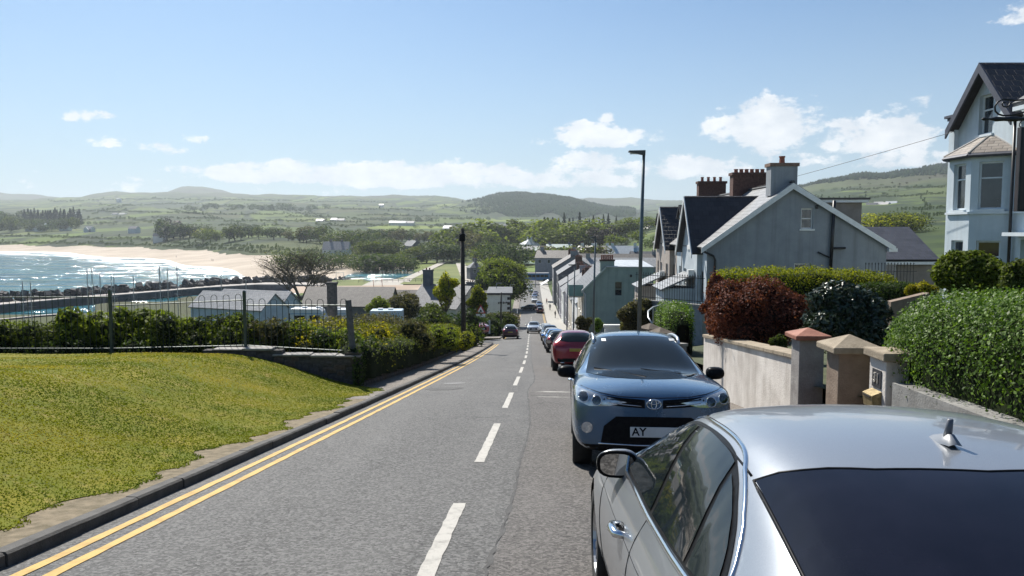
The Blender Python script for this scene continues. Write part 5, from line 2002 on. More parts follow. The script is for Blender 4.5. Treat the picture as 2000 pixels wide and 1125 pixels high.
# ------------------------------------------------------------------ pale blue house at the right edge
def blue_house():
 X = 17.0
 m_blue = mat('powder_blue_render', (0.50, 0.575, 0.62), (0.58, 0.65, 0.69), 0.8, nscale=1.5, ndetail=7, bump=0.25, bscale=40, streak=0.3)
 m_trim = mat('pale_blue_trim', (0.62, 0.68, 0.71), (0.70, 0.75, 0.78), 0.6, nscale=3)
 m_barge = mat('slate_blue_barge', (0.05, 0.055, 0.075), (0.075, 0.08, 0.105), 0.6)
 zb = CH - 3.2
 root = empty('bay_house', (X, 27.9, zb), 0, 'pale blue house with a gable, canted bay window and dark roof at the right edge', 'house')
 o = root.location
 yl, yr, ya = 29.65, 26.35, 27.95       # far foot, near foot, apex of the gable
 zf, zn, za = at(1867, 228, yl).z - zb, at(1975, 216, yr).z - zb, at(1920, 122, ya).z - zb
 ze = (zf + zn) / 2
 # front wall, far to near: a runs from Y=30 towards the camera
 Y0, Y1 = 30.1, 17.5
 Mf = face_m((0, Y0 - o.y, 0), (0, -1))
 mb = MB()
 gw = (Y0 - 28.55, Y0 - 27.72, at(1925, 262, 28.1).z - zb, at(1925, 184, 28.1).z - zb)
 dw = (Y0 - 25.9, Y0 - 24.7, 0.4, 2.9)
 uw = (Y0 - 25.5, Y0 - 24.5, 4.0, 5.8)
 facade(mb, Mf, [(0, 0), (Y0 - Y1, 0), (Y0 - Y1, ze), (Y0 - yr, ze), (Y0 - ya, za - 0.1), (Y0 - yl, ze), (0, ze)], [gw, dw, uw], 0.2)
 # far end wall, back
 facade(mb, face_m((9, Y0 - o.y, 0), (-1, 0)), [(0, 0), (9, 0), (9, ze), (0, ze)])
 facade(mb, face_m((0, Y1 - o.y, 0), (1, 0)), [(0, 0), (9, 0), (9, ze), (0, ze)])
 mb.build('wall', m_blue, root)
 window(root, Mf, *gw, 0.2, rail=0.62, frame=m_trim, fw=0.07)
 window(root, Mf, *uw, 0.2, rail=0.6, frame=m_trim, fw=0.07)
 window(root, Mf, *dw, 0.2, rail=0.75, frame=m_trim, fw=0.09, name='door')
 MB().box(-0.55, -0.01, 24.3 - o.y, 26.05 - o.y, 3.02, 3.14).build('door_canopy', m_trim, root)
 # gable roof running back, dark slopes
 ov = 0.38
 sl = (za - ze) / (yl - ya)
 yf, yn = yl + 0.3, yr - 0.3
 zlo = ze - sl * 0.3
 for (p, nm) in (([(-ov, yn - o.y, zlo), (8, yn - o.y, zlo), (8, ya - o.y, za), (-ov, ya - o.y, za)], 'gable_roof'),
     ([(8, yf - o.y, zlo), (-ov, yf - o.y, zlo), (-ov, ya - o.y, za), (8, ya - o.y, za)], 'gable_roof')):
  roof_obj(nm, p, 0.12, M_SLATE_DARK, root)
 for s, yy in ((1, yf), (-1, yn)):
  mb = MB()
  mb.prism([(yy - o.y, zlo - 0.01), (yy - o.y, zlo - 0.34), (ya - o.y, za - 0.36), (ya - o.y, za - 0.0)], 0.06, 'x', -ov - 0.065)
  mb.build('bargeboard', m_barge, root)
 # main roof over the rest of the house, towards the camera
 roof_obj('roof', [(-0.35, yn - o.y, ze - 0.05), (-0.35, Y1 - o.y, ze - 0.05), (4.2, Y1 - o.y, ze + 3.0), (4.2, yn - o.y, ze + 3.0)][::-1], 0.12, M_SLATE_GREY, root)
 MB().box(-0.42, -0.28, Y1 - o.y, yn - 0.05 - o.y, ze - 0.22, ze - 0.08).build('gutter', m_trim, root)
 # corner pilaster with a moulded cap
 pz0, pz1 = at(1865, 296, 30).z - zb, at(1865, 236, 30).z - zb
 MB().box(-0.16, 0.0, Y0 - o.y - 0.30, Y0 - o.y + 0.06, 0, pz1).build('pilaster', m_blue, root)
 mb = MB()
 mb.box(-0.22, 0.02, Y0 - o.y - 0.36, Y0 - o.y + 0.12, pz1 + 0.002, pz1 + 0.1)
 mb.box(-0.30, 0.02, Y0 - o.y - 0.44, Y0 - o.y + 0.20, pz1 + 0.102, pz1 + 0.2)
 mb.build('pilaster_cap', m_barge, root)
 # canted bay, two storeys
 xb = -0.92
 P = [(0.0, 29.45), (xb, 28.68), (xb, 27.32), (0.0, 26.5)]
 zt = at(1890, 303, 27.3).z - zb
 zs = at(1890, 417, 27.3).z - zb
 mbb = MB()
 faces = []
 for (p, q) in zip(P, P[1:]):
  d = (q[0] - p[0], q[1] - p[1])
  L = math.hypot(*d)
  M = face_m((p[0], p[1] - o.y, 0), d)
  up = (L * 0.5 - min(0.37, L * 0.30), L * 0.5 + min(0.37, L * 0.30), zs + 0.14, zt - 0.25)
  lo = (up[0], up[1], zs - 2.6, zs - 0.95)
  facade(mbb, M, [(0, 0), (L, 0), (L, zt), (0, zt)], [up, lo], 0.16)
  faces.append((M, up, lo, L))
 mbb.build('bay', m_blue, root)
 for (M, up, lo, L) in faces:
  window(root, M, *up, 0.16, rail=0.66, frame=m_trim, sill=True)
  window(root, M, *lo, 0.16, rail=0.66, frame=m_trim, sill=True)
  mb = MB()
  mb.m = M
  mb.box(-0.03, L + 0.03, zs - 0.02, zs + 0.06, 0.003, 0.09)
  mb.build('string_course', m_trim, root)
 # hipped bay roof with ridge rolls and fascia
 e = 0.18
 Q = [(0.02, 29.45 + e * 1.6), (xb - e, 28.68 + e * 0.5), (xb - e, 27.32 - e * 0.5), (0.02, 26.5 - e * 1.6)]
 zr_ = at(1925, 268, 27.9).z - zb
 T = [(0.0, 28.5), (-0.12, 28.3), (-0.12, 27.75), (0.0, 27.55)]
 m_bayroof = slate_material('buff_bay_slates', (0.20, 0.17, 0.145), (0.30, 0.26, 0.22), rows=5)
 mb = MB()
 for i in range(3):
  a, b, c, d = Q[i], Q[i + 1], T[i + 1], T[i]
  roof_obj('bay_roof', [(a[0], a[1] - o.y, zt + 0.06), (b[0], b[1] - o.y, zt + 0.06), (c[0], c[1] - o.y, zr_), (d[0], d[1] - o.y, zr_)], 0.05, m_bayroof, root)
  mb.tube([(b[0], b[1] - o.y, zt + 0.07), (c[0], c[1] - o.y, zr_ + 0.02)], 0.035, 5)
 mb.build('hip_roll', mat('lead_roll', (0.42, 0.40, 0.37), (0.5, 0.48, 0.45), 0.6), root)
 mb = MB()
 for i in range(3):
  a, b = Q[i], Q[i + 1]
  mb.tube([(a[0], a[1] - o.y, zt - 0.02), (b[0], b[1] - o.y, zt - 0.02)], 0.075, 4)
 mb.build('bay_gutter', m_barge, root)
 pipe(root, [(-0.12, 26.3 - o.y, ze - 0.1), (-0.12, 26.3 - o.y, 0)], 0.055)
 MB().box(-0.10, -0.003, Y1 - o.y, 26.25 - o.y, zs - 0.02, zs + 0.06).build('string_course', m_trim, root)

blue_house()

# ------------------------------------------------------------------ simple houses of the town and the valley
def small_house(name, label, base, rzv, W, D, H, RH, wall_m, roof_m, win=(), chim=(), cat='house', group=None, hip=False, ov=0.25, door=False, detail=True, win_m=None, parapet=None):
 """house standing on base; gable ends on local -y and +y, ridge along y; origin at the middle of the ground plan"""
 root = empty(name, base, rzv, label, cat, group)
 mb = MB()
 F4 = {'S': face_m((-W / 2, -D / 2, 0), (1, 0)), 'E': face_m((W / 2, -D / 2, 0), (0, 1)), 'N': face_m((W / 2, D / 2, 0), (-1, 0)), 'W': face_m((-W / 2, D / 2, 0), (0, -1))}
 holes = {k: [] for k in F4}
 for (f, c, w, b0, b1) in win:
  holes[f].append((c - w / 2, c + w / 2, b0, b1))
 for f in 'SEWN':
  L = W if f in 'SN' else D
  top = [(L, H), (L / 2, H + RH), (0, H)] if (f in 'SN' and not hip) else [(L, H), (0, H)]
  facade(mb, F4[f], [(0, -3), (L, -3)] + top, holes[f], 0.1)
 mb.build('wall', wall_m, root)
 for f in 'SEWN':
  for h in holes[f]:
   window(root, F4[f], *h, 0.1, rail=0.5 if detail else 0, fw=0.07, sill=detail, glass=win_m)
 s = RH / (W / 2)
 lo = H - s * ov + 0.1
 if hip:
  hy = max(0.1, D / 2 - W / 2)
  zt = H + RH + 0.1
  e = ov
  for q in ([(-W / 2 - e, D / 2 + e, lo), (-W / 2 - e, -D / 2 - e, lo), (0, -hy, zt), (0, hy, zt)], [(W / 2 + e, -D / 2 - e, lo), (W / 2 + e, D / 2 + e, lo), (0, hy, zt), (0, -hy, zt)]):
   roof_obj('roof', q, 0.1, roof_m, root)
  for sgn in (-1, 1):
   q = [(-sgn * -W / 2 * 1 - sgn * -e, sgn * (D / 2 + e), lo), (sgn * -W / 2 - sgn * e, sgn * (D / 2 + e), lo), (0, sgn * hy, zt), (0.001, sgn * hy, zt)]
   roof_obj('roof', q, 0.1, roof_m, root)
 else:
  roof_obj('roof', [(-W / 2 - ov, D / 2 + ov, lo), (-W / 2 - ov, -D / 2 - ov, lo), (0, -D / 2 - ov, H + RH + 0.1), (0, D / 2 + ov, H + RH + 0.1)], 0.1, roof_m, root)
  roof_obj('roof', [(W / 2 + ov, -D / 2 - ov, lo), (W / 2 + ov, D / 2 + ov, lo), (0, D / 2 + ov, H + RH + 0.1), (0, -D / 2 - ov, H + RH + 0.1)], 0.1, roof_m, root)
 for (x, y, top, sx, sy, cm, pots) in chim:
  chimney(root, x, y, H + RH * 0.4, H + RH + top, sx, sy, cm, pots, axis='x' if sx > sy else 'y')
 return root

M_WHITEWALL = mat('white_render', (0.58, 0.58, 0.56), (0.70, 0.70, 0.68), 0.8, nscale=1.5, bump=0.2)
M_CREAM = mat('cream_render', (0.50, 0.45, 0.36), (0.60, 0.55, 0.46), 0.8, nscale=1.5, bump=0.2)
M_GREYWALL = mat('mid_grey_render', (0.20, 0.20, 0.215), (0.28, 0.28, 0.295), 0.85, nscale=1.5, bump=0.2)
M_DARKWALL = mat('slate_grey_render', (0.085, 0.09, 0.105), (0.13, 0.135, 0.15), 0.85, nscale=1.5, bump=0.2)
M_LILAC = mat('lilac_grey_render', (0.17, 0.165, 0.20), (0.24, 0.235, 0.275), 0.85, nscale=1.5, bump=0.2)
M_SAGE = mat('sage_green_render', (0.255, 0.325, 0.29), (0.32, 0.39, 0.35), 0.85, nscale=1.0, ndetail=8, bump=0.3, streak=0.4)
M_SKYBLUE = mat('sky_blue_render', (0.23, 0.36, 0.50), (0.30, 0.44, 0.58), 0.8, nscale=1.5)
M_LEAD = mat('pale_lead_roof', (0.42, 0.44, 0.45), (0.56, 0.58, 0.59), 0.4, nscale=1.5, bump=0.2)

# the sage green gable with its flat topped extension
def sage_house():
 Y = 78.0
 a = at(1141, 566, Y)
 zb = rz(Y) - 0.5
 root = empty('sage_house', (a.x, Y, zb), -0.03, 'sage green gable end with a banded chimney stack halfway down the street', 'house')
 W = at(1283, 0, Y).x - a.x
 xe = at(1188, 0, Y).x - a.x
 ze, zt = a.z - zb, at(0, 522, Y).z - zb
 M = face_m((0, 0, 0), (1, 0))
 h = (at(1206, 0, Y).x - a.x, at(1221, 0, Y).x - a.x, at(0, 578, Y).z - zb, at(0, 550, Y).z - zb)
 mb = MB()
 facade(mb, M, [(0, -1), (W, -1), (W, zt), (xe, zt), (0, ze)], [h], 0.12)
 facade(mb, face_m((W, 0, 0), (0, 1)), [(0, -1), (9, -1), (9, zt), (0, zt)])
 mb.build('gable_wall', M_SAGE, root)
 window(root, M, *h, 0.12, rail=0.48, sill=False, frame=M_SAGE)
 mb = MB()
 Mw = face_m((0, 12, 0), (0, -1))
 hs = [(9.3, 10.2, 2.9, 4.3), (9.3, 10.2, 0.4, 2.1), (6.0, 7.0, 2.9, 4.3), (6.0, 7.0, 0.4, 2.1), (3, 4, 2.9, 4.3)]
 facade(mb, Mw, [(0, -1), (12, -1), (12, ze), (0, ze)], hs, 0.12)
 mb.build('front_wall', M_CREAM, root)
 for q in hs:
  window(root, Mw, *q, 0.12, rail=0.5)
 roof_obj('roof', [(-0.25, 12, ze - 0.1), (-0.25, -0.15, ze - 0.1), (xe, -0.15, zt + 0.1), (xe, 12, zt + 0.1)], 0.1, M_SLATE_GREY, root)
 roof_obj('flat_roof', [(xe, -0.1, zt + 0.1), (W, -0.1, zt + 0.06), (W, 9, zt + 0.42), (xe, 9, zt + 0.42)], 0.1, M_LEAD, root)
 sl = (zt - ze) / xe
 mb = MB()
 mb.prism([(-0.3, ze - 0.12), (-0.3, ze - 0.32), (xe, zt - 0.12), (xe, zt + 0.1)], 0.06, 'y', -0.22)
 mb.build('bargeboard', mat('sage_trim', (0.40, 0.47, 0.43), (0.46, 0.53, 0.49), 0.7), root)
 cx0, cx1 = at(1177, 0, Y).x - a.x, at(1205, 0, Y).x - a.x
 chimney(root, (cx0 + cx1) / 2, 0.5, zt - 1.0, at(0, 507, Y).z - zb, cx1 - cx0, 0.8, M_SAGE, 6, pot_h=0.45, pot_r=0.09, capm=mat('dark_brick_band', (0.05, 0.03, 0.028), (0.08, 0.05, 0.045), 0.9))
 pipe(root, [(-0.15, -0.1, ze - 0.2), (0.15, -0.1, ze - 0.5), (0.15, -0.1, 1.2), (1.0, -0.15, 0.2)], 0.06, M_LEAD)
 MB().box(at(1236, 0, Y).x - a.x, at(1240, 0, Y).x - a.x, -0.1, -0.002, at(0, 541, Y).z - zb, at(0, 536, Y).z - zb).build('wall_lamp', M_PIPE, root)
 # green glass balcony on the street side
 m_gl = mat('green_balcony_glass', (0.16, 0.30, 0.29), (0.22, 0.37, 0.35), 0.1, nscale=1, spec=0.8)
 bz = at(0, 577, 80).z - zb
 MB().box(-1.5, 0.0, 1.2, 5.0, bz - 0.15, bz).build('balcony', M_CREAM, root)
 for (q) in ((-1.5, -1.44, 1.2, 5.0), (-1.44, -0.01, 1.2, 1.26)):
  MB().box(*q, bz + 0.002, bz + 1.15).build('balcony_glass', m_gl, root)

sage_house()

# the street below: ridge along the street, gables towards the viewer
street = [
 # Y, depth, width, eaves above road, roof rise, setback, wall, roof, label
 (97, 13, 8, 4.6, 2.4, 0.0, M_WHITEWALL, M_SLATE_PALE, 'white house with a bright pale roof just past the sage gable'),
 (113, 12, 8, 5.2, 2.6, 0.2, M_CREAM, M_SLATE, 'cream house with a dark slate roof below the sage gable'),
 (127, 13, 8.5, 5.6, 2.9, 0.1, M_GREYWALL, M_SLATE, 'grey house with dark roof midway down the hill street'),
 (143, 14, 9, 6.2, 3.0, 0.2, M_LILAC, M_SLATE, 'lilac grey house with stepped dark roofs lower down the street'),
 (160, 14, 9, 6.6, 3.2, 0.0, M_WHITEWALL, M_SLATE_GREY, 'white fronted house with grey roof lower down the street'),
 (178, 15, 10, 7.6, 3.2, 0.1, M_LILAC, M_SLATE_GREY, 'lilac gable with six chimney pots near the foot of the street'),
 (198, 16, 10, 9.5, 3.2, 0.2, M_DARKWALL, M_SLATE_GREY, 'tall dark grey building near the foot of the street'),
 (222, 18, 11, 10.2, 3.4, -0.2, M_GREYWALL, M_SLATE_BROWN, 'tall grey corner building with a brown roof at the foot of the street'),
]
for i, (Y, D, W, H, RH, sb, wm, rm, lab) in enumerate(street):
 x0 = rx(Y) + HALF_R + 2.55 + sb + (0.8 if Y > 118 else 0)
 wins = []
 fl = int(H / 2.8)
 for k in range(max(1, int(D / 3.4))):
  for s in range(fl):
   wins.append(('W', 1.5 + k * 3.3, 0.95, 0.9 + s * 2.75, 2.3 + s * 2.75))
 if i in (3, 5, 6, 7):
  wins += [('S', 2.2, 0.9, H - 2.2, H - 0.9), ('S', W - 2.5, 0.9, H - 2.2, H - 0.9)]
 ch = [(0, -D / 2 + 0.6, 1.3, 1.7, 0.7, wm if i % 2 else M_BRICK, 5)] + ([(0, D / 2 - 0.6, 1.3, 1.6, 0.7, M_BRICK, 4)] if i % 2 else [])
 small_house('street_house', lab, (x0 + W / 2, Y, rz(Y) + 0.05), -0.032, W, D, H, RH, wm, rm, wins, ch, group='houses down the hill street')
# shop awning near the foot of the street
p = at(1067, 553, 226)
root = empty('awning', (p.x, p.y, p.z - 2), 0, 'white sloping awning over a shop at the foot of the street', 'awning')
mb = MB()
slab(mb, [(-1.6, -3, 1.6), (0.6, -3, 3.0), (0.6, 3, 3.0), (-1.6, 3, 1.6)], 0.08)
mb.build('canvas', M_WHITE, root)
mb = MB()
for y in (-2.8, 2.8):
 mb.tube([(-1.5, y, 1.6), (0.6, y, 1.2)], 0.04, 4)
mb.build('arm', M_PIPE, root)

# town roofs beyond
town = [
 # u, v of eaves, Y, W, D, H, RH, rot, wall, roof, label
 (1200, 512, 300, 9, 34, 6.0, 3.2, 1.45, M_GREYWALL, M_SLATE_BROWN, 'long low brown roofed row behind the street houses'),
 (1235, 520, 262, 9, 34, 5.5, 2.8, 1.5, M_GREYWALL, M_SLATE_PALE, 'pale roofed row right of the banded chimney stack'),
 (1218, 497, 380, 9, 15, 6.5, 4.2, 1.35, M_WHITEWALL, M_LEAD, 'white house with a bright roof and dormers in the town'),
 (1268, 505, 330, 9, 16, 6.0, 3.0, 1.55, M_SKYBLUE, M_SLATE, 'light blue house with dark roof left of the tan terrace'),
 (1150, 493, 400, 8, 12, 5.0, 3.4, 0.9, M_WHITEWALL, M_SLATE_PALE, 'white gabled house in the middle of the town roofs'),
 (1172, 492, 415, 8, 12, 5.0, 3.2, 1.2, M_WHITEWALL, M_SLATE_GREY, 'small white house beside the pale street lamp head'),
 (1090, 503, 330, 9, 18, 6.0, 3.0, 1.3, M_GREYWALL, M_SLATE_BROWN, 'grey house with brown roof behind the corner building'),
 (1035, 488, 520, 12, 20, 4.0, 2.6, 1.5, M_DARKWALL, M_SLATE_GREY, 'low blue grey school building among trees'),
 (1034, 477, 560, 11, 11, 5.0, 4.0, 0.4, M_WHITEWALL, M_LEAD, 'white building with a bright pyramid roof above the school'),
 (1092, 484, 520, 12, 17, 5.0, 2.4, 1.5, M_DARKWALL, mat('pale_green_sheet_roof', (0.30, 0.36, 0.32), (0.40, 0.46, 0.42), 0.5), 'long shed with a pale green sheet roof'),
 (1060, 489, 500, 8, 12, 4.0, 1.8, 1.45, M_DARKWALL, MATS['pale_green_sheet_roof'], 'small green roofed block beside the school'),
 (1263, 446, 640, 9, 11, 5.0, 3.4, 0.8, M_WHITEWALL, M_SLATE_GREY, 'white cottage on the green rise above the town'),
 (927, 522, 330, 5.5, 6.5, 5.0, 2.4, 0.3, M_DARKWALL, M_SLATE_GREY, 'grey pavilion with pyramid roof beside the park lawn'),
 (658, 487, 600, 11, 20, 6.5, 6.0, 1.55, mat('pale_aqua_render', (0.30, 0.37, 0.37), (0.37, 0.44, 0.44), 0.8), M_SLATE_PALE, 'large pale house with tall chimneys beside the beach dunes'),
 (806, 480, 640, 10, 16, 6.0, 4.5, 0.6, M_DARKWALL, M_SLATE_GREY, 'grey house half hidden among valley trees'),
]
for i, (u, v, Y, W, D, H, RH, rot, wm, rm, lab) in enumerate(town):
 p = at(u, v, Y)
 wins = []
 if wm is not M_DARKWALL or Y < 400:
  f = 'W' if rot > 1 else 'S'
  L = D if f == 'W' else W
  for k in range(int(L / 4.2)):
   wins.append((f, 2 + k * 4, 1.3, H - 2.3, H - 0.8))
 ch = [(0, -D / 2 + 2, 1.5, 0.8, 1.4, wm, 3), (0, D / 2 - 2, 1.5, 0.8, 1.4, wm, 3)] if H > 4.6 and RH < 5 else []
 if RH == 6.0:
  ch = [(0, -4, 1.6, 1, 1.8, M_DARKWALL, 3), (0, 4.5, 1.6, 1, 1.8, M_DARKWALL, 3)]
 small_house('town_house', lab, (p.x, p.y, p.z - H), rot, W, D, H, RH, wm, rm, wins, ch, hip=(i in (8, 12)), detail=False, group='houses of the town below')

# dormers and white farmhouses far off
farm = [(128, 447, 1290, 12, 22, 1.5), (60, 442, 1330, 10, 14, 1.4), (82, 436, 1350, 9, 18, 1.6), (78, 445, 1290, 8, 16, 1.5), (175, 447, 1180, 9, 13, 1.3), (168, 449, 1170, 6, 8, 0.4),
  (262, 445, 1120, 9, 14, 1.3), (232, 384, 3300, 14, 22, 1.4), (232, 409, 2200, 12, 34, 1.5), (226, 420, 1900, 12, 14, 1.3), (240, 420, 1900, 12, 20, 1.5), (153, 416, 1950, 10, 10, 0.9),
  (312, 458, 960, 6, 18, 1.5), (626, 433, 1500, 11, 30, 1.5), (653, 431, 1520, 10, 12, 1.3), (666, 432, 1510, 10, 20, 1.5), (769, 436, 1350, 11, 22, 1.5), (786, 437, 1340, 9, 14, 1.4),
  (801, 437, 1340, 11, 18, 1.5), (745, 399, 2600, 12, 16, 1.5), (875, 445, 1100, 9, 12, 1.2), (888, 447, 1080, 8, 22, 1.5), (982, 439, 1200, 9, 16, 1.5), (1330, 440, 700, 9, 14, 1.4),
  (1703, 405, 900, 8, 12, 1.0), (1716, 403, 905, 8, 10, 0.7), (1741, 402, 905, 9, 12, 0.9), (1730, 404, 890, 8, 9, 0.5), (455, 462, 960, 8, 12, 1.4), (400, 462, 930, 6, 9, 1.5)]
FARM_ROOFS = [M_SLATE_GREY, M_SLATE_PALE, M_LEAD]
for i, (u, v, Y, W, D, rot) in enumerate(farm):
 p = at(u, v, Y)
 z = ground_z(p.x, Y)
 D = min(D, 15)
 side = 'beyond the beach' if u < 500 else ('on the right hillside' if u > 1400 else 'in the valley fields')
 rt = empty('farmhouse', (p.x, p.y, min(z, p.z - 2.0) - 0.3), rot, 'distant white farm building %s' % side, 'farmhouse', 'farm buildings ' + side)
 H, RH = (4.2, 3.4)
 H += max(0, p.z - 2.0 - z) * 0.5
 mb = MB()
 for f, L in (('S', W), ('E', D), ('N', W), ('W', D)):
  Fm = {'S': face_m((-W / 2, -D / 2, 0), (1, 0)), 'E': face_m((W / 2, -D / 2, 0), (0, 1)), 'N': face_m((W / 2, D / 2, 0), (-1, 0)), 'W': face_m((-W / 2, D / 2, 0), (0, -1))}[f]
  top = [(L, H), (L / 2, H + RH), (0, H)] if f in 'SN' else [(L, H), (0, H)]
  facade(mb, Fm, [(0, -4), (L, -4)] + top)
 mb.build('wall', M_WHITEWALL, rt)
 rm = FARM_ROOFS[i % 3]
 roof_obj('roof', [(-W / 2 - .3, D / 2 + .3, H - .2), (-W / 2 - .3, -D / 2 - .3, H - .2), (0, -D / 2 - .3, H + RH + .1), (0, D / 2 + .3, H + RH + .1)], 0.15, rm, rt)
 roof_obj('roof', [(W / 2 + .3, -D / 2 - .3, H - .2), (W / 2 + .3, D / 2 + .3, H - .2), (0, D / 2 + .3, H + RH + .1), (0, -D / 2 - .3, H + RH + .1)], 0.15, rm, rt)

# ------------------------------------------------------------------ harbour side on the left
def shed(name, label, u0, u1, v_ridge, v_eave, Y, D, wm, rm, rot=0.0):
 """gabled shed whose gable end faces the viewer"""
 a, b = at(u0, v_eave, Y), at(u1, v_eave, Y)
 W = b.x - a.x
 zr_ = at(u0, v_ridge, Y).z
 H = 3.4
 return small_house(name, label, ((a.x + b.x) / 2, Y + D / 2, a.z - H), rot, W, D, H, zr_ - a.z, wm, rm,
      [('S', W * 0.5, 0.8, 1.4, 2.6)], [], cat='shed', detail=False)

M_PALEBOARD = mat('pale_blue_boarding', (0.40, 0.47, 0.52), (0.50, 0.57, 0.61), 0.8, nscale=2, bump=0.2)
# roofs run to the left: ridge almost parallel to the picture
for (u0, u1, vr, ve, Y, D, lab) in ((511, 551, 574, 602, 96, 11.5, 'nearer pale boathouse with a light slate roof behind the railing'),
         (548, 578, 570, 596, 104, 11.5, 'farther pale boathouse peeping over the nearer one')):
 a, b = at(u0, ve, Y), at(u1, ve, Y)
 W = b.x - a.x + 2.2
 RH = at(0, vr, Y).z - a.z
 H = 3.2
 small_house('boathouse', lab, ((a.x + b.x) / 2 - 4.9, Y + 2.2, a.z - H), 1.15, W, D, H, RH, M_PALEBOARD, M_SLATE_PALE, [('S', W * 0.5, 0.9, 1.0, 2.2), ('W', 3, 1.0, 1.2, 2.2), ('W', 8, 1.0, 1.2, 2.2)], [], cat='boathouse', detail=False)
# long brown roof with chimneys, small gabled house, stone store
p = at(770, 590, 135)
small_house('harbour_row', 'long low row with a brown slate roof and dark chimneys by the harbour', (p.x + 7, 142, p.z - 4.8), 1.5, 7.0, 19, 3.5, 2.8, M_DARKWALL, M_SLATE_BROWN, [],
   [(0, -6, 1.6, 0.9, 1.4, M_DARKWALL, 3)], detail=False)
p = at(672, 600, 128)
small_house('harbour_store', 'long low store with a plain brown slate roof behind the motor homes', (p.x, 134, p.z - 3.2), 1.5, 7.5, 15, 3.2, 2.9, M_DARKWALL, M_SLATE_BROWN, [], [], cat='building', detail=False)
p = at(870, 598, 112)
small_house('harbour_cottage', 'small gabled cottage with grey roof among the trees left of the pole', (p.x, 114, p.z - 3.2), 0.95, 6.5, 9, 3.2, 2.9, M_CREAM, M_SLATE_GREY, [('S', 3.2, 0.9, 1, 2.2)],
   [(0, 3.6, 2.2, 0.8, 1.4, M_DARKWALL, 2)], detail=False)
p = at(649, 598, 88)
root = empty('stone_chimney', (p.x, p.y, p.z - 4), 0, 'tall dark stone chimney stack rising behind the railing', 'chimney')
mb = MB()
mb.box(-0.5, 0.5, -0.4, 0.4, 0, at(0, 556, 88).z - p.z + 4)
mb.build('stack', M_RUBBLE, root)
MB().box(-0.58, 0.58, -0.48, 0.48, at(0, 556, 88).z - p.z + 4.002, at(0, 551, 88).z - p.z + 4).build('cap', M_RUBBLE, root)
# white building with dark quoins beside the road
Y = 128
a, b = at(951, 576, Y), at(998, 576, Y)
root = empty('white_hall', (a.x, Y, a.z - 4.6), 0, 'white flat roofed building with black corner quoins left of the road', 'building')
W = b.x - a.x
H = 4.6
mb = MB()
facade(mb, face_m((0, 0, 0), (1, 0)), [(0, -3), (W, -3), (W, H), (0, H)], [(W * 0.13, W * 0.28, 0.6, 1.0)])
facade(mb, face_m((W, 0, 0), (0, 1)), [(0, -3), (14, -3), (14, H), (0, H)])
mb.build('wall', M_WHITEWALL, root)
window(root, face_m((0, 0, 0), (1, 0)), W * 0.13, W * 0.28, 0.6, 1.0, rail=0, sill=False)
MB().box(-0.1, W + 0.25, -0.25, 14, H + 0.002, H + 0.35).build('roof', M_SLATE_GREY, root)
for k in range(5):
 MB().box(W - 0.62, W - 0.18, -0.05, -0.003, 0.5 + k * 0.82, 0.95 + k * 0.82).build('quoin', M_PIPE, root)
MB().box(W - 0.14, W + 0.05, -0.06, -0.002, -0.5, H).build('corner_strip', M_PIPE, root)
mb = MB()
for k in range(6):
 mb.box(W * 0.46 + k * 0.27, W * 0.46 + k * 0.27 + 0.16, -0.06, -0.003, H - 1.5 + 0.05 * (k % 3), H - 1.2 + 0.07 * (k % 2))
mb.build('sign_lettering', M_PIPE, root)

# ================================================================== cars
def paint(name, c, metal=0.55, rough=0.32, coat=1.0):
 if name in MATS:
  return MATS[name]
 m = bpy.data.materials.new(name)
 m.use_nodes = True
 w = NT(m.node_tree)
 p = w.n['Principled BSDF']
 tc = w.add('ShaderNodeTexCoord')
 # metallic flake and a film of road dust, thicker low down on the panels
 fl = w.noise(tc.outputs['Object'], 420.0, 2, 0.5)
 dust = w.remap(w.noise(tc.outputs['Object'], 3.2, 7, 0.7), 0.5, 0.85, 0.0, 0.05)
 col = w.mix(w.remap(fl, 0.3, 0.7), tuple(x * 0.9 for x in c), tuple(min(1, x * 1.1) for x in c))
 w.link(w.mix(dust, col, (0.28, 0.27, 0.25)), p.inputs['Base Color'])
 p.inputs['Metallic'].default_value = metal
 w.link(w.math('ADD', rough, dust), p.inputs['Roughness'])
 p.inputs['Coat Weight'].default_value = coat
 p.inputs['Coat Roughness'].default_value = 0.05
 b = w.add('ShaderNodeBump')
 b.inputs['Strength'].default_value = 0.02
 w.link(w.noise(tc.outputs['Object'], 1.5, 3), b.inputs['Height'])
 w.link(b.outputs[0], p.inputs['Coat Normal'])
 MATS[name] = m
 return m

M_CARGLASS = mat('car_glass', (0.008, 0.012, 0.015), (0.013, 0.018, 0.022), 0.03, nscale=1.5, spec=0.28)
M_CARGLASS2 = mat('tinted_rear_glass', (0.005, 0.006, 0.012), (0.010, 0.011, 0.020), 0.03, nscale=3, spec=0.2)
M_BLACK = mat('black_plastic', (0.008, 0.008, 0.009), (0.014, 0.014, 0.015), 0.35, nscale=30, spec=0.06)
M_RUBBER = mat('tyre_rubber', (0.012, 0.012, 0.012), (0.026, 0.025, 0.024), 0.85, nscale=12, bump=0.4)
M_ALLOY = mat('alloy_wheel', (0.42, 0.43, 0.45), (0.52, 0.53, 0.55), 0.3, 0.9)
M_CHROME = mat('bright_trim', (0.66, 0.68, 0.70), (0.76, 0.78, 0.80), 0.12, 1.0)
M_LAMP = mat('headlamp_lens', (0.36, 0.38, 0.40), (0.60, 0.62, 0.64), 0.06, 0.6, nscale=25, coat=1.0)
M_LAMP_DARK = mat('headlamp_bowl', (0.03, 0.035, 0.04), (0.10, 0.11, 0.12), 0.08, 0.5, nscale=18, coat=1.0)
M_TAIL = mat('tail_lamp_red', (0.32, 0.010, 0.010), (0.5, 0.025, 0.02), 0.12, nscale=20, coat=1.0)
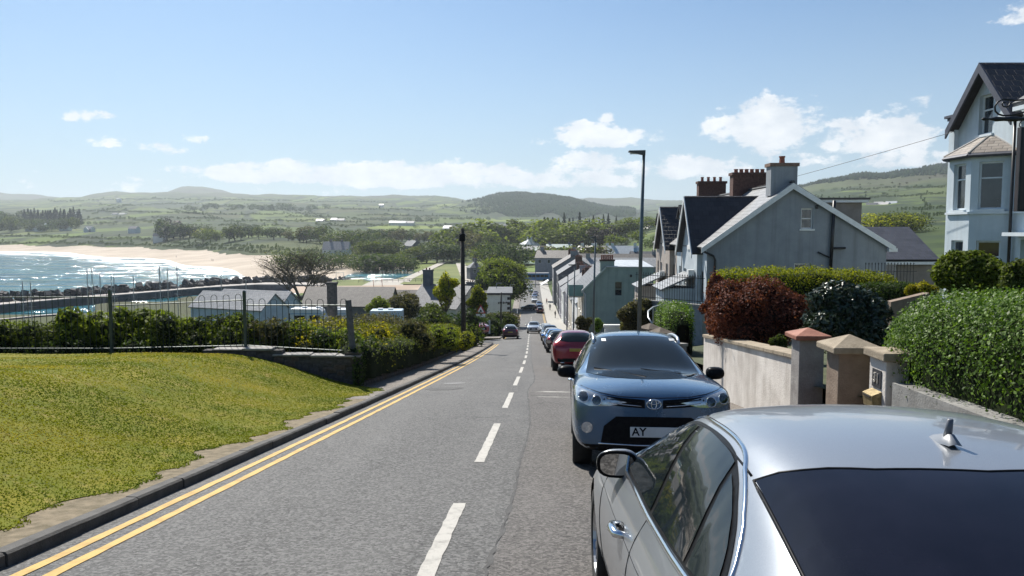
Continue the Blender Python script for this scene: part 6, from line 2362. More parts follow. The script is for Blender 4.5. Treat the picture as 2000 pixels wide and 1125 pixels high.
M_PLATE_W = mat('white_number_plate', (0.62, 0.62, 0.60), (0.70, 0.70, 0.68), 0.4)
M_PLATE_Y = mat('yellow_number_plate', (0.38, 0.27, 0.03), (0.45, 0.33, 0.05), 0.4)

BELT = {'saloon_body': 0.885}

def car_shell(st, axles, wheel_r, name, z_ax):
 """loft the cross sections, round them, cut the wheel arches; returns the mesh and a search tree of the uncut skin"""
 rows = []
 for (y, w, zb, zbelt, ztop, wt, crown) in st:
  rows.append([(0, y, zb), (0.80 * w, y, zb), (0.965 * w, y, zb + 0.10), (1.0 * w, y, zb + 0.46 * (zbelt - zb)), (0.995 * w, y, zbelt - 0.11), (BELT.get(name, 0.955) * w, y, zbelt),
      (wt, y, ztop - crown), (wt * 0.58, y, ztop - crown * 0.28), (0, y, ztop)])
 n = 9
 loop = 16
 vs, fs = [], []
 for r in rows:
  full = r + [(-x, y, z) for (x, y, z) in reversed(r[1:-1])]
  vs += full
 for i in range(len(rows) - 1):
  for k in range(loop):
   fs.append((i * loop + k, i * loop + (k + 1) % loop, (i + 1) * loop + (k + 1) % loop, (i + 1) * loop + k))
 for base, flip in ((0, True), ((len(rows) - 1) * loop, False)):
  cap = []
  for k in range(0, 8):
   a, b = k, k + 1
   c, d = (loop - b) % loop, (loop - a) % loop
   ids = []
   for q in (a, b, c, d):
    if base + q not in ids:
     ids.append(base + q)
   cap.append(tuple(ids))
  fs += [t[::-1] if flip else t for t in cap]
 me = bpy.data.meshes.new(name)
 me.from_pydata(vs, [], fs)
 me.update()
 bm = bmesh.new()
 bm.from_mesh(me)
 bmesh.ops.recalc_face_normals(bm, faces=bm.faces[:])
 bm.to_mesh(me)
 bm.free()
 o = bpy.data.objects.new('tmp', me)
 COL.objects.link(o)
 me.materials.append(M_BLACK)
 me.materials.append(M_BLACK)
 s = o.modifiers.new('s', 'SUBSURF')
 s.levels = 2
 s.render_levels = 2
 dg = bpy.context.evaluated_depsgraph_get()
 skin = bpy.data.meshes.new_from_object(o.evaluated_get(dg))
 bvh = BVHTree.FromPolygons([v.co.copy() for v in skin.vertices], [tuple(p.vertices) for p in skin.polygons])
 cut = MB()
 for ay in axles:
  for s_ in (-1, 1):
   vs_, k = [], 20
   for x in (0.55, 1.2):
    for j in range(k):
     t = 2 * math.pi * j / k
     vs_.append((s_ * x, ay + (wheel_r + 0.055) * math.cos(t), z_ax + (wheel_r + 0.055) * math.sin(t)))
   cut.add(vs_, [tuple(range(k))[::-1], tuple(range(k, 2 * k))] + [(j, (j + 1) % k, k + (j + 1) % k, k + j) for j in range(k)])
 cme = cut.mesh('cut', M_BLACK)
 bm = bmesh.new()
 bm.from_mesh(cme)
 bmesh.ops.recalc_face_normals(bm, faces=bm.faces[:])
 bm.to_mesh(cme)
 bm.free()
 co = bpy.data.objects.new('cut', cme)
 COL.objects.link(co)
 o.modifiers.clear()
 o.data = skin
 b = o.modifiers.new('b', 'BOOLEAN')
 b.operation = 'DIFFERENCE'
 b.object = co
 b.solver = 'EXACT'
 dg = bpy.context.evaluated_depsgraph_get()
 dg.update()
 res = bpy.data.meshes.new_from_object(o.evaluated_get(dg))
 bpy.data.objects.remove(o)
 bpy.data.objects.remove(co)
 res.materials.clear()
 res.materials.append(M_BLACK)
 res.materials.append(M_BLACK)
 # arch linings: faces deep inside the arches
 for p in res.polygons:
  c = p.center
  inside = any((c.y - ay) ** 2 + (c.z - z_ax) ** 2 < (wheel_r + 0.053) ** 2 + 0.004 for ay in axles) and abs(c.x) > 0.5 and (abs(p.normal.x) < 0.4 or abs(c.x) < 0.57)
  p.material_index = 1 if (inside and min((c.y - ay) ** 2 + (c.z - z_ax) ** 2 for ay in axles) < (wheel_r + 0.06) ** 2) else 0
 res.shade_smooth()
 res.set_sharp_from_angle(angle=R(38))
 res.name = name
 return res, bvh

AX = {'F': (Vector((0, 1, 0)), lambda a, b: Vector((a, 9, b))), 'B': (Vector((0, -1, 0)), lambda a, b: Vector((a, -9, b))),
  'L': (Vector((-1, 0, 0)), lambda a, b: Vector((-9, a, b))), 'R': (Vector((1, 0, 0)), lambda a, b: Vector((9, a, b))),
  'T': (Vector((0, 0, 1)), lambda a, b: Vector((a, b, 9)))}

def curvy(pts, k=5, closed=False):
 """Catmull-Rom curve through the points"""
 out = []
 n = len(pts)
 for i in range(n - 1):
  p0, p1, p2, p3 = pts[max(0, i - 1)], pts[i], pts[i + 1], pts[min(n - 1, i + 2)]
  for j in range(k):
   t = j / k
   out.append(tuple(0.5 * (2 * p1[d] + (p2[d] - p0[d]) * t + (2 * p0[d] - 5 * p1[d] + 4 * p2[d] - p3[d]) * t * t + (3 * p1[d] - p0[d] - 3 * p2[d] + p3[d]) * t ** 3) for d in (0, 1)))
 return out + [pts[-1]]

def decal(bvh, poly, axis, m, off=0.004, res=0.07, thick=0.0):
 """a panel cut to an outline and laid on the car's skin"""
 bm = bmesh.new()
 vs = [bm.verts.new((a, b, 0)) for a, b in poly]
 bm.faces.new(vs)
 bmesh.ops.triangulate(bm, faces=bm.faces[:])
 for _ in range(6):
  long = [e for e in bm.edges if e.calc_length() > res]
  if not long:
   break
  bmesh.ops.subdivide_edges(bm, edges=long, cuts=1)
  bmesh.ops.triangulate(bm, faces=[f for f in bm.faces if len(f.verts) > 3])
 bm.normal_update()
 nd, f = AX[axis]
 dead = []
 for v in bm.verts:
  hit = bvh.ray_cast(f(v.co.x, v.co.y), -nd)
  if hit[0] is None:
   dead.append(v)
  else:
   nn = hit[1] if hit[1].dot(nd) > 0 else -hit[1]
   v.co = hit[0] + nn * off
 if dead:
  bmesh.ops.delete(bm, geom=dead, context='VERTS')
 bm.normal_update()
 flips = [q for q in bm.faces if q.normal.dot(nd) < 0]
 bmesh.ops.reverse_faces(bm, faces=flips)
 me = bpy.data.meshes.new('panel')
 bm.to_mesh(me)
 bm.free()
 me.materials.append(m)
 me.shade_smooth()
 return me

def seam(bvh, line, axis, m, width=0.008, off=0.003, step=0.06, r=None):
 """a gap or bead that follows a line on the skin: thin tube half sunk in it"""
 nd, f = AX[axis]
 pts = []
 for (a0, b0), (a1, b1) in zip(line, line[1:]):
  n = max(1, int(math.hypot(a1 - a0, b1 - b0) / step))
  for i in range(n):
   pts.append((a0 + (a1 - a0) * i / n, b0 + (b1 - b0) * i / n))
 pts.append(line[-1])
 P = []
 for a, b in pts:
  hit = bvh.ray_cast(f(a, b), -nd)
  if hit[0] is not None:
   P.append(hit[0] + nd * off)
 if len(P) < 2:
  return None
 mb = MB()
 mb.tube(P, r or width / 2, 5)
 return mb.mesh('seam', m, True)

def wheel_meshes(r, w, spokes=5, rim_m=None, style=0):
 """tyre and rim, axle along x, outer face towards +x"""
 ty = MB()
 prof = [(r * 0.66, -w / 2), (r * 0.93, -w / 2), (r * 0.99, -w * 0.36), (r, 0), (r * 0.99, w * 0.36), (r * 0.93, w / 2), (r * 0.66, w / 2), (r * 0.64, 0)]
 k = 24
 vs = []
 for (q, x) in prof:
  for j in range(k):
   t = 2 * math.pi * j / k
   vs.append((x, q * math.cos(t), q * math.sin(t)))
 fs = []
 for i in range(len(prof)):
  i2 = (i + 1) % len(prof)
  for j in range(k):
   fs.append((i * k + j, i2 * k + j, i2 * k + (j + 1) % k, i * k + (j + 1) % k))
 ty.add(vs, fs)
 rm = MB()
 R0 = r * 0.67
 # rim ring
 vs, fs = [], []
 for (q, x) in ((R0, w * 0.46), (R0 * 0.93, w * 0.47), (R0 * 0.90, w * 0.30), (R0 * 0.90, -w * 0.4), (R0, -w * 0.4)):
  for j in range(k):
   t = 2 * math.pi * j / k
   vs.append((x, q * math.cos(t), q * math.sin(t)))
 for i in range(4):
  for j in range(k):
   fs.append((i * k + j, i * k + (j + 1) % k, (i + 1) * k + (j + 1) % k, (i + 1) * k + j))
 rm.add(vs, fs)
 for s in range(spokes):
  t = 2 * math.pi * s / spokes
  for dt in ((-0.16, 0.16) if style else (0.0,)):
   ca, sa = math.cos(t + dt), math.sin(t + dt)
   wd = R0 * (0.09 if style else 0.15)
   a = Vector((w * 0.36, ca * R0 * 0.12, sa * R0 * 0.12))
   b = Vector((w * 0.42, ca * R0 * 0.93, sa * R0 * 0.93))
   n = Vector((0, -sa, ca)) * wd
   d = Vector((-0.035, 0, 0))
   rm.add([a - n * 0.8, a + n * 0.8, b + n, b - n, a - n * 0.8 + d, a + n * 0.8 + d, b + n + d, b - n + d],
     [(0, 1, 2, 3), (7, 6, 5, 4), (0, 4, 5, 1), (1, 5, 6, 2), (2, 6, 7, 3), (3, 7, 4, 0)])
 vs = []
 for (q, x) in ((R0 * 0.2, w * 0.40), (R0 * 0.24, w * 0.34), (R0 * 0.24, w * 0.1)):
  for j in range(12):
   t = 2 * math.pi * j / 12
   vs.append((x, q * math.cos(t), q * math.sin(t)))
 rm.add(vs, [tuple(range(12))] + [(i * 12 + j, (i + 1) * 12 + j, (i + 1) * 12 + (j + 1) % 12, i * 12 + (j + 1) % 12) for i in range(2) for j in range(12)])
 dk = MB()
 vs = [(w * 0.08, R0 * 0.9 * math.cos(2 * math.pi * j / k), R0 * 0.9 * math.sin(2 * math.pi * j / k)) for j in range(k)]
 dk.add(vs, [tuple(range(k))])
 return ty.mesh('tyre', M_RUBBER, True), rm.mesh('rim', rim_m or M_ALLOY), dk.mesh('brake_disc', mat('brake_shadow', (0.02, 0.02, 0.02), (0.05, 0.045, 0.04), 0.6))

def mirror_part(root, side, y, z, x, m, s=1.0, tilt=0.0):
 """door mirror: rounded housing on a short foot with glass on its rear face"""
 bm = bmesh.new()
 bmesh.ops.create_uvsphere(bm, u_segments=16, v_segments=10, radius=1.0)
 for v in bm.verts:
  c = v.co
  px = 0.125 * s * math.copysign(abs(c.x) ** 0.75, c.x)
  pz = 0.085 * s * math.copysign(abs(c.z) ** 0.75, c.z) * (1.0 + 0.12 * c.x * side * -1)
  py = c.y * (0.10 if c.y > 0 else 0.035) * s
  v.co = Vector((px, py, pz))
 me = bpy.data.meshes.new('wing_mirror')
 bm.to_mesh(me)
 bm.free()
 me.materials.append(m)
 me.shade_smooth()
 o = link_mesh('wing_mirror', me, root, (side * x, y, z), (0, 0, side * tilt))
 g = MB()
 k = 20
 vs = []
 for j in range(k):
  t = 2 * math.pi * j / k
  c, sn = math.cos(t), math.sin(t)
  vs.append((0.100 * s * math.copysign(abs(c) ** 0.7, c), -0.044 * s - 0.016 * s * math.copysign(abs(sn) ** 0.7, sn), 0.066 * s * math.copysign(abs(sn) ** 0.7, sn)))
 g.add(vs, [tuple(range(k))])
 g.build('mirror_glass', mat('mirror_silver', (0.5, 0.52, 0.54), (0.55, 0.57, 0.59), 0.02, 1.0), o)
 rg = MB()
 rg.tube([(x_ * 1.1, y_ + 0.012, z_ * 1.1) for x_, y_, z_ in vs] + [(vs[0][0] * 1.1, vs[0][1] + 0.012, vs[0][2] * 1.1)], 0.012 * s, 6, cap=False)
 rg.build('mirror_rim', M_BLACK, o, smooth=True)
 f = MB()
 f.tube([(-side * 0.05 * s, 0.02, -0.06 * s), (-side * 0.16 * s, 0.03, -0.085 * s)], [0.028 * s, 0.035 * s], 6)
 f.build('mirror_foot', M_BLACK, o)
 return o

def mir(poly, side):
 return poly if side > 0 else [(-a, b) for a, b in poly]

def ellipse_ring(cx, cz, a, b, r, n=24):
 return [(cx + a * math.cos(2 * math.pi * i / n), cz + b * math.sin(2 * math.pi * i / n)) for i in range(n + 1)]

def box_on(bvh, root, name, a, b, axis, sa, sb, th, m, bevel=0.004):
 """a small flat block set on the skin, facing outward along the axis (for plates)"""
 nd, f = AX[axis]
 hit = bvh.ray_cast(f(a, b), -nd)
 c = hit[0]
 mb = MB()
 if axis in 'FB':
  s = 1 if axis == 'F' else -1
  y0, y1 = sorted((c.y - s * 0.03, c.y + s * th))
  mb.box(a - sa / 2, a + sa / 2, y0, y1, b - sb / 2, b + sb / 2)
 else:
  s = 1 if axis == 'R' else -1
  x0, x1 = sorted((c.x - s * 0.01, c.x + s * th))
  mb.box(x0, x1, a - sa / 2, a + sa / 2, b - sb / 2, b + sb / 2)
 o = mb.build(name, m, root, bevel=bevel)
 return o, c

class Car:
 pass

def make_car(name, label, spec, paint_m, group=None):
 root = empty(name, (0, 0, 0), 0, label, 'car', group)
 sh, bvh = spec['shell']
 body = link_mesh('body', sh, root)
 body.material_slots[0].link = 'OBJECT'
 body.material_slots[0].material = paint_m
 for (nm, poly, axis, m, kw) in spec['decals']:
  key = (nm, axis, tuple(poly))
  if key not in spec['cache']:
   spec['cache'][key] = decal(bvh, poly, axis, m if m != 'PAINT' else M_BLACK, **kw)
  o = link_mesh(nm, spec['cache'][key], root)
  if m == 'PAINT':
   o.material_slots[0].link = 'OBJECT'
   o.material_slots[0].material = paint_m
 for (nm, line, axis, m, kw) in spec['seams']:
  key = (nm, axis, tuple(line))
  if key not in spec['cache']:
   spec['cache'][key] = seam(bvh, line, axis, m, **kw)
  if spec['cache'][key]:
   link_mesh(nm, spec['cache'][key], root)
 ty, rm, dk = spec['wheels']
 for ay in spec['axles']:
  for s in (-1, 1):
   w = empty('wheel', (s * spec['track'], ay, spec['z_ax']), 0)
   w.parent = root
   if s < 0:
    w.rotation_euler = (0, 0, math.pi)
   link_mesh('tyre', ty, w)
   link_mesh('rim', rm, w)
   link_mesh('brake_disc', dk, w)
 mb = MB()
 ya, yb = min(spec['axles']) - 0.5, max(spec['axles']) + 0.5
 mb.box(-0.55, 0.55, ya, yb, spec['zb'] - 0.02, spec['zb'] + 0.3)
 mb.build('underbody', M_BLACK, root)
 for s in (-1, 1):
  mirror_part(root, s, *spec['mirror'], spec.get('mirror_m', paint_m), s=spec.get('mirror_s', 1.0), tilt=0.12)
 return root

def base_spec(st, axles, r, w, track, zb, mirror, name, spokes=5, style=0):
 sp = dict(axles=axles, z_ax=r - 0.005, track=track, zb=zb, mirror=mirror, decals=[], seams=[], cache={})
 sp['shell'] = car_shell(st, axles, r, name, r - 0.005)
 sp['wheels'] = wheel_meshes(r, w, spokes, style=style)
 return sp

def both(sp, nm, poly, m, axes='LR', **kw):
 for ax in axes:
  sp['decals'].append((nm, poly, ax, m, kw))

def put_car(root, y, off, facing=1, yaw=0.0):
 """stand a car on the road at distance y, off metres right of the centre line; facing 1 = nose downhill"""
 e = 1.2
 slope = (rz(y + e) - rz(y - e)) / (2 * e)
 dirx = (rx(y + e) - rx(y - e)) / (2 * e)
 yawr = -math.atan(dirx) + yaw
 pitch = math.atan(slope)
 root.location = (rx(y) + off, y, rz(y) + camber(off) + 0.004)
 root.rotation_mode = 'XYZ'
 if facing > 0:
  M = Matrix.Rotation(yawr, 4, 'Z') @ Matrix.Rotation(pitch, 4, 'X')
 else:
  M = Matrix.Rotation(yawr, 4, 'Z') @ Matrix.Rotation(pitch, 4, 'X') @ Matrix.Rotation(math.pi, 4, 'Z')
 root.rotation_euler = M.to_euler()

# ------------------------------------------------------------------ silver coupe-like saloon in the foreground
saloon_st = [
 (2.36, 0.66, 0.30, 0.58, 0.64, 0.50, 0.03), (2.27, 0.81, 0.22, 0.65, 0.72, 0.60, 0.04), (2.0, 0.90, 0.18, 0.75, 0.82, 0.70, 0.05), (1.5, 0.935, 0.18, 0.86, 0.92, 0.76, 0.05),
 (1.1, 0.925, 0.18, 0.905, 0.965, 0.77, 0.045), (0.86, 0.92, 0.18, 0.92, 0.99, 0.76, 0.045), (0.45, 0.92, 0.18, 0.93, 1.19, 0.69, 0.06), (-0.02, 0.92, 0.18, 0.935, 1.365, 0.61, 0.06),
 (-0.45, 0.92, 0.18, 0.94, 1.40, 0.64, 0.06), (-0.9, 0.92, 0.18, 0.945, 1.385, 0.635, 0.06), (-1.3, 0.92, 0.18, 0.95, 1.325, 0.615, 0.06), (-1.7, 0.92, 0.18, 0.955, 1.20, 0.61, 0.07),
 (-2.05, 0.90, 0.22, 0.945, 1.055, 0.62, 0.06), (-2.28, 0.83, 0.26, 0.90, 0.97, 0.58, 0.05), (-2.36, 0.70, 0.34, 0.80, 0.86, 0.48, 0.04)]
saloon = base_spec(saloon_st, (1.48, -1.33), 0.335, 0.235, 0.79, 0.18, (0.50, 0.985, 0.855), 'saloon_body', 5, 1)
saloon['mirror_s'] = 0.88
sp = saloon
sp['decals'].append(('windscreen', [(-0.70, 0.96), (0.70, 0.96), (0.52, 1.31), (-0.52, 1.31)], 'F', M_CARGLASS, {}))
sp['decals'].append(('rear_window', [(-0.605, -1.21), (-0.48, -1.285), (-0.3, -1.34), (0, -1.375), (0.3, -1.34), (0.48, -1.285), (0.605, -1.21), (0.63, -1.95), (0.3, -2.02), (-0.3, -2.02), (-0.63, -1.95)], 'T', M_CARGLASS2, dict(off=0.005, res=0.05)))
both(sp, 'window_surround', curvy([(0.70, 0.955), (0.55, 1.06), (0.20, 1.215), (-0.15, 1.285), (-0.55, 1.302), (-0.88, 1.282), (-1.09, 1.228), (-1.33, 1.115), (-1.49, 1.01)]) + [(-1.47, 0.972), (-1.3, 0.958), (-0.5, 0.95)], M_BLACK, off=0.003)
both(sp, 'side_window', curvy([(0.63, 0.972), (0.52, 1.055), (0.19, 1.202), (-0.14, 1.268), (-0.34, 1.285)]) + [(-0.46, 0.962)], M_CARGLASS, off=0.007)
both(sp, 'side_window', [(-0.52, 0.962)] + curvy([(-0.41, 1.289), (-0.60, 1.291), (-0.86, 1.274), (-1.01, 1.252)]) + [(-1.15, 0.966)], M_CARGLASS, off=0.007)
both(sp, 'side_window', [(-1.195, 0.966)] + curvy([(-1.055, 1.222), (-1.2, 1.165), (-1.36, 1.075), (-1.465, 0.995)]) + [(-1.44, 0.974)], M_CARGLASS, off=0.007)
both(sp, 'headlight', [(2.25, 0.60), (2.2, 0.70), (1.95, 0.76), (1.85, 0.74), (2.1, 0.62)], M_LAMP)
for s in (1, -1):
 sp['decals'].append(('headlight', mir([(0.42, 0.60), (0.76, 0.62), (0.78, 0.70), (0.5, 0.68)], s), 'F', M_LAMP, {}))
 sp['decals'].append(('tail_light', mir([(0.45, 0.78), (0.80, 0.78), (0.78, 0.88), (0.5, 0.88)], s), 'B', M_TAIL, {}))
sp['seams'].append(('window_seal', [(-0.635, -1.95), (-0.61, -1.20), (-0.48, -1.275), (-0.3, -1.33), (0, -1.365), (0.3, -1.33), (0.48, -1.275), (0.61, -1.20), (0.635, -1.95)], 'T', M_BLACK, dict(r=0.007, off=0.001)))
sp['decals'].append(('grille', [(-0.36, 0.32), (0.36, 0.32), (0.42, 0.62), (-0.42, 0.62)], 'F', M_BLACK, {}))
for ax in 'LR':
 sp['seams'].append(('window_trim', [(0.74, 0.945), (0.2, 0.945), (-0.5, 0.94), (-1.0, 0.943), (-1.3, 0.948), (-1.48, 0.965)], ax, M_CHROME, dict(r=0.013, off=0.0)))
 sp['seams'].append(('window_trim', curvy([(0.72, 0.96), (0.55, 1.075), (0.20, 1.232), (-0.15, 1.302), (-0.55, 1.318), (-0.89, 1.298), (-1.10, 1.244), (-1.35, 1.128), (-1.51, 1.01), (-1.48, 0.965)]), ax, M_CHROME, dict(r=0.010, off=0.0)))
 for ln in ([(0.86, 0.90), (0.90, 0.6), (0.80, 0.28)], [(-0.47, 0.94), (-0.46, 0.85), (-0.36, 0.6), (-0.34, 0.28)], [(-1.20, 0.945), (-1.25, 0.8), (-1.05, 0.55), (-0.98, 0.28)]):
  sp['seams'].append(('door_gap', ln, ax, M_BLACK, dict(r=0.0035, off=0.0)))
 sp['seams'].append(('crease', [(1.15, 0.80), (0.3, 0.785), (-0.6, 0.785), (-1.4, 0.81)], ax, M_BLACK, dict(r=0.002, off=-0.0005)))
for s in (-1, 1):
 sp['seams'].append(('roof_gap', [(s * 0.605, -1.16), (s * 0.60, -0.6), (s * 0.575, -0.1)], 'T', M_BLACK, dict(r=0.005, off=-0.001)))
M_SILVER = paint('silver_paint', (0.29, 0.31, 0.335), 0.45, 0.3, 0.7)
car = make_car('saloon_car', 'silver saloon parked in the right foreground seen over its roof', saloon, M_SILVER)
for ay in (0.0,):
 for s in (-1, 1):
  for (hy, hz) in ((-0.10, 0.80), (-1.02, 0.815)):
   hit = saloon['shell'][1].ray_cast(Vector((s * 9, hy, hz)), Vector((-s, 0, 0)))
   c = hit[0]
   mb = MB()
   mb.tube([c + Vector((s * -0.01, 0.105, -0.004)), c + Vector((s * 0.035, 0.08, 0)), c + Vector((s * 0.045, 0, 0.006)), c + Vector((s * 0.035, -0.08, 0)), c + Vector((s * -0.01, -0.105, -0.004))],
     [0.014, 0.019, 0.021, 0.019, 0.014], 8)
   mb.build('door_handle', M_CHROME, car, smooth=True)
   me = decal(saloon['shell'][1], [(hy + 0.075 * math.cos(t), hz - 0.004 + 0.03 * math.sin(t)) for t in [2 * math.pi * i / 14 for i in range(14)]], 'R' if s > 0 else 'L', M_BLACK, off=0.003)
   link_mesh('handle_cup', me, car)
# roof aerial
hit = saloon['shell'][1].ray_cast(Vector((0, -1.12, 9)), Vector((0, 0, -1)))
c = hit[0]
mb = MB()
prof = [(0.075, 0.0, 0.020), (0.04, 0.016, 0.019), (-0.015, 0.027, 0.017), (-0.055, 0.030, 0.014), (-0.075, 0.0, 0.016)]
vs = []
for (y, z, w) in prof:
 vs += [(c.x - w * (1.3 if z == 0 else 1.3), c.y + y, c.z - 0.004), (c.x - w * 0.5, c.y + y, c.z + z), (c.x + w * 0.5, c.y + y, c.z + z), (c.x + w * 1.3, c.y + y, c.z - 0.004)]
mb.add(vs, [(i * 4 + k, i * 4 + k + 1, (i + 1) * 4 + k + 1, (i + 1) * 4 + k) for i in range(4) for k in range(3)])
aer = mb.build('aerial', mat('aerial_grey', (0.16, 0.175, 0.20), (0.2, 0.215, 0.24), 0.4), car, smooth=True)
mb = MB()
mb.tube([(c.x, c.y - 0.03, c.z + 0.02), (c.x, c.y - 0.05, c.z + 0.075)], [0.013, 0.009], 8)
mb.build('aerial_mast', mat('grey_aerial', (0.09, 0.10, 0.12), (0.12, 0.13, 0.15), 0.4), aer, smooth=True)
SALOON = car
AY, AXX, AYAW = 3.33, 1.385, -0.035
car.location = (AXX, AY, rz(AY) + camber(2.1) + 0.002)
car.rotation_euler = (Matrix.Rotation(AYAW, 4, 'Z') @ Matrix.Rotation(math.atan(-0.1255), 4, 'X')).to_euler()

# ------------------------------------------------------------------ blue sport utility car facing the viewer
suv_st = [
 (2.29, 0.68, 0.34, 0.84, 0.89, 0.52, 0.03), (2.22, 0.86, 0.27, 0.95, 0.99, 0.66, 0.035), (2.05, 0.915, 0.25, 1.0, 1.05, 0.72, 0.045), (1.6, 0.93, 0.24, 1.04, 1.11, 0.76, 0.05),
 (1.1, 0.925, 0.24, 1.055, 1.14, 0.77, 0.05), (0.88, 0.92, 0.24, 1.05, 1.15, 0.77, 0.05), (0.48, 0.92, 0.24, 1.06, 1.39, 0.70, 0.065), (0.08, 0.92, 0.24, 1.07, 1.59, 0.625, 0.07),
 (-0.4, 0.92, 0.24, 1.08, 1.66, 0.64, 0.07), (-1.1, 0.92, 0.24, 1.09, 1.665, 0.635, 0.07), (-1.75, 0.915, 0.25, 1.11, 1.60, 0.60, 0.08), (-2.02, 0.905, 0.28, 1.11, 1.38, 0.64, 0.08),
 (-2.2, 0.87, 0.30, 1.05, 1.12, 0.66, 0.06), (-2.29, 0.76, 0.36, 0.92, 0.98, 0.56, 0.05)]
suv = base_spec(suv_st, (1.36, -1.30), 0.36, 0.235, 0.785, 0.24, (0.66, 1.10, 0.985), 'suv_body', 5, 0)
sp = suv
sp['mirror_s'] = 0.98
sp['mirror_m'] = M_BLACK
sp['decals'].append(('windscreen', [(-0.73, 1.105), (-0.4, 1.085), (0, 1.08), (0.4, 1.085), (0.73, 1.105), (0.645, 1.40), (0.575, 1.55), (0.3, 1.575), (0, 1.58), (-0.3, 1.575), (-0.575, 1.55), (-0.645, 1.40)], 'F', M_CARGLASS, dict(res=0.06)))
sp['decals'].append(('rear_window', [(-0.58, 1.14), (0.58, 1.14), (0.55, 1.50), (0.4, 1.53), (-0.4, 1.53), (-0.55, 1.50)], 'B', M_CARGLASS, {}))
both(sp, 'side_window', [(0.70, 1.085), (0.52, 1.22), (0.14, 1.44), (-0.25, 1.50), (-0.36, 1.50), (-0.40, 1.10)], M_CARGLASS)
both(sp, 'side_window', [(-0.46, 1.10), (-0.42, 1.505), (-0.95, 1.50), (-1.15, 1.46), (-1.22, 1.12)], M_CARGLASS)
both(sp, 'side_window', [(-1.28, 1.12), (-1.21, 1.45), (-1.60, 1.36), (-1.78, 1.22), (-1.72, 1.15)], M_CARGLASS)
both(sp, 'sill_cladding', [(0.95, 0.24), (0.95, 0.40), (-0.90, 0.40), (-0.90, 0.24)], M_BLACK)
for s in (1, -1):
 hl = [(0.30, 0.85), (0.50, 0.805), (0.72, 0.80), (0.87, 0.86), (0.915, 1.005), (0.84, 0.995), (0.60, 0.925)]
 sp['decals'].append(('headlight', mir(hl, s), 'F', M_LAMP, dict(off=0.006, res=0.04)))
 for (cx, cz, rr) in ((0.64, 0.865, 0.055), (0.785, 0.90, 0.055)):
  sp['decals'].append(('headlight_bowl', mir([(cx + rr * math.cos(2 * math.pi * i / 16), cz + rr * math.sin(2 * math.pi * i / 16)) for i in range(16)], s), 'F', M_LAMP_DARK, dict(off=0.011, res=0.04)))
  sp['seams'].append(('headlight_ring', [(s * a, b) for a, b in ellipse_ring(cx, cz, rr, rr, 0)], 'F', M_CHROME, dict(r=0.006, off=0.010)))
 sp['decals'].append(('tail_light', mir([(0.56, 0.98), (0.88, 1.0), (0.86, 1.12), (0.62, 1.06)], s), 'B', M_TAIL, {}))
 fg = [(s * 0.745 + 0.062 * math.cos(2 * math.pi * i / 18), 0.56 + 0.062 * math.sin(2 * math.pi * i / 18)) for i in range(18)]
 sp['decals'].append(('fog_light', fg, 'F', M_LAMP, dict(off=0.010, res=0.04)))
 sp['decals'].append(('upper_grille', mir([(0.10, 0.785), (0.34, 0.80), (0.52, 0.82), (0.60, 0.925), (0.40, 0.90), (0.10, 0.88)], s), 'F', M_BLACK, dict(off=0.005, res=0.04)))
 for dz in (0.0, 0.04):
  sp['seams'].append(('grille_bar', [(s * 0.14, 0.81 + dz), (s * 0.34, 0.825 + dz), (s * 0.52, 0.85 + dz)], 'F', M_CHROME if dz == 0 else M_BLACK, dict(r=0.006, off=0.008)))
sp['decals'].append(('lower_grille', [(-0.60, 0.34), (0.60, 0.34), (0.56, 0.58), (0.42, 0.69), (-0.42, 0.69), (-0.56, 0.58)], 'F', M_BLACK, dict(off=0.004)))
sp['decals'].append(('bumper_strip', [(-0.85, 0.26), (0.85, 0.26), (0.80, 0.37), (-0.80, 0.37)], 'F', M_BLACK, dict(off=0.003)))
sp['seams'].append(('bumper_trim', [(-0.62, 0.385), (-0.2, 0.37), (0.2, 0.37), (0.62, 0.385)], 'F', M_CHROME, dict(r=0.011, off=0.006)))
sp['seams'].append(('bonnet_gap', [(-0.88, 1.025), (-0.60, 0.95), (-0.38, 0.912), (0, 0.90), (0.38, 0.912), (0.60, 0.95), (0.88, 1.025)], 'F', M_BLACK, dict(r=0.005, off=0.0)))
for ax in 'LR':
 for ln in ([(0.90, 1.02), (0.95, 0.7), (0.86, 0.3)], [(-0.43, 1.08), (-0.45, 0.6), (-0.42, 0.3)], [(-1.25, 1.1), (-1.15, 0.75), (-0.95, 0.3)]):
  sp['seams'].append(('door_gap', ln, ax, M_BLACK, dict(r=0.004, off=0.0)))
 sp['seams'].append(('window_trim', [(0.72, 1.07), (-0.4, 1.085), (-1.3, 1.105), (-1.75, 1.14)], ax, M_CHROME, dict(r=0.010, off=0.0)))
M_BLUEPAINT = paint('slate_blue_paint', (0.062, 0.130, 0.225), 0.5, 0.26)
car = make_car('suv_car', 'slate blue sport utility car parked facing the viewer', suv, M_BLUEPAINT)
bv = suv['shell'][1]
# roof rails
for s in (-1, 1):
 P = []
 for i, y in enumerate(np.linspace(0.05, -1.75, 12)):
  hit = bv.ray_cast(Vector((s * 0.60, float(y), 9)), Vector((0, 0, -1)))
  P.append(hit[0] + Vector((0, 0, 0.0 if i in (0, 11) else 0.055)))
 mb = MB()
 mb.tube(P, [0.02] + [0.022] * 10 + [0.02], 8)
 mb.build('roof_rail', mat('silver_rail', (0.5, 0.52, 0.54), (0.6, 0.62, 0.64), 0.3, 0.8), car, smooth=True)
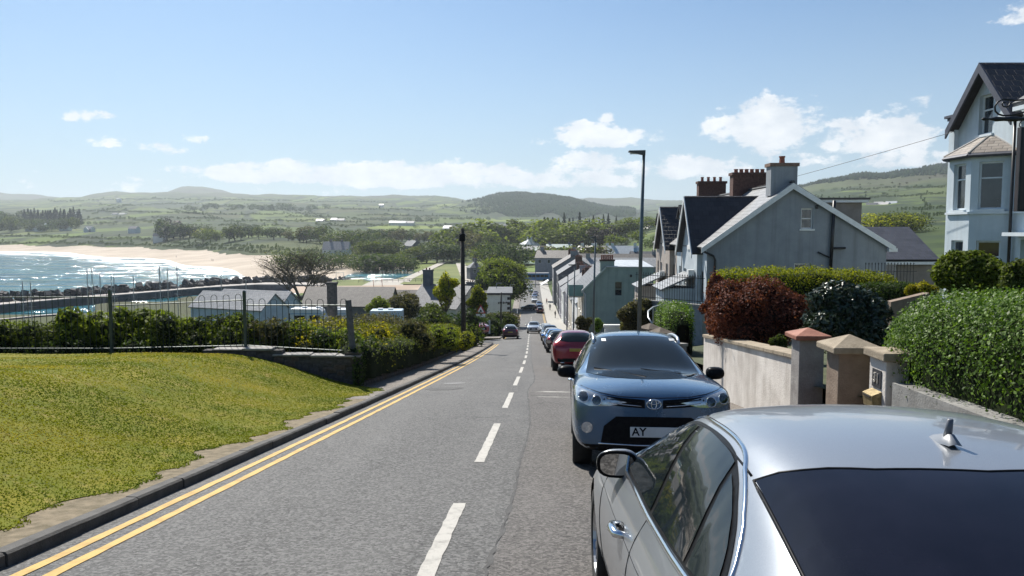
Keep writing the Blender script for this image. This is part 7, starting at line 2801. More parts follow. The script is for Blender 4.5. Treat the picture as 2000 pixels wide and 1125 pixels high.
# emblem: three ovals
mb = MB()
def on_front(x, z, off):
 h = bv.ray_cast(Vector((x, 9, z)), Vector((0, -1, 0)))
 return h[0] + Vector((0, off, 0))
for (cx, cz, a, b) in ((0, 0.835, 0.080, 0.055), (0, 0.835, 0.029, 0.052), (0, 0.858, 0.058, 0.024)):
 mb.tube([on_front(x, z, 0.012) for x, z in ellipse_ring(cx, cz, a, b, 0)], 0.0062, 6, cap=False)
mb.build('emblem', M_CHROME, car, smooth=True)
o, c = box_on(bv, car, 'number_plate', 0, 0.52, 'F', 0.53, 0.115, 0.012, M_PLATE_W)
text_obj('AY', 0.125, M_BLACK, o, Matrix.Translation((0.245, c.y + 0.013, 0.52)) @ Matrix(((-1, 0, 0, 0), (0, 0, 1, 0), (0, 1, 0, 0), (0, 0, 0, 1))), 0.002, 'plate_letters', 'LEFT')
# wipers, steering wheel seen through the glass, tax-disc stickers on the screen
for (x0, x1) in ((-0.62, 0.02), (0.02, 0.62)):
 P = [on_front(x, 1.10 + 0.012 * k, 0.02) for k, x in enumerate(np.linspace(x0, x1, 6))]
 mb = MB()
 mb.tube(P, 0.009, 5)
 mb.build('wiper', M_BLACK, car)
for (x, z, w, h) in ((-0.50, 1.525, 0.09, 0.03), (0.46, 1.515, 0.06, 0.035)):
 link_mesh('sticker', decal(bv, [(x - w / 2, z - h / 2), (x + w / 2, z - h / 2), (x + w / 2, z + h / 2), (x - w / 2, z + h / 2)], 'F', M_PLATE_W, off=0.008), car)
for s in (-1, 1):
 for (hy, hz) in ((-0.28, 0.93), (-1.08, 0.95)):
  hit = bv.ray_cast(Vector((s * 9, hy, hz)), Vector((-s, 0, 0)))
  c = hit[0]
  mb = MB()
  mb.tube([c + Vector((s * -0.01, 0.10, 0)), c + Vector((s * 0.035, 0.07, 0)), c + Vector((s * 0.035, -0.07, 0)), c + Vector((s * -0.01, -0.10, 0))], 0.017, 6)
  mb.build('door_handle', M_CHROME, car, smooth=True)
SUV = car
put_car(car, 10.75, 2.10, -1, yaw=-0.03)

# ------------------------------------------------------------------ the other cars share three body shapes
hatch_st = [
 (2.0, 0.56, 0.34, 0.66, 0.72, 0.42, 0.03), (1.93, 0.74, 0.26, 0.76, 0.82, 0.54, 0.035), (1.75, 0.83, 0.22, 0.86, 0.90, 0.62, 0.045), (1.35, 0.87, 0.20, 0.92, 0.98, 0.69, 0.05),
 (1.0, 0.875, 0.20, 0.95, 1.03, 0.72, 0.05), (0.80, 0.875, 0.20, 0.96, 1.06, 0.72, 0.05), (0.42, 0.875, 0.20, 0.97, 1.27, 0.65, 0.06), (0.05, 0.875, 0.20, 0.98, 1.43, 0.57, 0.065),
 (-0.4, 0.875, 0.20, 0.99, 1.485, 0.59, 0.065), (-1.0, 0.875, 0.20, 1.0, 1.475, 0.58, 0.07), (-1.5, 0.865, 0.22, 1.01, 1.40, 0.55, 0.07), (-1.78, 0.85, 0.26, 1.0, 1.16, 0.60, 0.07),
 (-1.93, 0.82, 0.30, 0.94, 1.0, 0.62, 0.05), (-2.0, 0.70, 0.36, 0.80, 0.86, 0.5, 0.04)]
hatch = base_spec(hatch_st, (1.22, -1.28), 0.31, 0.2, 0.745, 0.20, (0.58, 1.0, 0.965), 'hatch_body', 5, 0)
cross_st = [
 (2.22, 0.60, 0.36, 0.72, 0.78, 0.46, 0.03), (2.14, 0.80, 0.28, 0.84, 0.89, 0.60, 0.035), (1.95, 0.885, 0.25, 0.92, 0.97, 0.68, 0.045), (1.5, 0.915, 0.24, 0.99, 1.06, 0.74, 0.05),
 (1.05, 0.915, 0.24, 1.04, 1.12, 0.77, 0.05), (0.85, 0.915, 0.24, 1.05, 1.15, 0.77, 0.05), (0.45, 0.915, 0.24, 1.06, 1.38, 0.70, 0.065), (0.05, 0.915, 0.24, 1.07, 1.57, 0.61, 0.07),
 (-0.4, 0.915, 0.24, 1.09, 1.63, 0.62, 0.07), (-1.1, 0.915, 0.24, 1.11, 1.62, 0.60, 0.08), (-1.72, 0.905, 0.26, 1.15, 1.52, 0.56, 0.09), (-1.98, 0.89, 0.30, 1.15, 1.30, 0.63, 0.08),
 (-2.14, 0.86, 0.32, 1.06, 1.10, 0.68, 0.05), (-2.22, 0.74, 0.40, 0.88, 0.94, 0.56, 0.04)]
cross = base_spec(cross_st, (1.33, -1.28), 0.355, 0.235, 0.775, 0.24, (0.62, 1.10, 1.01), 'crossover_body', 5, 0)
for sp, k, zz in ((hatch, 0.0, 0.0), (cross, 0.09, 0.12)):
 b0 = 1.0 + k
 sp['decals'].append(('windscreen', [(-0.68, b0 + 0.05), (0.68, b0 + 0.05), (0.54, 1.39 + zz), (-0.54, 1.39 + zz)], 'F', M_CARGLASS, {}))
 sp['decals'].append(('rear_window', [(-0.62, b0 + 0.09), (-0.3, b0 + 0.055), (0.3, b0 + 0.055), (0.62, b0 + 0.09), (0.52, 1.36 + zz * 0.9), (0.3, 1.395 + zz * 0.9), (-0.3, 1.395 + zz * 0.9), (-0.52, 1.36 + zz * 0.9)], 'B', M_CARGLASS, {}))
 both(sp, 'side_window', [(0.64, b0 + 0.01), (0.48, b0 + 0.12), (0.12, 1.31 + zz), (-0.30, 1.36 + zz), (-0.36, b0 + 0.02)], M_CARGLASS)
 both(sp, 'side_window', [(-0.42, b0 + 0.02), (-0.36, 1.365 + zz), (-0.95, 1.345 + zz), (-1.20, 1.27 + zz), (-1.22, b0 + 0.05)], M_CARGLASS)
 for s in (1, -1):
  sp['decals'].append(('headlight', mir([(0.38, 0.70 + k), (0.76, 0.76 + k), (0.80, 0.85 + k), (0.5, 0.79 + k)], s), 'F', M_LAMP, {}))
  if sp is hatch:
   sp['decals'].append(('tail_light', mir([(0.58, 0.82), (0.82, 0.82), (0.83, 1.05), (0.64, 1.02)], s), 'B', M_TAIL, {}))
  else:
   sp['decals'].append(('tail_light', mir([(0.36, 1.01), (0.62, 0.98), (0.86, 0.99), (0.88, 1.12), (0.72, 1.10)], s), 'B', M_TAIL, dict(off=0.010, res=0.05)))
   sp['decals'].append(('reflector', mir([(0.50, 0.50), (0.76, 0.50), (0.76, 0.53), (0.50, 0.53)], s), 'B', M_TAIL, {}))
   sp['seams'].append(('exhaust', [(s * 0.45, 0.37), (s * 0.60, 0.37)], 'B', M_CHROME, dict(r=0.03, off=0.0)))
 sp['decals'].append(('grille', [(-0.5, 0.40 + k), (0.5, 0.40 + k), (0.42, 0.66 + k), (-0.42, 0.66 + k)], 'F', M_BLACK, {}))
 sp['decals'].append(('bumper_strip', [(-0.70, 0.30 + k), (0.70, 0.30 + k), (0.72, 0.44 + k), (-0.72, 0.44 + k)], 'B', M_BLACK, {}))
 sp['decals'].append(('number_plate', [(-0.26, 0.70 + k), (0.26, 0.70 + k), (0.26, 0.81 + k), (-0.26, 0.81 + k)], 'B', M_PLATE_Y, dict(off=0.012)))
 sp['decals'].append(('number_plate', [(-0.26, 0.46 + k), (0.26, 0.46 + k), (0.26, 0.57 + k), (-0.26, 0.57 + k)], 'F', M_PLATE_W, dict(off=0.012)))
 for ax in 'LR':
  for ln in ([(0.82, 0.92 + k), (0.86, 0.6), (0.78, 0.3)], [(-0.39, 0.98 + k), (-0.4, 0.6), (-0.38, 0.3)], [(-1.22, 1.0 + k), (-1.05, 0.7), (-0.92, 0.3)]):
   sp['seams'].append(('door_gap', ln, ax, M_BLACK, dict(r=0.004, off=0.0)))

P_RED = paint('crimson_paint', (0.28, 0.010, 0.022), 0.35, 0.28)
P_BLACKP = paint('black_paint', (0.012, 0.013, 0.018), 0.3, 0.25)
P_BLUE = paint('bright_blue_paint', (0.03, 0.20, 0.55), 0.4, 0.28)
P_WHITEP = paint('white_paint_car', (0.68, 0.69, 0.70), 0.0, 0.3)
P_SILV2 = paint('silver_grey_paint', (0.40, 0.42, 0.44), 0.7, 0.3)
P_MAROON = paint('maroon_paint', (0.075, 0.018, 0.025), 0.3, 0.3)
P_NAVY = paint('navy_paint', (0.02, 0.035, 0.09), 0.4, 0.3)
P_PINKRED = paint('faded_red_paint', (0.32, 0.05, 0.06), 0.2, 0.35)
cars = [
 # spec, paint, y of centre, offset from the centre line, facing, name, label
 (cross, P_RED, 31.0, 2.1, 1, 'crossover_car', 'crimson crossover car parked behind the blue sport utility car'),
 (hatch, P_BLACKP, 50.5, 2.1, 1, 'hatchback_car', 'black hatchback parked just downhill of the crimson crossover'),
 (hatch, P_BLUE, 57.5, 2.1, -1, 'hatchback_car', 'bright blue hatchback in the parked row below the black hatchback'),
 (hatch, P_WHITEP, 66.0, 2.1, -1, 'hatchback_car', 'white hatchback parked right below the bright blue one'),
 (cross, P_BLACKP, 77.0, 2.15, -1, 'crossover_car', 'dark crossover in the parked row below the first white car'),
 (hatch, P_WHITEP, 92.0, 2.2, -1, 'hatchback_car', 'white car second from the lower end of the parked row'),
 (hatch, P_WHITEP, 101.0, 2.2, -1, 'hatchback_car', 'white car at the lower end of the parked row'),
 (hatch, P_MAROON, 84.0, -1.95, 1, 'hatchback_car', 'dark maroon hatchback driving away down the left lane'),
 (hatch, P_SILV2, 93.0, -2.25, 1, 'hatchback_car', 'pale car just in front of the maroon hatchback, its left side showing'),
 (cross, P_SILV2, 106.0, 0.55, -1, 'crossover_car', 'silver crossover driving up the hill towards the viewer'),
 (hatch, P_WHITEP, 114.0, 0.75, -1, 'hatchback_car', 'white car following close behind the silver crossover'),
 (hatch, P_MAROON, 190.0, 2.1, 1, 'hatchback_car', 'maroon car parked at the upper end of the row on the flat'),
 (hatch, P_NAVY, 199.0, 2.1, 1, 'hatchback_car', 'navy car second in the row parked on the flat'),
 (hatch, P_NAVY, 207.5, 2.1, -1, 'hatchback_car', 'navy car third in the row parked on the flat'),
 (hatch, P_WHITEP, 222.0, 1.0, -1, 'hatchback_car', 'white car midway along the row on the flat'),
 (hatch, P_NAVY, 236.0, 1.1, -1, 'hatchback_car', 'dark car beyond the white car midway along the row on the flat'),
 (hatch, P_MAROON, 247.0, 1.4, -1, 'hatchback_car', 'small dark red car far along the row on the flat'),
 (hatch, P_WHITEP, 262.0, -0.1, -1, 'hatchback_car', 'white car near the blue bus at the end of the street'),
 (hatch, P_WHITEP, 276.0, -0.4, -1, 'hatchback_car', 'farthest white car by the blue bus'),
]
for (sp, pm, y, off, fc, nm, lab) in cars:
 c = make_car(nm, lab, sp, pm, 'cars along the street')
 put_car(c, y, off, fc)
# car turning out across the street on the flat
c = make_car('hatchback_car', 'black car turning across the street on the flat', hatch, P_BLACKP, 'cars along the street')
put_car(c, 198, -0.75, 1, yaw=1.25)
# red car nosing out of the side turning
c = make_car('crossover_car', 'faded red car waiting in the side turning behind the roadside hedge', cross, P_PINKRED, 'cars along the street')
p = at(922, 655, 72)
c.location = (p.x, 72, p.z)
c.rotation_euler = (Matrix.Rotation(0.5, 4, 'Z') @ Matrix.Rotation(math.atan(-0.11), 4, 'X') @ Matrix.Rotation(math.pi, 4, 'Z')).to_euler()

# blue coach across the end of the street
p = at(1047, 549, 305)
bus = empty('coach', (p.x, p.y, p.z), 0.05, 'blue coach parked across the end of the street', 'coach')
M_BUS = paint('coach_blue', (0.03, 0.16, 0.36), 0.1, 0.35)
MB().box(-5.2, 5.2, -1.2, 1.2, 0.35, 3.15).build('body', M_BUS, bus, bevel=0.15)
for k in range(6):
 MB().box(-4.9 + k * 1.62, -3.45 + k * 1.62, -1.23, -1.19, 1.6, 2.6).build('side_window', M_CARGLASS, bus)
for x in (-3.4, 3.2):
 mb = MB()
 vs = [(x + 0.48 * math.cos(2 * math.pi * j / 16), yy, 0.48 + 0.48 * math.sin(2 * math.pi * j / 16)) for yy in (-1.25, -0.95) for j in range(16)]
 mb.add(vs, [tuple(range(16))[::-1], tuple(range(16, 32))] + [(j, (j + 1) % 16, 16 + (j + 1) % 16, 16 + j) for j in range(16)])
 mb.build('wheel', M_RUBBER, bus)
MB().box(-5.0, 5.0, -1.1, 1.1, 3.152, 3.28).build('roof_hatch', M_WHITEWALL, bus)

# ================================================================== trees
def proto_tree(kind, m, seed, n=520, size=0.085):
 """unit-height tree: returns (crown mesh, trunk mesh)"""
 rng = np.random.default_rng(seed)
 r = random.Random(seed)
 mb = MB()
 if kind == 'conifer':
  P, N = [], []
  for i in range(n):
   z = 0.08 + 0.92 * rng.uniform(0, 1) ** 1.25
   rad = (1.0 - z) * 0.33 * (0.75 + 0.35 * math.sin(z * 42)) + 0.008
   a = rng.uniform(0, 2 * math.pi)
   q = rng.uniform(0.55, 1.05)
   P.append((math.cos(a) * rad * q, math.sin(a) * rad * q, z))
   N.append((math.cos(a), math.sin(a), 0.2))
  P, N = np.array(P), np.array(N)
  rnd = np.clip(rng.beta(2, 2, len(P)), 0, 1)
  V, Fc, rnd = leaves_np(P, N, np.full(len(P), size), rng, rnd, 0.6, 0.6)
  mb.tube([(0, 0, -0.05), (0, 0, 0.5), (0, 0, 0.95)], [0.02, 0.012, 0.003], 5)
  return np_mesh('crown', V, Fc, m, rnd), mb.mesh('trunk', BARK)
 th = {'round': 0.16, 'tall': 0.12, 'wide': 0.12, 'bush': 0.0}[kind]
 cr = {'round': 0.42, 'tall': 0.27, 'wide': 0.60, 'bush': 0.70}[kind]
 blobs = []
 for i in range(13):
  d = rng.normal(0, 1, 3)
  d /= np.linalg.norm(d)
  k = rng.uniform(0.35, 0.8)
  br = cr * rng.uniform(0.30, 0.50)
  zc = th + (1 - th) * 0.5 + d[2] * (1 - th) * 0.5 * k
  br_z = min(br * 0.85, max(0.08, (1.0 - zc)))
  blobs.append(((d[0] * cr * k, d[1] * cr * k, zc), (br, br, br_z)))
 blobs.append(((0, 0, th + (1 - th) * 0.48), (cr * 0.6, cr * 0.6, (1 - th) * 0.45)))
 P, N = blob_points(rng, n, blobs, 0.35, 0.62)
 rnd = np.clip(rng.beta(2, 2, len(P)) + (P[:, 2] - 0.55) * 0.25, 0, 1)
 V, Fc, rnd = leaves_np(P, N, np.full(len(P), size), rng, rnd, 0.75, 0.75)
 sk, tips = grow_branches(r, (0, 0, -0.05), 1.0, 0.8, 1, (6, 4), 0.028)
 for pts, rad in sk:
  mb.tube(pts, rad, 5, cap=False)
 return np_mesh('crown', V, Fc, m, rnd), mb.mesh('trunk', BARK)

PROTO = {}
for key, kind, m in (('dark', 'round', G_DARK), ('dark2', 'wide', G_DARK), ('mid', 'round', G_MID), ('mid2', 'wide', G_MID), ('light', 'round', G_LIGHT), ('light2', 'wide', G_LIGHT),
      ('conifer', 'conifer', G_CONIFER), ('copper', 'round', G_COPPER), ('tall', 'tall', G_MID), ('bush', 'bush', G_MID), ('bushd', 'bush', G_DARK), ('bushy', 'bush', G_YELLOW), ('brown', 'round', G_BROWN)):
 PROTO[key] = [proto_tree(kind, m, 300 + 7 * i + len(PROTO), 720 if kind != 'bush' else 500, 0.072) for i in range(2)]

WOODS = [
 # u range, v of the foot, v of the top, distance, count, kinds, label, group
 (-40, 50, 448, 400, 1420, 13, ('dark', 'dark2'), 'dark broadleaf tree in the wood at the far left above the beach', 'trees of the far left wood'),
 (50, 165, 444, 398, 1480, 29, ('conifer',), 'dark conifer in the wood at the far left above the beach', 'conifers of the far left wood'),
 (0, 150, 452, 424, 1330, 23, ('mid', 'dark', 'bushd'), 'tree among the white houses above the beach', 'trees among the houses above the beach'),
 (314, 348, 470, 428, 985, 8, ('copper', 'dark'), 'very dark tree in the square block above the dunes', 'dark trees above the dunes'),
 (350, 388, 470, 434, 960, 7, ('dark', 'dark2'), 'dark green tree beside the square dark block', 'dark trees above the dunes'),
 (395, 432, 472, 447, 905, 5, ('light2', 'bushy'), 'pale rounded tree above the dunes', 'pale trees above the dunes'),
 (395, 570, 468, 440, 860, 24, ('mid', 'mid2', 'dark'), 'green tree in the belt behind the beach', 'tree belt behind the beach'),
 (560, 650, 472, 442, 800, 14, ('mid', 'dark2', 'brown'), 'green tree left of the pale house by the dunes', 'tree belt behind the beach'),
 (370, 640, 417, 397, 2250, 26, ('dark', 'dark2'), 'hazy dark tree in the wood halfway up the valley side', 'hazy wood halfway up the valley side'),
 (640, 760, 492, 452, 680, 17, ('dark2', 'mid2', 'dark'), 'tree around the pale house by the dunes', 'trees around the pale house'),
 (700, 800, 517, 470, 540, 17, ('mid2', 'mid', 'dark2'), 'full green tree above the river mouth', 'trees above the river mouth'),
 (690, 910, 472, 446, 800, 23, ('dark', 'mid', 'brown'), 'tree in the belt across the middle of the valley', 'valley tree belt'),
 (800, 905, 520, 476, 520, 20, ('mid', 'mid2', 'dark', 'brown'), 'dense green tree left of the telegraph pole', 'valley trees left of the pole'),
 (860, 960, 505, 440, 590, 17, ('mid', 'tall', 'light', 'brown'), 'tall green tree in the grove behind the telegraph pole', 'grove behind the pole'),
 (930, 1050, 482, 428, 640, 21, ('mid', 'light', 'tall'), 'tall green tree in the grove above the school', 'grove above the school'),
 (940, 1020, 512, 470, 440, 10, ('mid2', 'dark2'), 'low green tree behind the big round tree', 'trees behind the big round tree'),
 (1045, 1130, 472, 428, 590, 14, ('light2', 'light', 'mid2'), 'big yellow green tree above the town roofs', 'yellow green trees above the town'),
 (1125, 1180, 480, 430, 570, 8, ('light2', 'light'), 'broad yellow green tree over the town lamp post', 'yellow green trees above the town'),
 (1166, 1196, 484, 442, 520, 3, ('copper',), 'dark copper tree above the town roofs', 'copper trees above the town'),
 (1188, 1300, 478, 426, 610, 15, ('light2', 'light', 'mid2'), 'yellow green tree right of the copper trees', 'yellow green trees right of the copper trees'),
 (1195, 1250, 492, 450, 500, 5, ('light', 'mid'), 'round green tree just above the white town house', 'round trees above the white town house'),
 (1055, 1205, 442, 416, 790, 15, ('conifer',), 'pointed conifer on the skyline of the town wood', 'conifers behind the town'),
 (1255, 1300, 498, 470, 400, 5, ('bushd', 'dark2'), 'dark tree beside the light blue town house', 'dark trees by the light blue house'),
 (1055, 1075, 497, 480, 430, 2, ('bush', 'brown'), 'small bush by the town car park', 'bushes by the car park'),
 (1085, 1180, 500, 484, 360, 7, ('bush', 'brown'), 'bush among the town roofs', 'bushes among the town roofs'),
 (1690, 1790, 440, 412, 300, 13, ('bushy', 'bush'), 'yellow green bush on the hillside behind the slate roofed wing', 'bushes on the right hillside'),
 (1590, 1850, 398, 388, 1150, 17, ('bushd', 'dark', 'bush'), 'small dark tree on the right hillside', 'trees on the right hillside'),
 (1600, 1850, 378, 366, 1500, 14, ('bushd', 'brown'), 'scrubby tree high on the right hillside', 'scrub high on the right hillside'),
 (160, 320, 437, 432, 1500, 14, ('bushd', 'dark2'), 'hedgerow tree along the bright field beyond the beach', 'hedgerow trees beyond the beach'),
 (290, 640, 446, 440, 1420, 20, ('bushd', 'mid2'), 'hedgerow tree in the middle fields', 'hedgerow trees in the middle fields'),
 (600, 900, 447, 437, 1300, 20, ('bushd', 'dark', 'mid'), 'hedgerow tree on the valley floor', 'hedgerow trees on the valley floor'),
 (560, 1000, 455, 446, 1150, 26, ('dark2', 'mid2', 'bushd'), 'dark tree in the belt below the far fields', 'tree belt below the far fields'),
 (600, 960, 432, 422, 1750, 26, ('bushd', 'dark2'), 'hazy tree among the fields under the forest hill', 'hazy trees under the forest hill'),
 (720, 1000, 415, 406, 2400, 20, ('bushd', 'dark2'), 'faint tree on the slope left of the forest hill', 'faint trees left of the forest hill'),
 (545, 700, 512, 489, 480, 18, ('bushd', 'bush', 'mid2'), 'low bush on the dunes behind the bare tree', 'bushes on the dunes'),
 (690, 800, 521, 494, 440, 16, ('bushd', 'bush', 'dark2'), 'dark bush on the far bank of the river mouth', 'bushes on the river bank'),
 (100, 900, 408, 402, 2600, 23, ('bushd', 'dark2'), 'faint hedgerow tree high in the hazy fields', 'hedgerow trees in the hazy fields'),
]
R7 = random.Random(99)

def mesh_arrays(me):
 v = np.empty(len(me.vertices) * 3, np.float32)
 me.vertices.foreach_get('co', v)
 f = np.empty(len(me.loops), np.int32)
 me.loops.foreach_get('vertex_index', f)
 r = np.empty(len(me.polygons), np.float32)
 me.attributes['rnd'].data.foreach_get('value', r)
 return v.reshape(-1, 3), f.reshape(-1, 4), r

ARR = {}
for (u0, u1, vb, vt, Y, n, kinds, lab, grp) in WOODS:
 mass = {}
 for i in range(n):
  u = u0 + (u1 - u0) * (i + R7.uniform(0.1, 0.9)) / n
  y = Y * R7.uniform(0.95, 1.06)
  x = (u - 1000) / F * y
  z = ground_z(x, y)
  top = at(u, vt + R7.uniform(-0.10, 0.55) * (vb - vt), y).z
  base = at(u, vb, y).z
  h = min(max(top - z, (base - z) + 5, 4.5), 30)
  key, k2 = kinds[R7.randrange(len(kinds))], R7.randrange(2)
  cm, tm = PROTO[key][k2]
  # a tree that stands in a belt spreads a little wider
  sxy = h * (R7.uniform(0.8, 1.2) if 'conifer' in kinds else R7.uniform(1.15, 1.9))
  rot = R7.uniform(0, 6.28)
  if Y >= 1140:
   # far woods read as one mass
   if (key, k2) not in ARR:
    ARR[(key, k2)] = mesh_arrays(cm)
   v, f, rn = ARR[(key, k2)]
   c, s_ = math.cos(rot) * sxy, math.sin(rot) * sxy
   w = np.stack([v[:, 0] * c - v[:, 1] * s_ + x, v[:, 0] * s_ + v[:, 1] * c + y, v[:, 2] * h + z - 0.4], -1)
   mass.setdefault(cm.materials[0].name, []).append((w, f, rn))
   continue
  t = empty('conifer' if 'conifer' in kinds else 'tree', (x, y, z - 0.4), rot, lab, 'tree', grp)
  t.scale = (sxy, sxy, h + 0.4)
  link_mesh('crown', cm, t)
  link_mesh('trunk', tm, t)
 if mass:
  root = empty('far_wood', (0, 0, 0), 0, grp + ' seen as one mass', 'wood')
  root['kind'] = 'stuff'
  for mn, parts in mass.items():
   V, Fc, rn, o0 = [], [], [], 0
   for (w, f, r_) in parts:
    V.append(w)
    Fc.append(f + o0)
    rn.append(r_)
    o0 += len(w)
   o = link_mesh('tree_mass', np_mesh('tree_mass', np.concatenate(V), np.concatenate(Fc), MATS[mn], np.concatenate(rn)), root)
   o['kind'] = 'stuff'

# hedgerows between the far fields
HB = mesh_arrays(proto_tree('bush', G_DARK, 900, 80, 0.26)[0])
LINES = [(150, 431, 235, 428), (235, 428, 318, 436), (300, 426, 440, 429), (440, 433, 600, 432), (600, 432, 720, 436), (430, 441, 560, 443), (150, 413, 320, 416), (330, 417, 470, 421), (470, 421, 640, 418),
   (620, 441, 760, 442), (700, 430, 860, 434), (850, 441, 950, 444), (200, 402, 420, 400), (420, 404, 640, 408), (640, 408, 830, 412), (820, 404, 960, 408), (100, 394, 300, 390), (300, 390, 520, 393),
   (520, 393, 760, 396), (20, 440, 110, 436), (560, 424, 700, 427), (700, 421, 900, 424), (880, 428, 960, 430), (330, 410, 420, 425), (600, 412, 640, 430), (760, 415, 740, 432), (250, 404, 180, 420), (480, 398, 540, 416),
   (1575, 396, 1700, 388), (1700, 388, 1845, 380), (1640, 372, 1845, 366), (1750, 412, 1845, 408), (1780, 424, 1845, 420), (1590, 384, 1640, 402), (1790, 384, 1815, 412), (0, 462, 150, 465), (150, 465, 330, 472), (0, 477, 200, 478), (200, 479, 350, 483), (350, 484, 470, 491), (470, 491, 560, 499), (330, 476, 480, 484), (480, 484, 640, 496), (560, 500, 690, 514)]
for (u0, v0, u1, v1) in LINES:
 n = max(6, int(math.hypot(u1 - u0, v1 - v0) / 3.2))
 V, Fc, rn, o0 = [], [], [], 0
 for i in range(n):
  k = (i + R7.uniform(-0.3, 0.3)) / n
  u, v = u0 + (u1 - u0) * k, v0 + (v1 - v0) * k + 0.8 * math.sin(k * 9 + u0)
  y = on_land(u, v, 380.0)
  if y is None or R7.random() < 0.06:
   continue
  x = (u - 1000) / F * y
  z = ground_z(x, y)
  h = R7.uniform(2.2, 4.2) * (1 + (R7.random() < 0.10) * 0.9) * (0.7 + y / 4500)
  sx = 0.0032 * y * R7.uniform(0.6, 0.9)
  v_, f_, r_ = HB
  V.append(np.stack([v_[:, 0] * sx + x, v_[:, 1] * sx + y, v_[:, 2] * h + z - 0.3], -1))
  Fc.append(f_ + o0)
  rn.append(r_)
  o0 += len(v_)
 if V:
  o = link_mesh('hedgerow', np_mesh('hedgerow', np.concatenate(V), np.concatenate(Fc), G_DARK, np.concatenate(rn)))
  side = 'on the right hillside' if u0 > 1400 else ('above the dunes' if v0 > 460 else 'between the valley fields')
  tag(o, 'dark hedgerow line %s' % side, 'hedgerow', 'hedgerows ' + side)

# plantations on the far hills: one mass of small conifers each
G_FOREST = leaf_mat('leaf_forest', (0.008, 0.015, 0.008), (0.016, 0.028, 0.014), (0.030, 0.046, 0.02), 0.0, 1.0, 0.0)

def plantation(name, label, cond, u0, u1, y0, y1, n, h, seed):
 rng = np.random.default_rng(seed)
 V, Fc, rn = [], [], []
 k = 0
 for _ in range(n * 4):
  if k >= n:
   break
  y = rng.uniform(y0, y1)
  u = rng.uniform(u0, u1)
  x = (u - 1000) / F * y
  z = ground_z(x, y)
  if not cond(u, y, z):
   continue
  hh = h * rng.uniform(0.6, 1.3)
  r = hh * 0.62
  b = len(V)
  a0 = rng.uniform(0, 1)
  for j in range(4):
   a = a0 + j * math.pi / 2
   V.append((x + r * math.cos(a), y + r * math.sin(a), z))
  V.append((x, y, z + hh))
  for j in range(4):
   Fc.append((b + j, b + (j + 1) % 4, b + 4))
   rn.append(rng.uniform(0, 1))
  k += 1
 o = link_mesh(name, np_mesh(name, np.array(V), np.array(Fc), G_FOREST, np.array(rn), k=3))
 tag(o, label, 'forest', kind='stuff')

plantation('forest', 'blue hazed conifer forest covering the far central hill', lambda u, y, z: z > 60 + 18 * math.sin(u * 0.06) and R7.random() < sm(905, 1010, u + 18 * math.sin(y * 0.02)), 900, 1240, 2150, 3050, 7500, 7, 1)
plantation('forest', 'dark conifer forest along the top of the right hill', lambda u, y, z: z > 138, 1480, 1990, 1500, 2500, 5000, 7, 2)

# ------------------------------------------------------------------ single trees and shrubs near the street
def tree_at(name, label, u, vb, vt, Y, half_u, m, seed, n, size, **kw):
 b, t = at(u, vb, Y), at(u, vt, Y)
 return tree(name, label, b, t.z - b.z, half_u / F * Y, n, size, m, seed, **kw)

tree_at('round_tree', 'big round leafy tree at the foot of the street', 985, 606, 499, 200, 58, G_LIGHT, 81, 9000, 0.5, trunk_h=0.12, blobs_n=15)
tree_at('street_tree', 'darker tree leaning behind the big round tree on its left', 948, 600, 520, 215, 30, G_DARK, 87, 2600, 0.6, trunk_h=0.1)
tree_at('young_tree', 'slender yellow green tree left of the telegraph pole', 872, 640, 522, 78, 26, G_YELLOW, 82, 3000, 0.24, trunk_h=0.15)
tree_at('young_tree', 'yellow green tree right of the telegraph pole', 932, 645, 548, 84, 24, G_YELLOW, 83, 3000, 0.25, trunk_h=0.1)
tree_at('garden_tree', 'fresh green tree behind the white caravan', 738, 625, 574, 92, 26, G_LIGHT, 84, 2600, 0.25, trunk_h=0.1)
tree_at('garden_tree', 'olive tree right of the white caravan', 792, 632, 562, 96, 38, G_BROWN, 85, 3200, 0.25, trunk_h=0.05)
tree_at('garden_tree', 'dark green tree low beside the small cottage', 845, 640, 592, 88, 30, G_MID, 86, 2600, 0.25, trunk_h=0.05)
for (u, v, Y, hw, hh, m, lab, sd) in ((945, 632, 92, 2.2, 3.2, G_DARK, 'dark shrub behind the triangular road sign', 91), (962, 622, 104, 2.4, 3.0, G_MID, 'green shrub below the white building', 92),
          (980, 614, 118, 2.0, 3.2, G_BROWN, 'brownish shrub on the bank beside the pavement', 93), (915, 628, 76, 1.6, 2.4, G_DARK, 'dark shrub behind the faded red car', 94),
          (880, 632, 66, 3.0, 3.0, G_DARK, 'dark shrub behind the telegraph pole', 95), (860, 628, 60, 2.4, 2.6, G_MID, 'green shrub beyond the roadside hedge', 96)):
 p = at(u, v, Y)
 rg = random.Random(sd)
 plant('shrub', lab, 'shrub', (p.x, p.y, p.z - hh * 0.9), lumps(rg, 10, (hw, hw * 0.8, hh * 0.9), hw * 0.45), 1700, 0.22, m, sd)

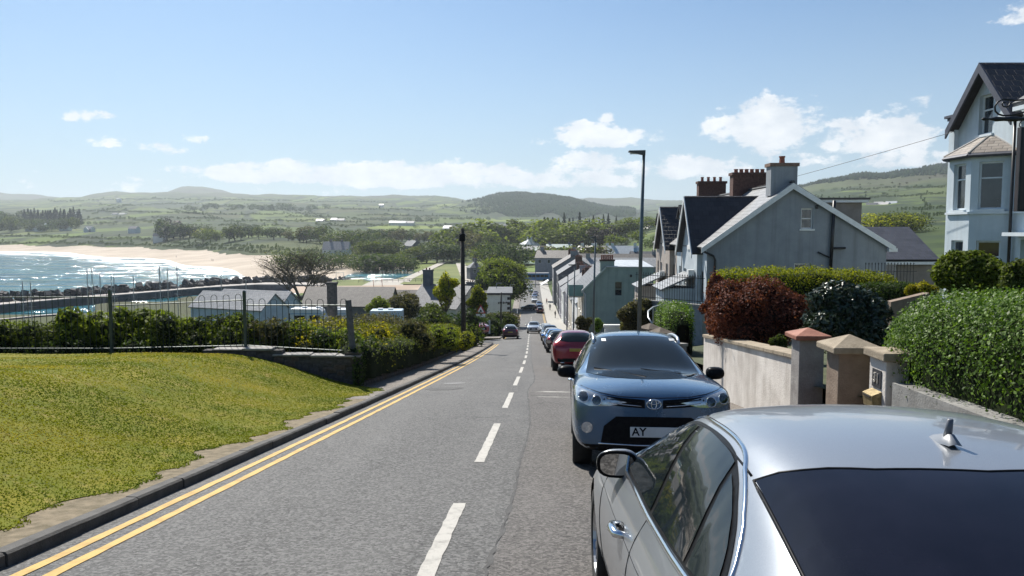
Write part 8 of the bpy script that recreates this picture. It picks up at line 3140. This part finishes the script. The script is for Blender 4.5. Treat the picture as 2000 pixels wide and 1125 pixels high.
# ------------------------------------------------------------------ the bare spreading tree by the harbour
def bare_tree():
 Y = 172
 b = at(588, 572, Y)
 root = empty('spreading_tree', (b.x, b.y, b.z - 1.5), 0, 'nearly bare spreading tree with dark branches by the harbour', 'tree')
 r = random.Random(12)
 H = at(588, 478, Y).z - b.z + 1.5
 out, tips = [], []
 stems = [(-0.5, 0.1), (-0.15, -0.3), (0.2, 0.25), (0.55, -0.1), (-1.1, -0.2), (1.2, 0.1), (-0.85, 0.5), (0.9, -0.4)]

 def go(p, d, ln, rad, lv):
  pts, q, dd = [p], p.copy(), d.copy()
  for i in range(4):
   dd = (dd + Vector((r.uniform(-.2, .2), r.uniform(-.2, .2), r.uniform(-.1, .16)))).normalized()
   q = q + dd * ln / 4
   pts.append(q.copy())
  out.append((pts, [rad * (1 - .5 * i / 4) for i in range(5)], lv))
  if lv == 3:
   tips.append(q)
   return
  for k in range((7, 5, 5)[lv]):
   f = r.uniform(0.35, 1.0)
   i = min(3, int(f * 4))
   s = pts[i].lerp(pts[i + 1], min(1, f * 4 - i))
   a = r.uniform(0, 6.28)
   nd = (dd * 0.75 + Vector((math.cos(a) * 0.95, math.sin(a) * 0.7, 0.02))).normalized()
   go(s, nd, ln * r.uniform(0.45, 0.68), rad * 0.50, lv + 1)

 for (ax, ay) in stems:
  go(Vector((ax * 0.4, ay * 0.4, 0)), Vector((ax, ay, 0.95)).normalized(), H * (0.66 if abs(ax) < 0.7 else 0.6), 0.2, 0)
 mt, mbr = MB(), MB()
 for pts, rad, lv in out:
  (mt if lv == 0 else mbr).tube(pts, rad, 5 if lv < 2 else 3, cap=False)
 mt.build('trunk', BARK, root)
 mbr.build('branches', BARK, root)
 rng = np.random.default_rng(3)
 T = np.array([list(t) for t in tips])
 P = np.repeat(T, 2, 0) + rng.normal(0, 0.4, (len(T) * 2, 3))
 V, Fc, rnd = leaves_np(P, rng.normal(0, 1, P.shape), np.full(len(P), 0.15), rng)
 link_mesh('crown', np_mesh('crown', V, Fc, G_BUD, rnd), root)

bare_tree()

# ================================================================== harbour, park, street furniture, small things
M_ROCK = mat('armour_rock', (0.045, 0.043, 0.045), (0.10, 0.096, 0.095), 0.9, nscale=0.8, bump=0.8, bscale=3)
M_QUAY = mat('quay_concrete', (0.32, 0.29, 0.26), (0.42, 0.385, 0.35), 0.85, nscale=0.4, bump=0.3)
M_QUAY_WALL = mat('wet_quay_wall', (0.035, 0.036, 0.042), (0.07, 0.07, 0.076), 0.7, nscale=0.6, bump=0.5)

def band(path, w, z0, z1):
 """prism that follows a path of (x, y); w to the far side"""
 mb = MB()
 n = len(path)
 vs = []
 for (x, y) in path:
  vs += [(x, y, z0), (x, y, z1), (x, y + w, z1), (x, y + w, z0)]
 fs = [(0, 1, 2, 3), ((n - 1) * 4 + 3, (n - 1) * 4 + 2, (n - 1) * 4 + 1, (n - 1) * 4)]
 for j in range(n - 1):
  b = j * 4
  fs += [(b, b + 4, b + 5, b + 1), (b + 1, b + 5, b + 6, b + 2), (b + 2, b + 6, b + 7, b + 3)]
 mb.add(vs, fs)
 return mb

def zpath(lst, z):
 out = []
 for (u, v) in lst:
  Y = (CH - z) * F / (v - 450)
  p = at(u, v, Y)
  out.append((p.x, p.y))
 return out

pth = zpath([(-220, 610), (0, 596), (130, 584), (260, 574), (400, 562), (500, 556), (580, 556), (660, 560)], 2.4)
bw = empty('breakwater', (0, 0, 0), 0, 'dark rock breakwater with a pale walkway across the harbour mouth', 'breakwater')
band(pth, 4.0, -3, 2.4).build('quay_wall', M_QUAY_WALL, bw)
band([(x, y + 0.5) for x, y in pth], 13.0, 2.402, 2.62).build('walkway', M_QUAY, bw)
rk = random.Random(8)
bm = bmesh.new()
for (a, b) in zip(pth, pth[1:]):
 L = math.hypot(b[0] - a[0], b[1] - a[1])
 n = int(L * 4.0)
 for i in range(n):
  k = rk.random()
  x, y = a[0] + (b[0] - a[0]) * k, a[1] + (b[1] - a[1]) * k + 14.0 + rk.uniform(0, 9)
  s = rk.uniform(0.9, 2.2)
  ret = bmesh.ops.create_cube(bm, size=s, matrix=Matrix.Translation((x, y, rk.uniform(1.0, 4.6))) @ Matrix.Rotation(rk.uniform(0, 3), 4, Vector((rk.random(), rk.random(), rk.random() + .1)).normalized()))
me = bpy.data.meshes.new('rocks')
bm.to_mesh(me)
bm.free()
me.materials.append(M_ROCK)
o = link_mesh('rock_armour', me, bw)
tag(o, kind='stuff')
pth2 = zpath([(-200, 640), (0, 625), (70, 618), (150, 612)], 1.2)
q = empty('inner_quay', (0, 0, 0), 0, 'low inner quay wall at the left edge of the harbour', 'quay')
band(pth2, 3.0, -3, 1.2).build('quay_wall', M_QUAY_WALL, q)
band(pth2, 3.2, 1.202, 1.38).build('walkway', M_QUAY, q)

def pose(pts_r, name):
 """small human figure grown as one skin round a posed skeleton"""
 me = bpy.data.meshes.new(name)
 vs, es, rs = pts_r
 me.from_pydata(vs, es, [])
 o = bpy.data.objects.new(name, me)
 COL.objects.link(o)
 s = o.modifiers.new('skin', 'SKIN')
 for i, r in enumerate(rs):
  me.skin_vertices[0].data[i].radius = (r, r)
 me.skin_vertices[0].data[0].use_root = True
 sb = o.modifiers.new('sub', 'SUBSURF')
 sb.levels = sb.render_levels = 1
 dg = bpy.context.evaluated_depsgraph_get()
 res = bpy.data.meshes.new_from_object(o.evaluated_get(dg))
 bpy.data.objects.remove(o)
 return res

SKEL = [((0, 0, 0.95), 0.13), ((0, 0, 1.2), 0.14), ((0, 0.02, 1.43), 0.09), ((0, 0.02, 1.53), 0.055), ((0, 0.035, 1.63), 0.095), ((0, 0.03, 1.72), 0.06),
  ((0.18, 0.01, 1.40), 0.06), ((0.24, 0.0, 1.14), 0.045), ((0.25, 0.08, 0.92), 0.035), ((0.25, 0.10, 0.84), 0.035),
  ((-0.18, 0.01, 1.40), 0.06), ((-0.24, -0.03, 1.14), 0.045), ((-0.25, 0.05, 0.92), 0.035), ((-0.25, 0.07, 0.84), 0.035),
  ((0.09, 0, 0.88), 0.095), ((0.11, 0.12, 0.48), 0.065), ((0.11, 0.14, 0.08), 0.045), ((0.11, 0.25, 0.04), 0.04),
  ((-0.09, 0, 0.88), 0.095), ((-0.11, -0.02, 0.48), 0.065), ((-0.11, -0.16, 0.09), 0.045), ((-0.11, -0.06, 0.04), 0.04)]
EDG = [(0, 1), (1, 2), (2, 3), (3, 4), (4, 5), (2, 6), (6, 7), (7, 8), (8, 9), (2, 10), (10, 11), (11, 12), (12, 13), (0, 14), (14, 15), (15, 16), (16, 17), (0, 18), (18, 19), (19, 20), (20, 21)]
base_person = pose(([p for p, r in SKEL], EDG, [r for p, r in SKEL]), 'person')
M_SKIN = mat('skin', (0.36, 0.22, 0.16), (0.46, 0.30, 0.22), 0.6)
M_HAIR = mat('hair', (0.03, 0.022, 0.016), (0.07, 0.05, 0.035), 0.7)
OUTFITS = [((0.02, 0.025, 0.05), (0.03, 0.03, 0.035)), ((0.30, 0.05, 0.05), (0.04, 0.05, 0.09)), ((0.05, 0.05, 0.055), (0.05, 0.05, 0.06)), ((0.10, 0.14, 0.25), (0.16, 0.13, 0.10)), ((0.4, 0.4, 0.4), (0.03, 0.035, 0.06))]
PEOPLE = []
for i, (top, leg) in enumerate(OUTFITS):
 me = base_person.copy()
 me.materials.clear()
 for m in (mat('trousers_%d' % i, leg, None, 0.85), mat('jacket_%d' % i, top, None, 0.85), M_SKIN, M_HAIR):
  me.materials.append(m)
 for p in me.polygons:
  z, y, x = p.center.z, p.center.y, abs(p.center.x)
  hand = x > 0.19 and z < 0.90
  p.material_index = 2 if hand else (0 if z < 0.92 and x < 0.2 else (1 if z < 1.5 else (3 if z > 1.68 or y < 0.0 else 2)))
 me.shade_smooth()
 PEOPLE.append(me)

def person(u, v, Y, i, label, rz_=0.0, group='people on the beach', z=None):
 p = at(u, v, Y)
 o = link_mesh('person', PEOPLE[i % 5], None, (p.x, p.y, p.z if z is None else z), (0, 0, rz_))
 tag(o, label, 'person', group)

spots = [(183, 501, 'person in dark clothes walking on the beach at the left of a pair'), (193, 499, 'person on the beach at the right of the left hand pair'), (296, 505, 'person walking a little apart on the middle of the beach'),
   (344, 500, 'lone person near the dunes on the middle of the beach'), (413, 506, 'left one of two people standing close together on the beach'), (416, 507, 'right one of two people standing close together on the beach'), (451, 525, 'person near the water at the right of the beach')]
for i, (u, v, lab) in enumerate(spots):
 Y = (CH - 2.5) * F / (v - 450)
 x = at(u, v, Y).x
 person(u, v, Y, i, lab, i * 1.3, z=max(0.05, land_z(x, Y)))
for i, (u, v, lab) in enumerate(((818, 533, 'person in a dark coat on the park path'), (826, 531, 'person beside the dark coated one on the park path'), (833, 535, 'person standing at the edge of the park lawn'),
         (846, 529, 'person on the park lawn beyond the path'), (797, 549, 'person at the near end of the park path'), (800, 550, 'companion at the near end of the park path'))):
 Y = (CH - 4.0) * F / (v - 450)
 x = at(u, v, Y).x
 person(u, v, Y, i + 2, lab, i * 2.1, 'people in the park', z=land_z(x, Y) + 0.2)
for i, (y, off, lab) in enumerate(((196, HALF_R + 1.6, 'person in dark clothes on the pale pavement at the foot of the street'), (214, HALF_R + 1.2, 'person farther along the pale pavement at the foot of the street'),
         (172, HALF_R + 2.2, 'person by the house fronts on the right pavement'))):
 o = link_mesh('person', PEOPLE[i], None, (rx(y) + off, y, rz(y) + 0.07), (0, 0, i * 2.0))
 tag(o, lab, 'person', 'people on the pavement')

# ------------------------------------------------------------------ park lawn, paths, playing field
def sheet(name, pts, z, m, dz=0.3, res=8):
 """flat ground sheet whose corners are photograph pixels on level ground at height z"""
 q = zpath(pts, z)
 mb = MB()
 mb.add([(x, y, z + dz) for x, y in q], [tuple(range(len(q)))[::-1]])
 o = mb.build(name, m)
 f = o.data.polygons[0]
 if f.normal.z < 0:
  o.data.flip_normals()
 tag(o, kind='structure')

M_PARK = mat('park_grass', (0.095, 0.125, 0.022), (0.16, 0.175, 0.04), 0.95, nscale=0.05, bump=0.2, bscale=2)
M_FIELD = mat('playing_field', (0.10, 0.155, 0.02), (0.16, 0.22, 0.035), 0.95, nscale=0.05)
M_PATH = mat('pale_path', (0.34, 0.31, 0.26), (0.44, 0.41, 0.35), 0.9, nscale=0.2)
M_SANDS = mat('harbour_sand', (0.34, 0.25, 0.18), (0.44, 0.34, 0.255), 0.95, nscale=0.1, bump=0.2)
sheet('park_lawn', [(780, 556), (800, 545), (868, 517), (925, 514), (912, 548), (905, 556)], 4.0, M_PARK)
sheet('path', [(788, 544), (858, 513), (872, 513), (806, 545), (800, 552), (786, 551)], 4.0, M_PATH, 0.36)
sheet('path', [(905, 556), (890, 514), (905, 514), (950, 556)], 4.0, M_PATH, 0.40)
sheet('park_lawn', [(640, 562), (650, 548), (705, 546), (730, 552), (718, 562)], 4.0, M_PARK, 0.25)
sheet('path', [(700, 562), (728, 548), (790, 546), (786, 562)], 4.0, M_PATH, 0.28)
sheet('path', [(560, 574), (575, 560), (900, 556), (905, 566)], 4.2, M_SANDS, 0.22)
sheet('playing_field', [(1022, 533), (1028, 521), (1075, 519), (1078, 532)], 4.6, M_FIELD, 0.5)
sheet('playing_field', [(1018, 517), (1030, 505), (1075, 513), (1076, 518)], 4.9, mat('court_surface', (0.11, 0.17, 0.11), (0.15, 0.21, 0.14), 0.9, nscale=0.1), 0.6)
sheet('car_park', [(1012, 499), (1030, 491), (1068, 496), (1072, 506)], 6.0, mat('gravel_yard', (0.30, 0.27, 0.22), (0.38, 0.35, 0.30), 0.9, nscale=0.1), 1.2)
# low harbour railing by the park
root = empty('harbour_fence', (0, 0, 0), 0, 'low dark fence between the harbour sand and the park', 'fence')
q = zpath([(700, 552), (800, 550), (905, 551)], 4.2)
mb = MB()
mb.tube([(x, y, 5.5) for x, y in q], 0.07, 4)
mb.tube([(x, y, 4.9) for x, y in q], 0.05, 4)
mb.build('rail', M_IRON_BLK, root)
me = MB().box(-0.06, 0.06, -0.06, 0.06, -0.2, 1.2).mesh('post', M_IRON_BLK)
for (a, b) in zip(q, q[1:]):
 for i in range(9):
  link_mesh('post', me, root, (a[0] + (b[0] - a[0]) * i / 9, a[1] + (b[1] - a[1]) * i / 9, 4.3))
# swing frame in the play area
for (u, v, lab) in ((664, 548, 'white swing frame in the play area'), (738, 560, 'slim play frame beside the harbour sand')):
 Y = (CH - 4.2) * F / (v - 450)
 p = at(u, v, Y)
 r = empty('swing_frame', (p.x, p.y, 4.3), 0.2, lab, 'play equipment')
 m = M_WHITE if u < 700 else M_POT
 for s in (-1, 1):
  mb = MB()
  mb.tube([(s * 1.6, -0.9, 0), (s * 1.5, 0, 3.4), (s * 1.6, 0.9, 0)], 0.09, 5)
  mb.build('leg', m, r)
 mb = MB()
 mb.tube([(-1.6, 0, 3.4), (1.6, 0, 3.4)], 0.09, 5)
 mb.build('beam', m, r)

# ------------------------------------------------------------------ moored yachts
M_HULL = mat('boat_hull', (0.55, 0.56, 0.57), (0.66, 0.67, 0.68), 0.4)
M_MAST = mat('boat_mast', (0.30, 0.31, 0.33), (0.42, 0.43, 0.45), 0.35, 0.6)
hb = MB()
sec = []
for (y, w, h) in ((-3.4, 0.95, 0.95), (-1.5, 1.2, 0.9), (0.8, 1.15, 0.95), (2.6, 0.6, 1.08), (3.6, 0.03, 1.2)):
 sec.append([(-w, y, h), (-w * 0.75, y, 0.1), (0, y, -0.4), (w * 0.75, y, 0.1), (w, y, h)])
vs = [p for s in sec for p in s]
hb.add(vs, [(i * 5 + k, i * 5 + k + 1, (i + 1) * 5 + k + 1, (i + 1) * 5 + k) for i in range(4) for k in range(4)] + [(0, 1, 2, 3, 4)] + [(i * 5 + 4, i * 5, (i + 1) * 5, (i + 1) * 5 + 4) for i in range(4)])
HULL = hb.mesh('hull', M_HULL)
cb = MB().pyramid((0, 0.0), 1.3, 2.8, 0.9, 1.45, 0.75)
CABIN = cb.mesh('cabin', M_HULL)
masts = [(40, 550, 165), (58, 552, 160), (165, 526, 195), (178, 526, 200), (193, 534, 190), (213, 537, 205), (222, 538, 185), (257, 540, 200), (308, 520, 180), (327, 525, 205), (341, 520, 170), (430, 534, 175), (480, 545, 165)]
for i, (u, v, Y) in enumerate(masts):
 p = at(u, v, Y)
 r = empty('yacht', (p.x, Y, 0.9), 0.5 * math.sin(i * 2.3), ['first', 'second', 'third', 'fourth', 'fifth', 'sixth', 'seventh', 'eighth', 'ninth', 'tenth', 'eleventh', 'twelfth', 'thirteenth'][i] + ' yacht mast from the left above the harbour wall', 'yacht', 'yachts moored in the harbour')
 link_mesh('hull', HULL, r)
 link_mesh('cabin', CABIN, r)
 h = p.z - 0.9
 mb = MB()
 mb.tube([(0, 0.6, 0.9), (0, 0.6, h)], [0.12, 0.08], 5)
 mb.build('mast', M_MAST, r)
 mb = MB()
 mb.tube([(0, 0.5, 2.2), (0, -2.6, 2.1)], 0.07, 5)
 mb.tube([(-0.9, 0.6, h * 0.62), (0.9, 0.6, h * 0.62)], 0.03, 4)
 mb.build('boom', M_MAST, r)
 mb = MB()
 for q in ((0, 3.4, 1.2), (0, -3.2, 1.0), (1.1, 0.6, 0.9), (-1.1, 0.6, 0.9)):
  mb.tube([(0, 0.6, h), q], 0.016, 3, cap=False)
 mb.build('rigging', M_MAST, r)

# ------------------------------------------------------------------ motor homes and van behind the hedge
def motorhome(u0, u1, v_top, Y, H, label, cab=True, m=None):
 a, b = at(u0, v_top, Y), at(u1, v_top, Y)
 L = b.x - a.x
 r = empty('motorhome', (a.x, Y, a.z - H), 0.06, label, 'motorhome', 'motor homes parked behind the hedge')
 m = m or mat('motorhome_white', (0.55, 0.58, 0.60), (0.66, 0.69, 0.71), 0.35)
 mb = MB()
 if cab:
  mb.prism([(0, 0.4), (L, 0.4), (L, 1.2), (L - 0.9, 1.55), (L - 1.25, H - 0.35), (L - 1.5, H - 0.05), (0.1, H), (0, H - 0.1)], 2.2, 'y', 0)
 else:
  mb.prism([(0, 0.4), (L, 0.4), (L, H - 0.06), (L - 0.06, H), (0.06, H), (0, H - 0.06)], 2.2, 'y', 0)
 mb.build('body', m, r, bevel=0.05)
 for (x0, x1) in ((0.5, 1.6), (2.1, 3.2)):
  if x1 < L - 0.6:
   MB().box(x0, x1, -0.03, 0.001, H - 1.3, H - 0.75).build('side_window', M_CARGLASS, r)
 MB().box(0.05, L - 0.3 if not cab else L - 1.3, -0.02, 0.001, H - 0.62, H - 0.5).build('stripe', M_SKYBLUE, r)
 for x in (L * 0.3, L * 0.62):
  MB().box(x - 0.25, x + 0.25, 0.8, 1.3, H + 0.002, H + 0.16).build('roof_vent', M_WHITE, r)
 for x in (L * 0.22, L * 0.78):
  mb = MB()
  vs = [(x + 0.34 * math.cos(2 * math.pi * j / 14), yy, 0.34 + 0.34 * math.sin(2 * math.pi * j / 14)) for yy in (-0.02, 0.2) for j in range(14)]
  mb.add(vs, [tuple(range(14))[::-1], tuple(range(14, 28))] + [(j, (j + 1) % 14, 14 + (j + 1) % 14, 14 + j) for j in range(14)])
  mb.build('wheel', M_RUBBER, r)

motorhome(566, 650, 603, 84, 3.0, 'long white motor home behind the last railing panel')
motorhome(640, 700, 604, 92, 2.9, 'white motor home nose showing right of the leaning post')
motorhome(722, 785, 607, 80, 2.9, 'pale blue white box van behind the yellow broom', False, mat('pale_blue_panel', (0.40, 0.52, 0.60), (0.48, 0.60, 0.68), 0.4))

# ------------------------------------------------------------------ telegraph poles, lamp posts, wires
M_POLE = mat('creosoted_pole', (0.028, 0.024, 0.020), (0.06, 0.052, 0.044), 0.9, nscale=6, bump=0.7, bscale=20)
M_LAMPPOST = mat('grey_green_steel', (0.10, 0.125, 0.13), (0.14, 0.165, 0.17), 0.45, 0.5)
b, t = at(906, 686, 51), at(903, 446, 51)
pole = empty('telegraph_pole', (b.x, b.y, b.z - 0.2), 0, 'dark wooden telegraph pole beside the left pavement', 'pole')
H = t.z - b.z + 0.2
mb = MB()
mb.tube([(0, 0, 0), (-0.04, 0, H * 0.5), (t.x - b.x, 0, H)], [0.17, 0.15, 0.12], 8)
mb.build('pole', M_POLE, pole, smooth=True)
mb = MB()
mb.box(t.x - b.x - 0.19, t.x - b.x + 0.19, -0.2, 0.2, H - 0.85, H - 0.35)
mb.build('junction_box', M_BLACK, pole, bevel=0.03)
for k in range(8):
 z = 2.4 + k * 0.5
 mb = MB()
 s = 1 if k % 2 else -1
 mb.tube([(0, 0, z), (s * 0.27, 0, z + 0.02)], 0.015, 4)
 mb.build('step_iron', M_IRON_BLK, pole)
PT = Vector((t.x, t.y, t.z))

def lamp_post(u, Y, vt, label, arm=-0.75, off=None, r=0.055, m=None, head=True, group='street lamps'):
 x = rx(Y) + off if off is not None else at(u, 500, Y).x
 zb = rz(Y) + 0.05
 H = at(u, vt, Y).z - zb
 root = empty('lamp_post', (x, Y, zb), 0, label, 'lamp post', group)
 m = m or M_LAMPPOST
 mb = MB()
 mb.tube([(0, 0, -0.2), (0, 0, 1.2)], r * 1.6, 8)
 mb.tube([(0, 0, 1.2), (0.02, 0, H * 0.6), (0.07, 0, H)], [r * 1.15, r, r * 0.75], 8)
 mb.build('column', m, root, smooth=True)
 if head:
  mb = MB()
  s = 1 if arm > 0 else -1
  L = abs(arm)
  mb.add([(0.1, -0.07, H - 0.10), (0.1, 0.07, H - 0.10), (0.1 + s * L, 0.10, H - 0.015), (0.1 + s * L, -0.10, H - 0.015),
    (0.1, -0.08, H + 0.03), (0.1, 0.08, H + 0.03), (0.1 + s * L, 0.10, H + 0.02), (0.1 + s * L, -0.10, H + 0.02)],
    [(0, 1, 2, 3), (4, 7, 6, 5), (0, 4, 5, 1), (1, 5, 6, 2), (2, 6, 7, 3), (3, 7, 4, 0)])
  h = mb.build('lamp_head', mat('lamp_head_grey', (0.06, 0.065, 0.07), (0.09, 0.095, 0.10), 0.45), root)
  MB().box(0.1 + s * L * 0.3, 0.1 + s * L * 0.92, -0.06, 0.06, H - 0.066, H - 0.02).build('lens', mat('lamp_lens', (0.5, 0.52, 0.5), None, 0.2), h) if s > 0 else MB().box(0.1 + s * L * 0.92, 0.1 + s * L * 0.3, -0.06, 0.06, H - 0.066, H - 0.02).build('lens', mat('lamp_lens', (0.5, 0.52, 0.5), None, 0.2), h)
 return root

lamp_post(1250, 20.5, 296, 'tall grey street lamp behind the blue car', -0.43, off=None, r=0.05)
lamp_post(1160, 38.0, 463, 'second street lamp downhill from the tall one', -0.30, r=0.05)
lamp_post(1121, 56.0, 517, 'third street lamp down the right pavement', -0.5, r=0.05)
lamp_post(1108, 69.0, 538, 'fourth street lamp down the right pavement', -0.6, r=0.05)
lamp_post(969, 138, 553, 'left one of two street lamps before the big round tree', 0.9, r=0.07)
lamp_post(996, 150, 556, 'right one of two street lamps before the big round tree', 0.9, r=0.07)
lamp_post(978, 100, 571, 'brown wooden post in the bank beside the lower pavement', head=False, r=0.10, m=M_POLE)
lamp_post(1046, 285, 513, 'far street lamp in front of the playing field', -1.0, r=0.09)

def wire(p, q, sag, label, r=0.006, n=14):
 pts = []
 for i in range(n + 1):
  k = i / n
  z = p.z + (q.z - p.z) * k - sag * 4 * k * (1 - k)
  pts.append((p.x + (q.x - p.x) * k - p.x, p.y + (q.y - p.y) * k - p.y, z - p.z))
 mb = MB()
 mb.tube(pts, r, 4)
 o = mb.build('overhead_wire', M_IRON_BLK)
 o.location = p
 tag(o, label, 'wire', 'overhead wires')

wire(at(1860, 258, 26.8), at(1180, 425, 95), 0.5, 'thin wire crossing the sky from the pale blue house', 0.010)
wire(at(1570, 374, 37.6), at(1180, 440, 85), 0.35, 'pale service wire running from the grey gable', 0.012)
wire(PT - Vector((0, 0, 0.3)), at(800, 505, 30), 0.2, 'wire dipping left from the telegraph pole', 0.008)
wire(PT - Vector((0, 0, 0.4)), at(1120, 585, 160), 0.8, 'wire dropping right from the telegraph pole to the street', 0.012)

# ------------------------------------------------------------------ triangular warning sign, marker posts, guard rail
p = at(939, 652, 70)
r = empty('road_sign', (p.x, p.y, p.z - 0.3), 0.1, 'triangular warning sign with a plate beside the side turning', 'road sign')
h0 = at(0, 612, 70).z - p.z + 0.3
MB().box(-0.04, 0.04, 0.0, 0.08, 0, h0 + 0.1).build('post', M_LAMPPOST, r)
for (s, y, m, nm) in ((0.46, -0.01, mat('sign_red', (0.45, 0.02, 0.02), (0.52, 0.03, 0.03), 0.4), 'sign_border'), (0.32, -0.016, M_WHITE, 'sign_face')):
 mb = MB()
 mb.prism([(-s, h0 + 0.27 - s * 0.577), (s, h0 + 0.27 - s * 0.577), (0, h0 + 0.27 + s * 1.155)], 0.006, 'y', y)
 mb.build(nm, m, r)
mb = MB()
mb.prism([(-0.10, h0 + 0.14), (0.12, h0 + 0.14), (0.06, h0 + 0.30), (-0.02, h0 + 0.34), (-0.08, h0 + 0.24)], 0.004, 'y', -0.021)
mb.build('sign_symbol', M_BLACK, r)
MB().box(-0.42, 0.42, -0.012, -0.003, h0 - 0.36, h0 - 0.06).build('sign_plate', M_WHITE, r)
for (u, v, Y, hh, lab) in ((952, 648, 82, 1.3, 'white marker post left of the shrubs by the pavement'), (956, 648, 83, 1.5, 'grey marker post beside the white one'), (971, 643, 96, 1.1, 'small pale marker post near the brown pole')):
 p = at(u, v, Y)
 r = empty('marker_post', p, 0, lab, 'post')
 mb = MB()
 mb.box(-0.09, 0.09, -0.05, 0.05, -0.2, hh * 0.8)
 mb.pyramid((0, 0), 0.18, 0.1, hh * 0.8, hh * 0.86, 0.5)
 mb.build('post', M_WHITE if 'white' in lab[:6] else M_LEAD, r)
p = at(1008, 605, 185)
r = empty('guard_rail', (rx(185) - HALF_L - 0.3, 176, rz(180)), 0, 'pale pedestrian guard rail at the foot of the hill', 'railing')
for k in range(9):
 MB().box(-0.03, 0.03, k * 1.5, k * 1.5 + 0.06, 0, 1.1).build('post', M_LEAD, r)
for z in (0.55, 1.06):
 MB().box(-0.025, 0.025, 0, 12.06, z, z + 0.06).build('rail', M_LEAD, r)

# cars standing in the yard by the school
for i, (u, v, col, nmc) in enumerate(((1034, 497, P_BLACKP, 'black'), (1044, 499, P_WHITEP, 'white'), (1052, 501, P_NAVY, 'navy'), (1060, 503, P_SILV2, 'silver'))):
 Y = (CH - 7.3) * F / (v - 450)
 pp = at(u, v, Y)
 c = make_car('hatchback_car', '%s car standing in the gravel yard above the playing field' % nmc, hatch, col, 'cars in the gravel yard')
 c.location = (pp.x, pp.y, 7.22)
 c.rotation_euler = (0, 0, 1.2 + 0.2 * i)

# ------------------------------------------------------------------ wrought iron bracket with a hanging sign
Y = 9.4
b = at(2085, 240, Y)
zb = garden_z(b.x, Y) - 0.1
root = empty('hanging_sign', (b.x, Y, zb), 0, 'black scrolled iron bracket with a dark hanging sign board at the right edge', 'sign')
def lp(u, v):
 q = at(u, v, Y)
 return Vector((q.x - b.x, 0, q.z - zb))
mb = MB()
mb.tube([(0, 0, 0), (0, 0, lp(2085, 150).z)], [0.06, 0.05], 8)
mb.build('post', M_IRON_BLK, root, smooth=True)
arm = MB()
pts, rad = [], []
for (u, rr) in ((1917, 0.004), (1921, 0.020), (1926, 0.020), (1929, 0.010), (1935, 0.014), (1945, 0.030), (1955, 0.026), (1962, 0.024), (1975, 0.031), (1986, 0.028), (1992, 0.020), (2040, 0.020), (2085, 0.02)):
 pts.append(lp(u, 232.5))
 rad.append(rr)
arm.tube(pts, rad, 8)
arm.build('arm', M_IRON_BLK, root, smooth=True)
sc = MB()
P = []
for i in range(30):
 t = i / 29
 a = math.pi * 0.15 + t * math.pi * 2.35
 rr = (0.118 - 0.083 * t) if t > 0.35 else 0.118 - 0.083 * 0.35 * (t / 0.35)
 P.append(lp(1966, 210) + Vector((-0.02, 0, 0)))
# scroll: sweeps from the right, loops back on the arm
P = [lp(u, v) for (u, v) in ((2085, 172), (2040, 186), (2005, 194), (1985, 196), (1972, 195), (1958, 194), (1949, 199), (1943, 208), (1944, 217), (1950, 223), (1960, 226), (1975, 225), (1990, 222), (2020, 213), (2050, 205))]
sc.tube(P, 0.011, 6)
sc.build('scroll', M_IRON_BLK, root, smooth=True)
sc = MB()
P = [lp(u, v) for (u, v) in ((1974, 200), (1971, 206), (1966, 209), (1960, 208), (1957, 204), (1959, 200), (1963, 200))]
sc.tube(P, 0.009, 6)
sc.build('scroll', M_IRON_BLK, root, smooth=True)
bz1, bz0 = lp(2000, 249).z, lp(2000, 413).z
x0, x1 = lp(1988, 300).x, lp(2075, 300).x
brd = MB().box(x0, x1, -0.03, 0.03, bz0, bz1).build('sign_board', mat('dark_brown_board', (0.020, 0.012, 0.011), (0.036, 0.022, 0.02), 0.4, nscale=6, bump=0.2), root)
mb = MB()
for (a0, a1, c0, c1) in ((x0, x0 + 0.025, bz0, bz1), (x1 - 0.025, x1, bz0, bz1), (x0 + 0.025, x1 - 0.025, bz0, bz0 + 0.025), (x0 + 0.025, x1 - 0.025, bz1 - 0.025, bz1)):
 mb.box(a0, a1, -0.042, -0.031, c0, c1)
mb.build('board_frame', M_IRON_BLK, brd)
mb = MB()
mb.tube([lp(1996, 236), lp(1992, 240), lp(1991, 246), lp(1996, 250)], 0.007, 5)
mb.build('hook', M_IRON_BLK, root)

# ------------------------------------------------------------------ sea haze over the whole view
def build_haze():
 m = bpy.data.materials.new('sea_haze')
 m.use_nodes = True
 w = NT(m.node_tree)
 w.n.remove(w.n['Principled BSDF'])
 pv = w.add('ShaderNodeVolumePrincipled')
 pv.inputs['Color'].default_value = (0.80, 0.88, 0.95, 1)
 pv.inputs['Density'].default_value = 0.00011
 pv.inputs['Anisotropy'].default_value = 0.3
 pv.inputs['Density Attribute'].default_value = ''
 pv.inputs['Temperature Attribute'].default_value = ''
 m.cycles.homogeneous_volume = True
 w.link(pv.outputs[0], w.n['Material Output'].inputs['Volume'])
 mb = MB()
 mb.box(-10500, 10500, -200, 7600, -8, 390)
 o = mb.build('haze', m)
 tag(o, 'pale sea haze hanging over the valley and hills', 'haze', kind='stuff')

build_haze()
